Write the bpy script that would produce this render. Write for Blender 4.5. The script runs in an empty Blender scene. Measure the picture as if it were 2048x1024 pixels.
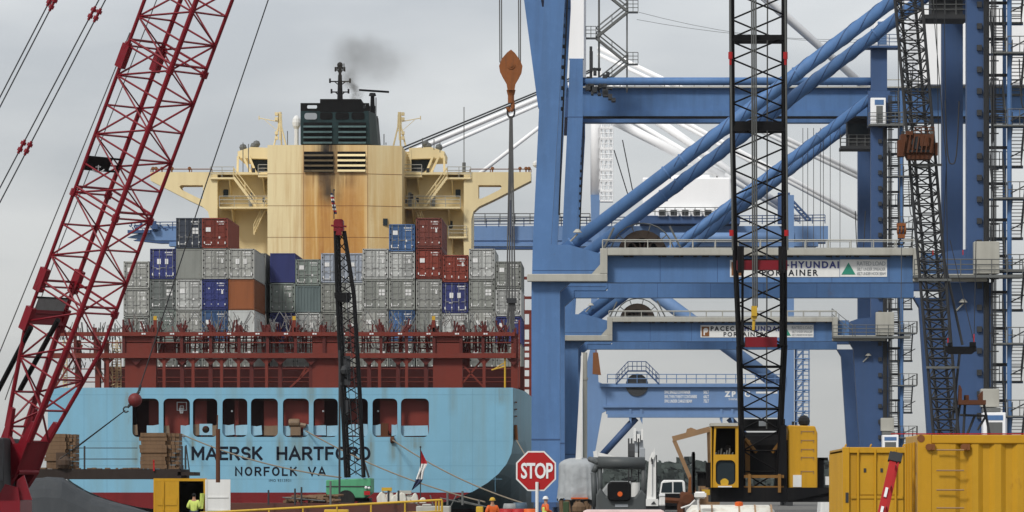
import bpy, math, random
from mathutils import Vector, Matrix
random.seed(7)
scene = bpy.context.scene
COL = scene.collection
R = math.radians
# ---------------------------------------------------------------- camera (level, shifted telephoto)
F, VX, VY, CZ = 8600.0, 1250.0, 985.0, 2.0      # focal length and vanishing point of the quay, photo pixels
cam = bpy.data.cameras.new('camera'); camo = bpy.data.objects.new('camera', cam); COL.objects.link(camo)
camo.location = (0, 0, CZ); camo.rotation_euler = (R(90), 0, 0)
cam.sensor_width = 36; cam.lens = F / 2048 * 36
cam.shift_x = (1024 - VX) / 2048; cam.shift_y = (VY - 512) / 2048
cam.clip_start = 1; cam.clip_end = 20000
scene.camera = camo
# ---------------------------------------------------------------- world and sun
SUN_EL, SUN_AZ = 44, 212      # degrees; sun stands behind the camera, to its left
w = bpy.data.worlds.new('World'); scene.world = w; w.use_nodes = True
nt = w.node_tree; nt.nodes.clear()
def N(t, **k):
    n = nt.nodes.new(t)
    for a, b in k.items(): setattr(n, a, b)
    return n
def sky_world():
    L = nt.links.new
    out = N('ShaderNodeOutputWorld'); bg = N('ShaderNodeBackground')
    sky = N('ShaderNodeTexSky'); sky.sky_type = 'NISHITA'; sky.sun_disc = False
    sky.sun_elevation = R(SUN_EL); sky.sun_rotation = R(SUN_AZ)
    tc = N('ShaderNodeTexCoord'); sep = N('ShaderNodeSeparateXYZ'); L(tc.outputs['Generated'], sep.inputs[0])
    mr = N('ShaderNodeMapRange'); mr.inputs[1].default_value = -0.02; mr.inputs[2].default_value = 0.9
    mr.inputs[3].default_value = 0.0; mr.inputs[4].default_value = 1.0; L(sep.outputs[2], mr.inputs[0])
    cr = N('ShaderNodeValToRGB'); e = cr.color_ramp.elements
    e[0].position = 0; e[0].color = (.43, .435, .42, 1); e[1].position = 1; e[1].color = (.80, .825, .86, 1)
    a = e.new(.06); a.color = (.53, .54, .545, 1)
    a = e.new(.15); a.color = (.68, .70, .72, 1)
    L(mr.outputs[0], cr.inputs[0])
    mp = N('ShaderNodeMapping'); mp.inputs['Scale'].default_value = (9, 9, 30); L(tc.outputs['Generated'], mp.inputs[0])
    mp.inputs['Location'].default_value = (1.7, .4, .35)
    n1 = N('ShaderNodeTexNoise'); n1.inputs['Scale'].default_value = 1.0; n1.inputs['Detail'].default_value = 5; n1.inputs['Roughness'].default_value = .5
    L(mp.outputs[0], n1.inputs['Vector'])
    c2 = N('ShaderNodeValToRGB'); e = c2.color_ramp.elements
    e[0].position = .34; e[0].color = (.85, .865, .89, 1); e[1].position = .66; e[1].color = (1.19, 1.18, 1.165, 1)
    L(n1.outputs[0], c2.inputs[0])
    mul = N('ShaderNodeMix', data_type='RGBA', blend_type='MULTIPLY'); mul.inputs[0].default_value = 1
    L(cr.outputs[0], mul.inputs[6]); L(c2.outputs[0], mul.inputs[7])
    sc = N('ShaderNodeMix', data_type='RGBA', blend_type='MULTIPLY'); sc.inputs[0].default_value = 1
    sc.inputs[7].default_value = (.1, .1, .1, 1); L(sky.outputs[0], sc.inputs[6])
    mx = N('ShaderNodeMix', data_type='RGBA'); mx.inputs[0].default_value = .9
    L(sc.outputs[2], mx.inputs[6]); L(mul.outputs[2], mx.inputs[7])
    L(mx.outputs[2], bg.inputs[0]); bg.inputs[1].default_value = 1.0
    L(bg.outputs[0], out.inputs[0])
sky_world()
sl = bpy.data.lights.new('sun', 'SUN'); sl.energy = 2.5; sl.angle = R(11); sl.color = (1, .965, .91)
so = bpy.data.objects.new('sun', sl); COL.objects.link(so); so.location = (-60, -80, 120)
d = Vector((math.sin(R(SUN_AZ)) * math.cos(R(SUN_EL)), math.cos(R(SUN_AZ)) * math.cos(R(SUN_EL)), math.sin(R(SUN_EL))))
so.rotation_euler = d.to_track_quat('Z', 'Y').to_euler()
vs = scene.view_settings; vs.view_transform = 'Standard'; vs.look = 'None'; vs.exposure = 0; vs.gamma = 1
scene.cycles.max_bounces = 6; scene.cycles.diffuse_bounces = 3; scene.cycles.glossy_bounces = 2
scene.cycles.volume_bounces = 0; scene.cycles.volume_step_rate = 1.0; scene.cycles.volume_max_steps = 128

# ---------------------------------------------------------------- pixel helpers: photo pixel at distance Y -> metres
def X(px, Y): return (px - VX) * Y / F
def Z(py, Y): return CZ + (VY - py) * Y / F
def P(px, py, Y): return Vector((X(px, Y), Y, Z(py, Y)))
def V(*a): return Vector(a)

# ---------------------------------------------------------------- materials
def paint(name, col, rough=.55, var=.22, grime=.3, gcol=(.07, .06, .05), s=1.0, rust=0.0, metal=0.0, rcol=(.16, .055, .02), bump=0.0, rnd=0.0, zsplit=None, stain=None):
    m = bpy.data.materials.new(name); m.use_nodes = True
    t = m.node_tree; L = t.links.new; b = t.nodes['Principled BSDF']
    def n(ty, **k):
        q = t.nodes.new(ty)
        for a, c in k.items(): setattr(q, a, c)
        return q
    tc = n('ShaderNodeTexCoord'); cache = {}
    def noise(scale, det=4, ro=.55):
        if (scale, det, ro) in cache: return cache[scale, det, ro]
        mp = n('ShaderNodeMapping'); mp.inputs['Scale'].default_value = scale; L(tc.outputs['Object'], mp.inputs[0])
        q = n('ShaderNodeTexNoise'); q.inputs['Scale'].default_value = 1; q.inputs['Detail'].default_value = det; q.inputs['Roughness'].default_value = ro
        L(mp.outputs[0], q.inputs['Vector']); cache[scale, det, ro] = q.outputs[0]; return q.outputs[0]
    def ramp(src, a, c, hi=1.0):
        q = n('ShaderNodeMapRange'); q.inputs[1].default_value = a; q.inputs[2].default_value = c; q.inputs[4].default_value = hi
        L(src, q.inputs[0]); return q.outputs[0]
    def mix(fac, A, B, bt='MIX'):
        q = n('ShaderNodeMix', data_type='RGBA', blend_type=bt)
        for sock, v in ((q.inputs[0], fac), (q.inputs[6], A), (q.inputs[7], B)):
            if isinstance(v, (tuple, list)): sock.default_value = tuple(v)[:3] + (1,)
            elif isinstance(v, (int, float)): sock.default_value = v
            else: L(v, sock)
        return q.outputs[2]
    c = col
    if stain:                                    # (colour, x0, x1, z0, z1): a colour patch of that extent, such as rust
        for (sc_, x0, x1, z0, z1, amt, sx_, n0, n1) in stain:
            sp = n('ShaderNodeSeparateXYZ'); L(tc.outputs['Object'], sp.inputs[0])
            def tri(o, lo, hi, soft):
                a_ = ramp(o, lo - soft, lo + soft); b_ = ramp(o, hi + soft, hi - soft)
                q = n('ShaderNodeMath', operation='MULTIPLY'); L(a_, q.inputs[0]); L(b_, q.inputs[1]); return q.outputs[0]
            f1 = tri(sp.outputs[0], x0, x1, sx_ * (x1 - x0)); f2 = tri(sp.outputs[2], z0, z1, .2 * (z1 - z0))
            q = n('ShaderNodeMath', operation='MULTIPLY'); L(f1, q.inputs[0]); L(f2, q.inputs[1])
            st = ramp(noise((1.5, 1.5, .08), 6, .65), n0, n1, amt)
            q2 = n('ShaderNodeMath', operation='MULTIPLY'); L(q.outputs[0], q2.inputs[0]); L(st, q2.inputs[1])
            c = mix(q2.outputs[0], c, sc_)
    if var: c = mix(ramp(noise((.35 * s, .35 * s, .3 * s), 5), .35, .7, var), c, tuple(v * .55 for v in col))
    if var: c = mix(ramp(noise((2.6 * s, 2.6 * s, 2.2 * s), 6, .7), .5, .78, var * .8), c, tuple(min(1, v * 1.3 + .04 * max(col)) for v in col))
    if grime: c = mix(ramp(noise((2.2 * s, 2.2 * s, .16 * s), 6, .6), .46, .8, grime), c, gcol)
    if zsplit:                                   # a second paint colour below a height (boot topping)
        sp = n('ShaderNodeSeparateXYZ'); L(tc.outputs['Object'], sp.inputs[0])
        lt = n('ShaderNodeMath', operation='LESS_THAN'); L(sp.outputs[2], lt.inputs[0]); lt.inputs[1].default_value = zsplit[0]
        c = mix(lt.outputs[0], c, mix(ramp(noise((2.2 * s, 2.2 * s, .16 * s), 6, .6), .46, .8, .45), zsplit[1], tuple(v * .4 for v in zsplit[1])))
    if rust: c = mix(ramp(noise((1.3 * s, 1.3 * s, .5 * s), 7, .72), .66 - .16 * rust, .74 - .1 * rust, min(.9, .35 + rust)), c, rcol)
    if rnd:
        oi = n('ShaderNodeObjectInfo'); r = ramp(oi.outputs['Random'], 0, 1, 1)
        mm = n('ShaderNodeMapRange'); mm.inputs[3].default_value = 1 - rnd; mm.inputs[4].default_value = 1 + rnd; L(oi.outputs['Random'], mm.inputs[0])
        hs = n('ShaderNodeHueSaturation'); L(mm.outputs[0], hs.inputs['Value'])
        if isinstance(c, (tuple, list)): hs.inputs['Color'].default_value = tuple(c)[:3] + (1,)
        else: L(c, hs.inputs['Color'])
        c = hs.outputs[0]
    if isinstance(c, (tuple, list)): b.inputs['Base Color'].default_value = tuple(c)[:3] + (1,)
    else: L(c, b.inputs['Base Color'])
    b.inputs['Roughness'].default_value = rough; b.inputs['Metallic'].default_value = metal
    b.inputs['Specular IOR Level'].default_value = .3 if max(col) > .06 else .12
    if bump:
        bp = n('ShaderNodeBump'); bp.inputs['Strength'].default_value = bump; bp.inputs['Distance'].default_value = .05
        L(noise((3 * s, 3 * s, 3 * s), 6, .65), bp.inputs['Height']); L(bp.outputs[0], b.inputs['Normal'])
    return m
M = {}
def mk(k, *a, **kw): M[k] = paint(k, *a, **kw)
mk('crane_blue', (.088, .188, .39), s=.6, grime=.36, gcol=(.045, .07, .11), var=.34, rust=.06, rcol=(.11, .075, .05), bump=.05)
mk('crane_blue_dark', (.042, .086, .195), s=.6, grime=.3, gcol=(.03, .05, .09), var=.2)  # darker crane blue; on the landside legs it stands for their shading
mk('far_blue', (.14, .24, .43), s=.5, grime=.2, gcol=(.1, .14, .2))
mk('crane_white', (.90, .90, .90), s=.5, grime=.05, gcol=(.4, .4, .38), var=.1)
mk('beige', (.42, .41, .36), s=.8, grime=.3, gcol=(.15, .13, .1))
mk('galv', (.13, .135, .13), s=1, grime=.3, rough=.6)
mk('dark_steel', (.045, .047, .05), s=1, rough=.6)
mk('black', (.007, .007, .008), s=1, rough=.5, grime=.15)
mk('rope', (.10, .10, .10), s=2, rough=.7)
mk('hawser', (.23, .19, .14), s=2, rough=.9)
mk('rust', (.20, .075, .025), s=1.5, rust=.4, rough=.85)
mk('hook_orange', (.24, .078, .02), s=4, rust=.45, grime=.5, gcol=(.05, .03, .02), bump=.2)
mk('red_boom', (.19, .006, .014), s=1.2, grime=.3, gcol=(.06, .01, .015), rough=.42)
mk('red', (.40, .010, .012), s=1.5, grime=.2)
HSTAIN = []
for px_, w_, za, zb, am in ((272, 5, 4.2, 6.7, .9), (385, 4, 4.6, 6.7, .8), (440, 5, 4.9, 6.7, .8), (499, 4, 3.8, 6.7, .8), (560, 6, 4.4, 6.7, .9), (592, 9, 5.0, 6.6, .7), (624, 5, 4.0, 6.7, .8), (742, 5, 3.2, 6.7, .8), (784, 6, 4.6, 6.4, .8), (800, 4, 2.4, 7.5, .7), (830, 12, 5.6, 6.7, .8), (623, 6, 9.4, 10.9, .8), (560, 5, 9.8, 10.9, .6), (770, 4, 9.5, 10.9, .7), (905, 6, 8.6, 10.9, .4), (1000, 12, 9.4, 10.9, .6)):
    xm = X(px_, 357.0) + 29; ww = w_ * 357 / F; HSTAIN.append(((.17, .16, .08), xm - ww, xm + ww, za, zb, am, .5, .3, .6))
mk('hull_blue', (.21, .44, .585), s=.35, grime=.38, gcol=(.20, .24, .18), var=.2, rust=.12, bump=.12, zsplit=(2.0, (.17, .008, .010)), rcol=(.19, .16, .09), stain=HSTAIN)
mk('hull_panel', (.30, .50, .62), s=1.2, grime=.3, rust=.35, gcol=(.15, .16, .12))
mk('bulkhead_red', (.20, .03, .02), s=.7, grime=.35, gcol=(.08, .02, .015), rust=.15)
mk('hull_dark', (.045, .010, .009), s=.7, grime=.4, gcol=(.02, .008, .008))
mk('ball_red', (.15, .02, .02), s=4, grime=.4, rust=.2)
mk('hull_side', (.185, .36, .45), s=.3, grime=.5, gcol=(.16, .2, .2), var=.2, rust=.1, zsplit=(.6, (.05, .012, .012)), rcol=(.1, .08, .05), stain=[((.06, .07, .068), -70, 70, -14, 5.0, .95, .01, -.1, .3)])  # lower hull blends unevenly from blue to grey
mk('rust_dark', (.10, .035, .015), s=1.5, rust=.3, rough=.9)
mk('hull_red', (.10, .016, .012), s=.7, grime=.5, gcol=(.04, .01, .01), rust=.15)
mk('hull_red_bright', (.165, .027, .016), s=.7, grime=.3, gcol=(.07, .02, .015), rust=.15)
mk('cream', (.78, .645, .37), s=.4, grime=.22, gcol=(.36, .22, .09), var=.14, rust=.05, rcol=(.4, .18, .05))
mk('cream_stained', (.78, .645, .37), s=.4, grime=.3, gcol=(.45, .25, .08), var=.12, rust=.06, rcol=(.4, .18, .05),
   stain=[((.60, .33, .09), -3.75, 2.75, 8, 37, 1.0, .05, .05, .42), ((.62, .40, .15), 2.7, 6.6, 8, 37, .85, .1, .3, .58), ((.50, .29, .10), -7.2, -3.7, 8, 37, .6, .15, .45, .64), ((.38, .15, .03), -3.4, 2.2, 10, 36.5, .9, .25, .36, .62), ((.02, .015, .012), -2.3, -.1, 34.0, 38.2, 1.0, .3, .2, .5), ((.03, .018, .01), -2.0, -.2, 31.6, 35.5, .95, .35, .25, .5), ((.10, .05, .02), -3.2, 1.2, 33.2, 35.2, .8, .2, .35, .6)])
mk('teal', (.020, .040, .042), s=.6, grime=.75, gcol=(.012, .012, .012), var=.3)
mk('soot', (.007, .007, .007), s=1, rough=.8, grime=.1)  # real soot; also the dark of louvre gaps and vents
mk('glass', (.022, .032, .038), s=1, rough=.12, grime=.1, var=.1)
mk('white', (.72, .72, .70), s=1.5, grime=.2, gcol=(.3, .27, .22), var=.1)
mk('sign_white', (.78, .78, .76), s=1, grime=.1, var=.05)
mk('ink', (.008, .011, .02), s=1, grime=0, var=0)
mk('sign_blue', (.05, .06, .22), s=1, grime=0, var=.1)
mk('sign_green', (.03, .25, .17), s=1, grime=0, var=.1)
mk('sign_brown', (.22, .09, .03), s=1, grime=0, var=.1)
mk('sign_grey', (.30, .32, .34), s=1, grime=0, var=.1)
mk('yellow_box', (.52, .28, .014), s=1.4, grime=.32, gcol=(.16, .065, .012), rust=.24, rough=.5, bump=.16)
mk('yellow_paint', (.54, .285, .014), s=1.6, grime=.32, gcol=(.16, .07, .01), rough=.4)
mk('rail_yellow', (.58, .36, .03), s=2, grime=.25, rust=.2)
mk('rust_tan', (.20, .135, .085), s=2, grime=.4, rust=.35)
mk('tan', (.31, .19, .10), s=2, grime=.3, rust=.2)
mk('green_paint', (.085, .33, .17), s=1.5, grime=.3, gcol=(.04, .09, .05), rust=.05)
mk('timber', (.17, .105, .06), s=2.5, grime=.5, gcol=(.03, .02, .015), bump=.3, rough=.9)
mk('timber_dark', (.07, .045, .03), s=2.5, grime=.4, bump=.3, rough=.9)
mk('deck_steel', (.035, .027, .024), s=1, rust=.25, rcol=(.09, .045, .03), rough=.8)
mk('tarp_silver', (.36, .38, .39), s=2, grime=.25, gcol=(.2, .2, .2), rough=.5, bump=.5)
mk('hull_seam', (.145, .32, .45), s=.6, grime=.4, gcol=(.14, .16, .12))
mk('tarp_grey', (.05, .055, .06), s=1.2, grime=.3, gcol=(.1, .1, .1), rough=.6, bump=.3)
mk('shadow_yellow', (.22, .105, .02), s=2, grime=.5, rust=.3)  # yellow darkened to put the crane front's shadow into its colour
mk('loader_grey', (.07, .078, .08), s=2, grime=.3, rough=.5)
mk('rubber', (.02, .02, .02), s=3, rough=.85)
mk('orange', (.65, .11, .015), s=2, grime=.15)
mk('hi_vis', (.58, .68, .16), s=5, grime=.12, rough=.8)
mk('skin', (.42, .22, .14), s=6, grime=0, var=.1, rough=.6)
mk('denim', (.035, .045, .075), s=6, rough=.9)
mk('concrete', (.13, .125, .115), s=.3, grime=.25, rough=.9)
mk('asphalt', (.055, .055, .055), s=.2, grime=.2, rough=.9)
mk('flag_red', (.42, .02, .03), s=3, grime=.1, rough=.85); mk('flag_white', (.7, .7, .68), s=3, grime=.1, rough=.85); mk('flag_navy', (.03, .04, .09), s=3, grime=.1, rough=.85)
mk('woods', (.045, .056, .05), s=.08, grime=0, var=.3, rough=.95)
mk('letter_white', (.75, .76, .76), s=1, grime=.1, var=.05)
mk('plate_grey', (.27, .28, .28), s=2, grime=.3)
CONT = {'grey': (.25, .26, .235), 'lightgrey': (.37, .375, .345), 'palegrey': (.42, .43, .41), 'darkgrey': (.15, .165, .155),
        'bluegrey': (.33, .365, .42), 'navy': (.045, .055, .075), 'blue': (.035, .045, .17), 'steelblue': (.055, .12, .26), 'brown': (.16, .045, .033),
        'redbrown': (.20, .04, .025), 'rust': (.23, .075, .025), 'teal': (.16, .21, .21), 'greengrey': (.23, .27, .24), 'white': (.52, .54, .52)}
for k, c in CONT.items(): mk('box_' + k, c, s=1.3, grime=.32, gcol=tuple(v * .3 for v in c), var=.2, rust=.16, rnd=.24)

# ---------------------------------------------------------------- mesh building
ORG = {}
def root_of(o):
    while o.parent: o = o.parent
    return o
class MB:
    def __init__(s): s.v = []; s.f = []
    def add(s, vs, fs):
        b = len(s.v); s.v += [tuple(v) for v in vs]; s.f += [tuple(i + b for i in f) for f in fs]; return s
    def box(s, x0, x1, y0, y1, z0, z1):
        x0, x1 = sorted((x0, x1)); y0, y1 = sorted((y0, y1)); z0, z1 = sorted((z0, z1))
        return s.add([(x0, y0, z0), (x1, y0, z0), (x1, y1, z0), (x0, y1, z0), (x0, y0, z1), (x1, y0, z1), (x1, y1, z1), (x0, y1, z1)],
                     [(0, 3, 2, 1), (4, 5, 6, 7), (0, 1, 5, 4), (1, 2, 6, 5), (2, 3, 7, 6), (3, 0, 4, 7)])
    def pbox(s, px0, px1, py0, py1, Y, dep, z0=None):          # a box whose front face spans these photo pixels at distance Y
        return s.box(X(px0, Y), X(px1, Y), Y, Y + dep, Z(py1, Y) if z0 is None else z0, Z(py0, Y))
    def frame(s, p, q):
        p, q = Vector(p), Vector(q); a = (q - p)
        if a.length < 1e-6: a = Vector((0, 0, 1))
        a.normalize(); u = Vector((0, 0, 1)) if abs(a.z) < .9 else Vector((0, 1, 0))
        b = a.cross(u).normalized(); return p, q, b, b.cross(a).normalized()
    def bar(s, p, q, w, h=None):                               # rectangular bar; w is the horizontal width, h the other
        h = h or w; p, q, b, c = s.frame(p, q); vs = []
        for e in (p, q):
            for i, j in ((-1, -1), (1, -1), (1, 1), (-1, 1)): vs.append(e + b * (w / 2 * i) + c * (h / 2 * j))
        return s.add(vs, [(3, 2, 1, 0), (4, 5, 6, 7), (0, 1, 5, 4), (1, 2, 6, 5), (2, 3, 7, 6), (3, 0, 4, 7)])
    def tube(s, p, q, r, r2=None, n=6):
        r2 = r if r2 is None else r2; p, q, b, c = s.frame(p, q); vs = []
        for e, rr in ((p, r), (q, r2)):
            for i in range(n):
                t = 2 * math.pi * i / n; vs.append(e + b * (rr * math.cos(t)) + c * (rr * math.sin(t)))
        fs = [(i, (i + 1) % n, n + (i + 1) % n, n + i) for i in range(n)]
        return s.add(vs, fs + [tuple(range(n))[::-1], tuple(range(n, 2 * n))])
    def path(s, pts, r, n=6):
        for a, b in zip(pts, pts[1:]): s.tube(a, b, r, n=n)
        return s
    def prism(s, pts, y0, y1):                                 # XZ outline given a depth along Y
        n = len(pts); vs = [(x, y0, z) for x, z in pts] + [(x, y1, z) for x, z in pts]
        return s.add(vs, [tuple(range(n)), tuple(range(2 * n - 1, n - 1, -1))] + [(i, n + i, n + (i + 1) % n, (i + 1) % n) for i in range(n)])
    def pprism(s, pxs, Y, dep): return s.prism([(X(a, Y), Z(b, Y)) for a, b in pxs], Y, Y + dep)
    def prismx(s, pts, x0, x1):                                # YZ outline given a width along X
        n = len(pts); vs = [(x0, y, z) for y, z in pts] + [(x1, y, z) for y, z in pts]
        return s.add(vs, [tuple(range(n)), tuple(range(2 * n - 1, n - 1, -1))] + [(i, n + i, n + (i + 1) % n, (i + 1) % n) for i in range(n)])
    def lathe(s, c, prof, axis='z', n=16):                     # profile of (radius, height)
        c = Vector(c); vs = []
        for r, h in prof:
            for i in range(n):
                t = 2 * math.pi * i / n; a, b = r * math.cos(t), r * math.sin(t)
                vs.append(c + (Vector((a, b, h)) if axis == 'z' else Vector((a, h, b)) if axis == 'y' else Vector((h, a, b))))
        fs = [(k * n + i, k * n + (i + 1) % n, (k + 1) * n + (i + 1) % n, (k + 1) * n + i) for k in range(len(prof) - 1) for i in range(n)]
        return s.add(vs, fs + [tuple(range(n))[::-1], tuple(range((len(prof) - 1) * n, len(prof) * n))])
    def ball(s, c, r, n=12, sz=1.0):
        k = n // 2; return s.lathe(c, [(max(.001, r * math.sin(math.pi * i / k)), -r * sz * math.cos(math.pi * i / k)) for i in range(k + 1)], n=n)
    def plate(s, outer, holes, y0, y1):                        # XZ outline with holes, filled
        cu = bpy.data.curves.new('outline', 'CURVE'); cu.dimensions = '2D'; cu.fill_mode = 'BOTH'; cu.extrude = abs(y1 - y0) / 2
        for ring in [outer] + holes:
            sp = cu.splines.new('POLY'); sp.points.add(len(ring) - 1); sp.use_cyclic_u = True
            for i, (x, z) in enumerate(ring): sp.points[i].co = (x, z, 0, 1)
        me = eval_mesh(cu); ym = (y0 + y1) / 2
        s.add([(v.co.x, ym + v.co.z, v.co.y) for v in me.vertices], [tuple(p.vertices) for p in me.polygons])
        bpy.data.meshes.remove(me); return s
    def rail(s, p, q, h=1.05, step=1.8, r=.028, mids=1):       # a handrail from p to q
        p, q = Vector(p), Vector(q); n = max(1, round((q - p).length / step)); up = Vector((0, 0, h))
        for i in range(n + 1): a = p.lerp(q, i / n); s.tube(a, a + up, r, n=4)
        for k in range(mids + 1): u = up * (1 - k / (mids + 1)); s.tube(p + u, q + u, r, n=4)
        return s
    def flight(s, p, q, wv, n=9, rails=True, r=.03):           # a stair flight; wv = width vector
        p, q, wv = Vector(p), Vector(q), Vector(wv)
        for k in (0, 1): s.bar(p + wv * k, q + wv * k, .06, .24)
        run = Vector((q.x - p.x, q.y - p.y, 0)).normalized() * .24
        for i in range(1, n):
            a = p.lerp(q, i / n); vs = [a - run / 2, a + wv - run / 2, a + wv + run / 2, a + run / 2]
            s.add(vs + [v + Vector((0, 0, -.045)) for v in vs], [(0, 1, 2, 3), (7, 6, 5, 4), (0, 4, 5, 1), (1, 5, 6, 2), (2, 6, 7, 3), (3, 7, 4, 0)])
        if rails:
            for k in (0, 1):
                for h in (1.0, .5): s.tube(p + wv * k + V(0, 0, h), q + wv * k + V(0, 0, h), r, n=4)
                for f in (0, .5, 1): a = p.lerp(q, f) + wv * k; s.tube(a, a + V(0, 0, 1), r, n=4)
        return s
    def islands(s):
        p = list(range(len(s.v)))
        def fd(a):
            while p[a] != a: p[a] = p[p[a]]; a = p[a]
            return a
        for f in s.f:
            for i in f[1:]: p[fd(f[0])] = fd(i)
        out = {}
        for f in s.f: out.setdefault(fd(f[0]), []).append(f)
        for fs in out.values():
            q = MB(); ix = {}
            for f in fs:
                for i in f:
                    if i not in ix: ix[i] = len(q.v); q.v.append(s.v[i])
                q.f.append(tuple(ix[i] for i in f))
            yield q
    def each(s, name, mat, parent, **k): return [q.build(name, mat, parent, **k) for q in s.islands()]
    def build(s, name, mat, parent=None, smooth=False, bevel=0.0, org=None):
        me = bpy.data.meshes.new(name)
        if parent is not None: o_ = ORG[root_of(parent).name]
        elif org is not None: o_ = Vector(org)
        else:
            xs, ys, zs = zip(*s.v); o_ = Vector(((min(xs) + max(xs)) / 2, (min(ys) + max(ys)) / 2, min(zs)))
        me.from_pydata([(a - o_.x, b - o_.y, c - o_.z) for a, b, c in s.v], [], s.f); me.update()
        o = bpy.data.objects.new(name, me); COL.objects.link(o)
        me.materials.append(M[mat] if isinstance(mat, str) else mat)
        if parent is not None: o.parent = parent
        else: o.location = o_; ORG[o.name] = o_.copy()
        if smooth: me.polygons.foreach_set('use_smooth', [True] * len(me.polygons))
        if bevel:
            b = o.modifiers.new('edge', 'BEVEL'); b.width = bevel; b.segments = 2; b.limit_method = 'ANGLE'; b.angle_limit = R(40)
        return o
def eval_mesh(data, mods=None):
    o = bpy.data.objects.new('tmp', data); COL.objects.link(o)
    if mods: mods(o)
    dg = bpy.context.evaluated_depsgraph_get(); dg.update()
    me = bpy.data.meshes.new_from_object(o.evaluated_get(dg)); bpy.data.objects.remove(o)
    if isinstance(data, bpy.types.Curve): bpy.data.curves.remove(data)
    return me
def text(m, body, x0, x1, z0, z1, Y, bold=.012, thick=.02):      # lettering facing the camera side, fitted to a rectangle
    def cv(sp):
        c = bpy.data.curves.new('txt', 'FONT'); c.body = body; c.offset = bold; c.extrude = thick; c.space_character = sp; c.resolution_u = 3; return c
    def ext(me):
        xs = [v.co.x for v in me.vertices]; ys = [v.co.y for v in me.vertices]; return min(xs), max(xs), min(ys), max(ys)
    a = ext(eval_mesh(cv(1))); k = (z1 - z0) / (a[3] - a[2]); want = (x1 - x0) / k
    sp, kx = 1.0, k
    if len(body) > 1:
        b = ext(eval_mesh(cv(2))); slope = (b[1] - b[0]) - (a[1] - a[0]); sp = 1 + (want - (a[1] - a[0])) / slope
        sp = max(.9, min(2.2, sp))
    me = eval_mesh(cv(sp)); e = ext(me); kx = (x1 - x0) / (e[1] - e[0])
    m.add([(x0 + (v.co.x - e[0]) * kx, Y + v.co.z * -1.0, z0 + (v.co.y - e[2]) * k) for v in me.vertices], [tuple(p.vertices) for p in me.polygons])
    bpy.data.meshes.remove(me); return m
def arc(cx, cz, rx, rz, a0, a1, n=9): return [(cx + rx * math.cos(R(a0 + (a1 - a0) * i / n)), cz + rz * math.sin(R(a0 + (a1 - a0) * i / n))) for i in range(n + 1)]
BLOCK = {   # single-stroke capitals: (width, strokes) in a box of height 1
 'M': (.92, [[(0, 0), (0, 1)], [(0.02, .98), (.46, .28), (.9, .98)], [(.92, 1), (.92, 0)]]), 'A': (.86, [[(0, 0), (.43, 1), (.86, 0)], [(.16, .3), (.7, .3)]]),
 'E': (.6, [[(.6, 1), (0, 1), (0, 0), (.6, 0)], [(0.06, .52), (.52, .52)]]), 'F': (.58, [[(.58, 1), (0, 1), (0, 0)], [(.06, .5), (.5, .5)]]),
 'R': (.68, [[(0, 0), (0, 1), (.4, 1)] + arc(.4, .74, .26, .26, 90, -90)[1:] + [(.06, .48)], [(.36, .46), (.7, 0)]]), 'K': (.7, [[(0, 0), (0, 1)], [(.66, 1), (.06, .42)], [(.24, .56), (.7, 0)]]),
 'S': (.66, [arc(.33, .74, .31, .26, 25, 270) + arc(.33, .25, .33, .25, 90, -160)[1:]]), 'H': (.74, [[(0, 0), (0, 1)], [(.74, 0), (.74, 1)], [(.06, .5), (.68, .5)]]),
 'T': (.7, [[(0, 1), (.7, 1)], [(.35, .94), (.35, 0)]]), 'O': (.8, [arc(.4, .5, .4, .5, 90, 452, 24)]), 'D': (.74, [[(.0, .0), (0, 1), (.3, 1)] + arc(.34, .5, .4, .5, 90, -90, 12) + [(.0, 0)]]),
 'N': (.76, [[(0, 0), (0, 1), (.76, 0), (.76, 1)]]), 'L': (.56, [[(0, 1), (0, 0), (.56, 0)]]), 'V': (.84, [[(0, 1), (.42, 0), (.84, 1)]])}
def block_text(m, body, px0, px1, py0, py1, Y, sw=.17):
    x0, x1, z0, z1 = X(px0, Y), X(px1, Y), Z(py1, Y), Z(py0, Y); h = z1 - z0; t = sw * h; hh = h - t; q = 0
    ws = [BLOCK[c][0] * hh + t for c in body]; gap = (x1 - x0 - sum(ws)) / max(1, len(body) - 1); x = x0
    for c, w_ in zip(body, ws):
        for st in BLOCK[c][1]:
            pts = [Vector((x + t / 2 + a * hh, z0 + t / 2 + b * hh)) for a, b in st]; n = len(pts); q += 1; L_, R_ = [], []
            closed = (pts[0] - pts[-1]).length < .02 * h
            for i, p in enumerate(pts):
                d0 = (p - pts[i - 1]).normalized() if i else None; d1 = (pts[i + 1] - p).normalized() if i < n - 1 else None
                d0 = d0 or d1; d1 = d1 or d0; nn = (Vector((-d0.y, d0.x)) + Vector((-d1.y, d1.x))).normalized(); k = min(2.2, 1 / max(.3, nn.dot(Vector((-d0.y, d0.x)))))
                e = p - d0 * (t / 2 if i == 0 and not closed else 0) + d1 * (t / 2 if i == n - 1 and not closed else 0)
                L_.append(e + nn * (t / 2 * k)); R_.append(e - nn * (t / 2 * k))
            yy = Y - .004 * (q % 2); m.add([(v.x, yy, v.y) for v in L_ + R_], [(i, n + i, n + i + 1, i + 1) for i in range(n - 1)])
        x += w_ + gap
    return m
def ptext(m, body, px0, px1, py0, py1, Y, **k): return text(m, body, X(px0, Y), X(px1, Y), Z(py1, Y), Z(py0, Y), Y, **k)
def tag(o, label=None, cat=None, group=None, kind=None):
    for k, v in (('label', label), ('category', cat), ('group', group), ('kind', kind)):
        if v: o[k] = v
    return o
def thing(name, loc, label, cat, group=None):
    o = bpy.data.objects.new(name, None); COL.objects.link(o); o.location = loc; o.empty_display_size = .5
    ORG[o.name] = Vector(loc); return tag(o, label, cat, group)
KIDS = {}
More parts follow.
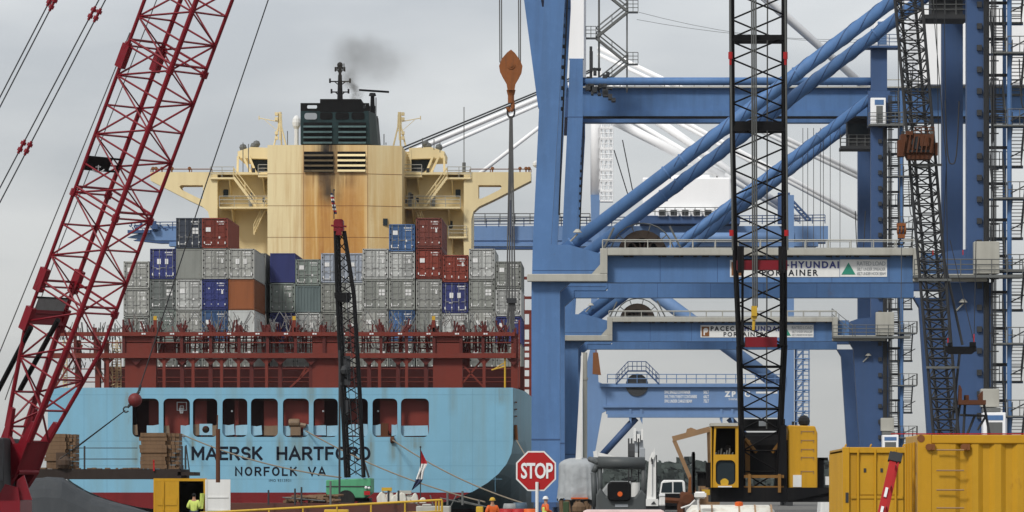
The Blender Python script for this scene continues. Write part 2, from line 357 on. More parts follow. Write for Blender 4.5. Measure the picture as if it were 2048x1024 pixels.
def copy_tree(o, parent=None):
    c = o.copy(); COL.objects.link(c)
    if parent: c.parent = parent
    else: ORG[c.name] = ORG[o.name].copy()
    for ch in [x for x in COL.objects if x.parent == o]: copy_tree(ch, c)
    return c
def lattice(m, A, B, nb, rc, rl, horiz=True, xfaces=(), flip=0, skipface=(), n=5):
    """four-chord lattice from corner list A to corner list B with nb bays"""
    for a, b in zip(A, B): m.tube(a, b, rc, n=n)
    for f in range(4):
        if f in skipface: continue
        g = (f + 1) % 4
        for k in range(nb):
            a0, a1 = A[f].lerp(B[f], k / nb), A[f].lerp(B[f], (k + 1) / nb)
            b0, b1 = A[g].lerp(B[g], k / nb), A[g].lerp(B[g], (k + 1) / nb)
            if horiz: m.tube(a0, b0, rl, n=4)
            if (k + f + flip) % 2: a0, b1 = b0, a1
            m.tube(a0, b1, rl, n=4)
            if f in xfaces:
                m.tube(A[f].lerp(B[f], (k + 1) / nb) if not (k + f + flip) % 2 else A[f].lerp(B[f], k / nb),
                       A[g].lerp(B[g], k / nb) if not (k + f + flip) % 2 else A[g].lerp(B[g], (k + 1) / nb), rl, n=4)
    return m
def round_rect(x0, x1, z0, z1, r, corners=(1, 1, 1, 1), n=5):    # corners: bottom-left, bottom-right, top-right, top-left
    out = []
    for (cx, cz, a), on in zip(((x0 + r, z0 + r, 180), (x1 - r, z0 + r, 270), (x1 - r, z1 - r, 0), (x0 + r, z1 - r, 90)), corners):
        if on: out += [(cx + r * math.cos(R(a + 90 * i / n)), cz + r * math.sin(R(a + 90 * i / n))) for i in range(n + 1)]
        else: out.append((x0 if a in (180, 90) else x1, z0 if a in (180, 270) else z1))
    return out
# ================================================================ SETTING
g = MB()
g.add([(-7.4, -60, 0), (60, -60, 0), (400, -60, 0), (400, 1200, 0), (-7.4, 1200, 0)], [(0, 1, 2, 3, 4)])
g.add([(-7.4, -60, 0), (-7.4, 338, 0), (-400, 338, 0), (-400, -60, 0)], [(0, 1, 2, 3)])
g.add([(-7.4, 338, 0), (-7.4, 1200, 0), (-7.4, 1200, -6), (-7.4, 338, -6)], [(0, 1, 2, 3)])
g.add([(-400, 338, 0), (-7.4, 338, 0), (-7.4, 338, -6), (-400, 338, -6)], [(0, 1, 2, 3)])
tag(g.build('quay_apron', 'concrete', org=(0, 0, 0)), kind='structure')
wm = bpy.data.materials.new('water'); wm.use_nodes = True
def water_mat():
    t = wm.node_tree; b = t.nodes['Principled BSDF']; b.inputs['Base Color'].default_value = (.03, .045, .045, 1); b.inputs['Roughness'].default_value = .12
    nz = t.nodes.new('ShaderNodeTexNoise'); nz.inputs['Scale'].default_value = .6; nz.inputs['Detail'].default_value = 5
    tc = t.nodes.new('ShaderNodeTexCoord'); t.links.new(tc.outputs['Object'], nz.inputs['Vector'])
    bp = t.nodes.new('ShaderNodeBump'); bp.inputs['Strength'].default_value = .3; t.links.new(nz.outputs[0], bp.inputs['Height']); t.links.new(bp.outputs[0], b.inputs['Normal'])
water_mat()
g = MB().add([(-1500, -60, -2.4), (1500, -60, -2.4), (1500, 2600, -2.4), (-1500, 2600, -2.4)], [(0, 1, 2, 3)])
tag(g.build('water', wm, org=(0, 0, 0)), kind='structure')
g = MB().add([(-1500, 1450, -1.5), (1500, 1450, -1.5), (1500, 2600, 1), (-1500, 2600, 1)], [(0, 1, 2, 3)])
tag(g.build('far_shore', 'woods', org=(0, 0, 0)), kind='structure')
def woods():
    g = MB(); rnd = random.Random(3)
    for i in range(420):
        x = rnd.uniform(-60, 190); y = rnd.uniform(1480, 1700); h = rnd.uniform(7, 12) * (1 + .25 * math.sin(x * .09)) + (y - 1480) * .012; r = rnd.uniform(3, 5.5)
        for k in range(34):
            a = rnd.uniform(0, 6.28); q = rnd.random() ** .5 * r; zz = -1 + h * rnd.uniform(.1, 1) ; q *= (1.15 - max(0, zz / h) ** 3 * .8)
            c = Vector((x + q * math.cos(a), y + q * math.sin(a), zz)); s = rnd.uniform(.8, 2.1)
            n = Vector((rnd.gauss(0, .4), rnd.gauss(-.8, .4), rnd.gauss(.2, .4))).normalized(); u = n.orthogonal().normalized() * s; v = n.cross(u)
            g.add([c + u, c + (u + v) * .6, c + v, c - (u - v) * .5, c - u * .9, c - v * 1.1], [(0, 1, 2, 3, 4, 5)])
    tag(g.build('far_woods', 'woods', org=(0, 0, 0)), kind='stuff')
woods()

mk('rod_steel', (.28, .28, .27), s=3, grime=.3); mk('rod_brown', (.17, .15, .135), s=3, grime=.3); mk('teal_light', (.085, .14, .14), s=.8, grime=.75, gcol=(.015, .015, .015), var=.3); mk('sooty_cream', (.12, .09, .05), s=1, grime=.8, gcol=(.015, .012, .01))
# ================================================================ THE SHIP
SX = -29.0
ship = thing('container_ship', (SX, 357, 0), 'light blue container ship seen from its stern with cream superstructure and dark funnel', 'ship')
YT = 357.0
def station(hb, zt, zb, rx, rz, n=10):      # right half of a section, deck edge to centreline
    pts = [(hb, zt), (hb, (zt + zb + rz) / 2)]
    for i in range(n + 1):
        t = math.pi / 2 * i / n; pts.append((hb - rx * (1 - math.cos(t)), zb + rz * (1 - math.sin(t))))
    return pts + [(0, zb)]
def hull():
    m = MB()
    st = [(357, 19.3, 10.7, .5, 11, 5.6), (360, 19.7, 10.65, .2, 11, 6.0), (366, 20.1, 10.6, -.6, 11, 7), (378, 20.3, 10.5, -3.4, 9, 8), (400, 20.3, 10.5, -7.5, 7, 8), (440, 20.3, 10.5, -10, 4, 5),
          (560, 20.3, 10.8, -10, 4, 5), (610, 17, 12.5, -10, 6, 9), (640, 9, 14, -9, 5, 9), (656, .6, 15, -8, .4, 6)]
    secs = []
    for (y, *a) in st:
        h = station(*a); full = [(SX + .4 + x, y, z) for x, z in h] + [(SX + .4 - x, y, z) for x, z in h[-2::-1]]; secs.append(full)
    n = len(secs[0])
    for k, s_ in enumerate(secs): m.v += s_
    for k in range(len(secs) - 1):
        for i in range(n - 1): m.f.append((k * n + i, k * n + i + 1, (k + 1) * n + i + 1, (k + 1) * n + i))
    return m, st
hm, HST = hull()
hb_ = hm.build('hull', 'hull_side', ship, smooth=False)
CX = SX + .4
# main deck
m = MB()
for (a, b) in zip(HST, HST[1:]):
    m.add([(CX - a[1], a[0] + .2, a[2] - .4), (CX + a[1], a[0] + .2, a[2] - .4), (CX + b[1], b[0], b[2] - .4), (CX - b[1], b[0], b[2] - .4)], [(0, 1, 2, 3)])
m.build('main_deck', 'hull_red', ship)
# transom with mooring openings
OPEN = [(265, 318), (327, 380), (386, 435), (445, 495), (502, 556), (566, 618), (627, 676), (686, 736), (745, 795), (802, 858)]
sec = station(19.3, 10.7, .5, 11, 5.6)
outer = [(CX + x, z) for x, z in sec] + [(CX - x, z) for x, z in sec[-2::-1]]
holes = [round_rect(X(a, YT), X(b, YT), Z(874, YT), Z(797, YT), .42) for a, b in OPEN]
tr = MB().plate(outer, holes, YT - .12, YT + .12).build('transom', 'hull_blue', ship)
x0, x1 = X(258, YT), X(866, YT); z0, z1 = Z(878, YT), Z(792, YT)
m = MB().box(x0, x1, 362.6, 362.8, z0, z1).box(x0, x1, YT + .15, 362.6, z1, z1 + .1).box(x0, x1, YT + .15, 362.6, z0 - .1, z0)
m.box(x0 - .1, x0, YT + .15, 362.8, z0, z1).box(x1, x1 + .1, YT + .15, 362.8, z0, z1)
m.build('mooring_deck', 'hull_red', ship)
def bulkheads():
    m = MB()
    for a, b, dpt in ((292, 318, 2.2), (327, 374, 1.2), (386, 410, 1.5), (466, 474, 1.4), (470, 490, 3.4), (525, 556, 1.4), (566, 618, 1.0), (627, 646, 1.5), (700, 716, 2), (758, 795, 1.3), (802, 858, .9)):
        m.box(X(a, YT), X(b, YT), YT + dpt, YT + dpt + .15, z0 + .02, z1 - .02)
    m.each('bulkhead', 'bulkhead_red', ship)
    m = MB(); rn = random.Random(5)
    for i in range(10):                                          # bitts, pipes and lockers on the mooring deck
        a, b = OPEN[i]; x = X(rn.uniform(a + 10, b - 10), YT); m.tube((x, YT + 1.0, z0), (x, YT + 1.0, z0 + rn.uniform(.6, 1.3)), .14)
        m.box(x + .3, x + .7, YT + .7, YT + 1.0, z0, z0 + rn.uniform(.4, 1.0)); m.tube((x - .5, YT + .5, z1 - .3), (x + .9, YT + .5, z1 - .35), .04)
    m.each('deck_gear', 'timber_dark', ship)
    m = MB().box(X(592, YT) - .45, X(592, YT) + .4, YT - .3, YT + .6, z0 + .3, z0 + 1.0)
    m.lathe((X(588, YT), YT + .2, z0 + 1.35), [(.3, -.45), (.34, -.3), (.34, .3), (.3, .45)], 'x', 12).tube((X(600, YT), YT + .2, z0 + 1.2), (X(612, YT), YT + .1, z0 + 1.1), .2)
    m.build('mooring_winch', 'rust_tan', ship)
    lamp = MB()
    for px in (462, 645, 755): lamp.ball((X(px, YT), YT + .8, Z(822, YT)), .09, 8)
    lamp.each('deck_lamp', 'letter_white', ship)
    # basketball hoop seen through the second opening
    xx, zz, yy = X(361, YT), Z(812, YT), YT + 1.1
    h = MB()
    for (a, b, c, d_) in ((-.42, .42, -.36, -.30), (-.42, .42, .30, .36), (-.42, -.36, -.3, .3), (.36, .42, -.3, .3), (-.16, .16, .0, .05), (-.16, -.12, -.14, 0), (.12, .16, -.14, 0)):
        h.box(xx + a, xx + b, yy - .06, yy - .02, zz + c, zz + d_)
    for i in range(10):
        t0, t1 = 2 * math.pi * i / 10, 2 * math.pi * (i + 1) / 10
        h.tube((xx + .2 * math.cos(t0), yy - .3 + .2 * math.sin(t0), zz - .17), (xx + .2 * math.cos(t1), yy - .3 + .2 * math.sin(t1), zz - .17), .02, n=4)
        h.tube((xx + .2 * math.cos(t0), yy - .3 + .2 * math.sin(t0), zz - .17), (xx + .1 * math.cos(t0), yy - .3 + .1 * math.sin(t0), zz - .6), .015, n=4)
    h.build('basketball_hoop', 'letter_white', ship)
bulkheads()
def bulwark():                                                    # the patched light panels in the lower part of the openings
    zt = Z(849, YT); zb = Z(873, YT); rn = random.Random(11)
    spec = [[(0, 10, 't'), (28, 53, 'w')], [(0, 12, 't'), (34, 53, 'w')], [(0, 12, 't'), (12, 38, 'f'), (38, 49, 'o')], [(0, 24, 'w'), (25.5, 50, 'w')], [(0, 22, 'w'), (26, 54, 't')],
            [(0, 15, 'w'), (40, 52, 'w')], [(0, 25, 'w'), (26.5, 49, 'w')], [(0, 24, 'w'), (25, 50, 'w')], [(0, 16, 'w'), (38, 50, 'w')], [(0, 55, 'w')]]
    pn, tn = MB(), MB()
    for (a, b), ps in zip(OPEN, spec):
        for u, v, k in ps:
            d = rn.uniform(-.05, .08); top = zt + rn.uniform(-.08, .06); bot = zb + rn.uniform(.02, .12)
            if k == 'f':
                cx_, cz_, r_ = X(a + (u + v) / 2, YT), (top + bot) / 2, .3
                pn.plate([(X(a + u, YT), bot), (X(a + v, YT), bot), (X(a + v, YT), top), (X(a + u, YT), top)],
                         [[(cx_ + r_ * math.cos(t * .3927), cz_ + r_ * math.sin(t * .3927)) for t in range(16)]], YT + .25, YT + .31)
            else:
                g_ = pn if k == 'w' else tn; xa, xb = X(a + u, YT), X(a + v, YT)
                q = [(xa, bot), (xb, bot + rn.uniform(-.05, .1)), (xb - rn.uniform(0, .08), top), ((xa + xb) / 2, top + rn.uniform(-.1, .03)), (xa, top - rn.uniform(0, .1))]
                g_.prism(q, YT + .2 + d, YT + .26 + d)
    pn.each('bulwark_panel', 'hull_panel', ship); tn.each('bulwark_panel', 'rust_tan', ship)
    m = MB()
    for px in (592, 768): m.box(X(px - 14, YT), X(px + 14, YT), YT - .02, YT + .5, zb - .05, zb + .08); m.box(X(px - 6, YT), X(px + 8, YT), YT + .12, YT + .6, zb + .05, zt + .1)
    m.lathe((X(785, YT), YT - .25, Z(880, YT)), [(.1, -.18), (.26, -.15), (.26, .15), (.1, .18)], 'x', 12)
    m.build('fairlead', 'rust_dark', ship)
bulwark()
for px in (168, 214, 900, 945, 990): MB().box(X(px, YT), X(px, YT) + .03, YT - .124, YT - .12, 2.02, 10.6).build('weld_seam', 'hull_seam', tr)
for z_, a_, b_ in ((6.25, 110, 1018), (4.2, 112, 1012), (3.1, 118, 1004), (10.1, 105, 1020)): MB().box(X(a_, YT), X(b_, YT), YT - .1235, YT - .12, z_, z_ + .03).build('weld_seam', 'hull_seam', tr)
lt = MB()
block_text(lt, 'MAERSK', 383, 525, 893, 920.5, YT - .13, .19); block_text(lt, 'HARTFORD', 553, 741, 893, 920.5, YT - .13, .19)
block_text(lt, 'NORFOLK', 470, 594, 933.5, 952, YT - .13, .19); block_text(lt, 'VA', 616, 652, 933.5, 952, YT - .13, .19)
ptext(lt, 'IMO 9313931', 538, 582, 958.5, 963.5, YT - .135, bold=0, thick=.004)
lt.build('lettering', 'ink', tr)
# draught marks and hull fittings on the starboard corner
m = MB()
for k in range(3): m.box(X(1030, 357.6), X(1034, 357.6), 357.5, 358.4, Z(805 + k * 14, 357), Z(803 + k * 14, 357))
m.pprism([(1028, 850), (1034, 850), (1036, 880), (1030, 880)], 357.4, .8)
m.build('hull_fitting', 'rust', ship)

# ---- superstructure
YS = 446.0
def mir(q): return [(1364 - a, b) for a, b in q]
YC = 438.0
cas = MB(); xl, xr, zt = X(535, YC), X(803, YC), Z(290, YC)
rc = X(735, YC); hole = []
cas.add([(xl, YC, 9), (X(607, YC), YC - .0, 9), (rc, YC, 9), (xr, YC + 1.2, 9), (xr, 453, 9), (xl, 453, 9),
         (xl, YC, zt), (X(607, YC), YC, zt), (rc, YC, zt), (xr, YC + 1.2, zt), (xr, 453, zt), (xl, 453, zt)],
        [(0, 1, 7, 6), (1, 2, 8, 7), (2, 3, 9, 8), (3, 4, 10, 9), (4, 5, 11, 10), (5, 0, 6, 11), (6, 7, 8, 9, 10, 11), (5, 4, 3, 2, 1, 0)])
cas = cas.build('funnel_casing', 'cream_stained', ship)
m = MB()
for py in (348, 412, 475):
    z = Z(py, YC); m.box(xl - .01, rc, YC - .012, YC, z, z + .045); m.bar((rc, YC - .006, z + .02), (xr, YC + 1.19, z + .02), .02, .045)
for px in (607, 735): m.box(X(px, YC), X(px, YC) + .04, YC - .01, YC, 12, zt)
m.each('panel_joint', 'rust', cas)
def louvre(a, b, t, c, Y, n, mat_b, mat_s, parent, sh=.62):
    m = MB().pbox(a, b, t, c, Y - .03, .02); m.build('louvre_dark_sheet', mat_b, parent)  # dark of the gaps between slats put into this sheet's colour
    m = MB(); h = (Z(t, Y) - Z(c, Y)) / n
    for i in range(n):
        z = Z(c, Y) + h * i; m.prismx([(Y - .32, z + h * .1), (Y - .04, z + h * sh), (Y - .04, z + h * (sh - .12)), (Y - .32, z + h * .02)], X(a, Y), X(b, Y))
    m.build('louvre_slat', mat_s, parent)
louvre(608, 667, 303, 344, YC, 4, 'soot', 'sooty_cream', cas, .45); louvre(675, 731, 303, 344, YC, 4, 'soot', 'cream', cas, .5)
MB().pbox(766, 775, 437, 451, YC + .5, .2).build('window', 'glass', cas)
fn = MB(); YF = 440.0
ft = Z(197, YF)
def funnel():
    bx0, bx1, z0f, z1f = X(601, YF), X(741, YF), Z(288, YF), Z(222, YF)
    body = MB().add([(bx0, YF, z0f), (bx1, YF, z0f), (bx1 + .6, YF + 3, z0f), (bx1 + .6, YF + 9, z0f), (bx0, YF + 9, z0f), (bx0, YF, z1f), (bx1 - .2, YF, z1f), (bx1 + .3, YF + 3, z1f), (bx1 + .3, YF + 9, z1f), (bx0, YF + 9, z1f)],
                     [(0, 1, 6, 5), (1, 2, 7, 6), (2, 3, 8, 7), (3, 4, 9, 8), (4, 0, 5, 9), (5, 6, 7, 8, 9)])
    f = body.build('funnel', 'teal', ship)
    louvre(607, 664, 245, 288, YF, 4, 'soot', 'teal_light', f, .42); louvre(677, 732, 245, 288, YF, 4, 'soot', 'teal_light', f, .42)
    m = MB()
    for a, b in ((640, 665), (671, 698), (703, 729)): m.prism(round_rect(X(a, YF), X(b, YF), Z(239, YF), Z(225, YF), .2), YF - .05, YF - .02)
    m.each('vent_dark_plate', 'soot', f)  # the vents' inner darkness is put into these black plates
    m = MB().plate([(bx0, Z(222, YF)), (X(640, YF), Z(222, YF)), (X(640, YF), Z(206, YF)), (bx0, Z(206, YF))], [round_rect(X(614, YF), X(634, YF), Z(217, YF), Z(210, YF), .12)], YF, YF + .3)
    m.plate([(X(724, YF), Z(222, YF)), (X(741, YF), Z(222, YF)), (X(738, YF), Z(206, YF)), (X(724, YF), Z(206, YF))], [round_rect(X(726, YF), X(731, YF), Z(217, YF), Z(209, YF), .1)], YF, YF + .3)
    m.pprism([(640, 224), (728, 224), (722, 198), (640, 198)], YF - .03, 8)
    m.build('funnel_cap', 'soot', f)
    m = MB().prism(round_rect(X(609, YF), X(634, YF), Z(239, YF), Z(226, YF), .25), YF - .06, YF - .02); m.build('vent_sky_plate', 'sign_grey', f)  # grey plate stands for the sky showing through this vent
    m = MB()
    for i, (px, r) in enumerate(((655, .5), (690, .7), (710, .4))): m.tube((X(px, YF), YF + 5, ft - .5), (X(px, YF), YF + 5, ft + .3), r, n=10)
    m.build('exhaust_pipe', 'soot', f)
funnel()
def masts():
    YM = 449.0
    m = MB(); c = X(680, YM)
    m.tube((c, YM, Z(200, YM)), (c, YM, Z(150, YM)), .3, .2).tube((c, YM, Z(150, YM)), (c, YM, Z(127, YM)), .16, .1)
    for py, w_ in ((184, 17), (163, 20), (140, 9)):
        m.bar(P(680 - w_, py, YM), P(680 + w_, py, YM), .12); 
        for s_ in (-1, 1): m.tube(P(680 + s_ * w_, py + 3, YM), P(680 + s_ * w_, py - 6, YM), .1); m.tube(P(680 + s_ * w_ * .55, py, YM), P(680, py + 9, YM), .06)
    m.ball((c, YM, Z(130, YM)), .32, 8).box(c - .35, c + .35, YM - .2, YM + .2, Z(138, YM), Z(134, YM)).tube(P(688, 140, YM), P(688, 127, YM), .05)
    m.build('signal_mast', 'black', ship)
    m = MB().tube(P(745, 215, YM), P(745, 192, YM), .25, .2).tube(P(745, 192, YM), P(745, 186, YM), .4, .3).tube(P(752, 290, YM), P(752, 195, YM), .05).tube(P(745, 270, YM), P(745, 212, YM), .3)
    m.bar(P(718, 180, YM), P(778, 184, YM), .25, .2)
    m.build('radar_scanner', 'black', ship)
    for px, s_ in ((560, -1), (799, 1)):
        m = MB(); b = Z(291, YM); t = Z(224, YM)
        for dx, dy in ((-12, 0), (12, 0), (0, 2.2)): m.tube((X(px + dx, YM), YM + dy, b), (X(px, YM), YM + dy * .3, Z(240, YM)), .09, .07)
        m.box(X(px - 1.5, YM), X(px + 1.5, YM), YM - .1, YM + .1, Z(280, YM), t)
        for dx in (-4, 4): m.tube((X(px + dx, YM), YM, Z(262, YM)), (X(px + dx * .5, YM), YM, t), .06)
        for k in range(7): m.tube(P(px - 4, 262 - k * 5, YM), P(px + 4, 259 - k * 5, YM), .05, n=4)
        for py in (228, 238, 266, 276): m.box(X(px + s_ * 4, YM), X(px + s_ * 10, YM), YM - .3, YM + .3, Z(py + 3, YM), Z(py - 3, YM))
        m.tube(P(px, 244, YM), P(px + s_ * 42, 236, YM), .05).tube(P(px + s_ * 5, 262, YM), P(px + s_ * 30, 240, YM), .03).tube(P(px + s_ * 42, 240, YM), P(px + s_ * 42, 232, YM), .05)
        m.build('signal_tower', 'cream', ship)
    MB().ball((X(593, YM), YM, Z(245, YM)), .45, 12, 1.7).tube(P(593, 290, YM), P(593, 248, YM), .22).build('satellite_dome', 'white', ship)
    MB().ball((X(1072 , YS), YS + 2, Z(325, YS)), .4, 10).build('satellite_dome', 'white', ship)
    m = MB()
    for px, t, b in ((755, 232, 290), (768, 268, 290), (928, 214, 345), (772, 285, 290), (486, 285, 345), (497, 288, 345), (880, 285, 305), (868, 278, 300), (845, 276, 296), (575, 262, 290)):
        m.tube(P(px, b, YS), P(px, t, YS), .045)
    m.tube(P(928, 345, YS), P(928, 325, YS), .18); m.each('aerial', 'galv', ship)
masts()
def house():
    m = MB()
    for q in (((803, 345), (940, 345), (940, 600), (803, 600)), mir(((803, 345), (940, 345), (940, 600), (803, 600)))):
        m.pprism(q, YS + 1.5, 12)
    m.each('accommodation_block', 'cream', ship)
    out = [(803, 345), (1062, 345), (1062, 362), (990, 399), (958, 414), (947, 424), (943, 440), (943, 620), (928, 620), (928, 350), (803, 350)]
    hl = [(957, 371), (1001, 371), (1004, 374), (1000, 380), (972, 394), (963, 398), (957, 398)]
    rr = lambda q: [(X(a, YS), Z(b, YS)) for a, b in q]
    for fl in (0, 1):
        o_, h_ = (mir(out), mir(hl)) if fl else (out, hl)
        wg = MB().plate(rr(o_), [rr(h_)], YS - .6, YS + 2.4).build('bridge_wing', 'cream', ship)
        f = mir if fl else (lambda q: q)
        m = MB(); a, b = f([(940, 345), (1062, 345)]); m.rail(P(*a, YS - .5) , P(*b, YS - .5), .35, 2.2, .05, 0)
        for px in (985, 1020, 1040, 1052, 1058):
            a = f([(px, 345)])[0]; m.tube(P(*a, YS), P(a[0], 338, YS), .07); m.ball(P(a[0], 337, YS), .2, 8)
        m.build('wing_fitting', 'rust', wg)
        m = MB()                                           # galleries, their brackets
        for a, b, py, dp in ((803, 922, 416, 3.4), (895, 942, 356, 2.4), (803, 845, 353, 3.2), (898, 934, 474, 2.4)):
            (a, _), (b, _) = f([(a, 0), (b, 0)]); m.box(X(a, YS), X(b, YS), YS + 1.5 - dp, YS + 1.5, Z(py + 3.5, YS), Z(py, YS))
            mid = (X(a, YS) + X(b, YS)) / 2; hw = abs(X(b, YS) - X(a, YS)) / 2
            for k in (-.6, .6): m.prismx([(YS + 1.5 - dp, Z(py + 4, YS)), (YS + 1.5, Z(py + 4, YS)), (YS + 1.5, Z(py + 4, YS) - 1.5)], mid + k * hw - .06, mid + k * hw + .06)
        m.each('gallery', 'cream', ship)
        m = MB()
        for a, b, py, dp in ((803, 922, 416, 3.3), (895, 942, 356, 2.3), (803, 845, 353, 3.1), (898, 934, 474, 2.3)):
            (a, _), (b, _) = f([(a, 0), (b, 0)]); m.rail((X(a, YS), YS + 1.5 - dp, Z(py, YS)), (X(b, YS), YS + 1.5 - dp, Z(py, YS)), 1.1, 1.5, .035, 2)
        m.build('gallery_rail', 'beige', ship)
        m = MB(); a, b = f([(850, 416), (895, 356)]); m.flight((X(a[0], YS), YS - 1.2, Z(a[1], YS)), (X(b[0], YS), YS - 1.2, Z(b[1], YS)), (0, .9, 0), 12, r=.04)
        a, b = f([(855, 470), (830, 416)]); m.flight((X(a[0], YS), YS - 1.0, Z(a[1], YS)), (X(b[0], YS), YS - 1.0, Z(b[1], YS)), (0, .8, 0), 10, r=.04)
        m.build('stairway', 'cream', ship)
        for a, b, t, c in ((910, 920, 377, 392), (896, 904, 440, 455), (815, 822, 383, 412), (862, 869, 384, 411)):
            (a, _), (b, _) = f([(a, 0), (b, 0)]); m = MB().prism(round_rect(*sorted((X(a, YS), X(b, YS))), Z(c, YS), Z(t, YS), .1), YS + 1.42, YS + 1.56)
            m.build('window' if c < 400 or c > 430 else 'door', 'glass' if c < 400 or c > 430 else 'sign_grey', ship)
        # wheelhouse end: body, sloping glass band, roof
        wh = MB(); wh.pprism(f([(803, 345), (862, 345), (862, 303), (803, 303)]), YS + 4, 6)
        wh = wh.build('wheelhouse', 'cream', ship)
        MB().pprism(f([(822, 342), (855, 342), (863, 318), (820, 318)]), YS + 3.8, .3).build('window_band', 'glass', wh)
        MB().pprism(f([(818, 318), (888, 316), (889, 303), (862, 294), (818, 296)]), YS + 2.6, 8).build('wheelhouse_roof', 'cream', wh)
        m = MB()
        for px0, px1 in ((888, 889), (866, 852), (878, 862)): (a, _), (b, _) = f([(px0, 0), (px1, 0)]); m.bar(P(a, 312, YS + 2.5), P(b, 346, YS + 2.5), .22)
        for px in (808, 821): (a, _), = f([(px, 0)]); m.tube(P(a, 350, YS + 1), P(a, 300, YS + 1), .1)
        for k in range(9): (a, _), (b, _) = f([(808, 0), (821, 0)]); m.tube(P(a, 348 - k * 5, YS + 1), P(b, 348 - k * 5, YS + 1), .05)
        m.each('wheelhouse_strut', 'cream', wh)
        m = MB()
        for px, py in ((851, 288), (856, 292), (878, 295)): (a, _), = f([(px, 0)]); m.ball(P(a, py, YS + 4), .4, 8).tube(P(a, py + 12, YS + 4), P(a, py, YS + 4), .18)
        m.build('searchlight', 'galv', wh)
        m = MB()
        for px, py in ((845, 346), (856, 346), (838, 344), (835, 405), (812, 408), (824, 398)): (a, _), = f([(px, 0)]); m.box(X(a - 3, YS), X(a + 3, YS), YS - .6, YS - .2, Z(py, YS), Z(py - 9, YS))
        m.each('deck_locker', 'dark_steel', ship)
house()
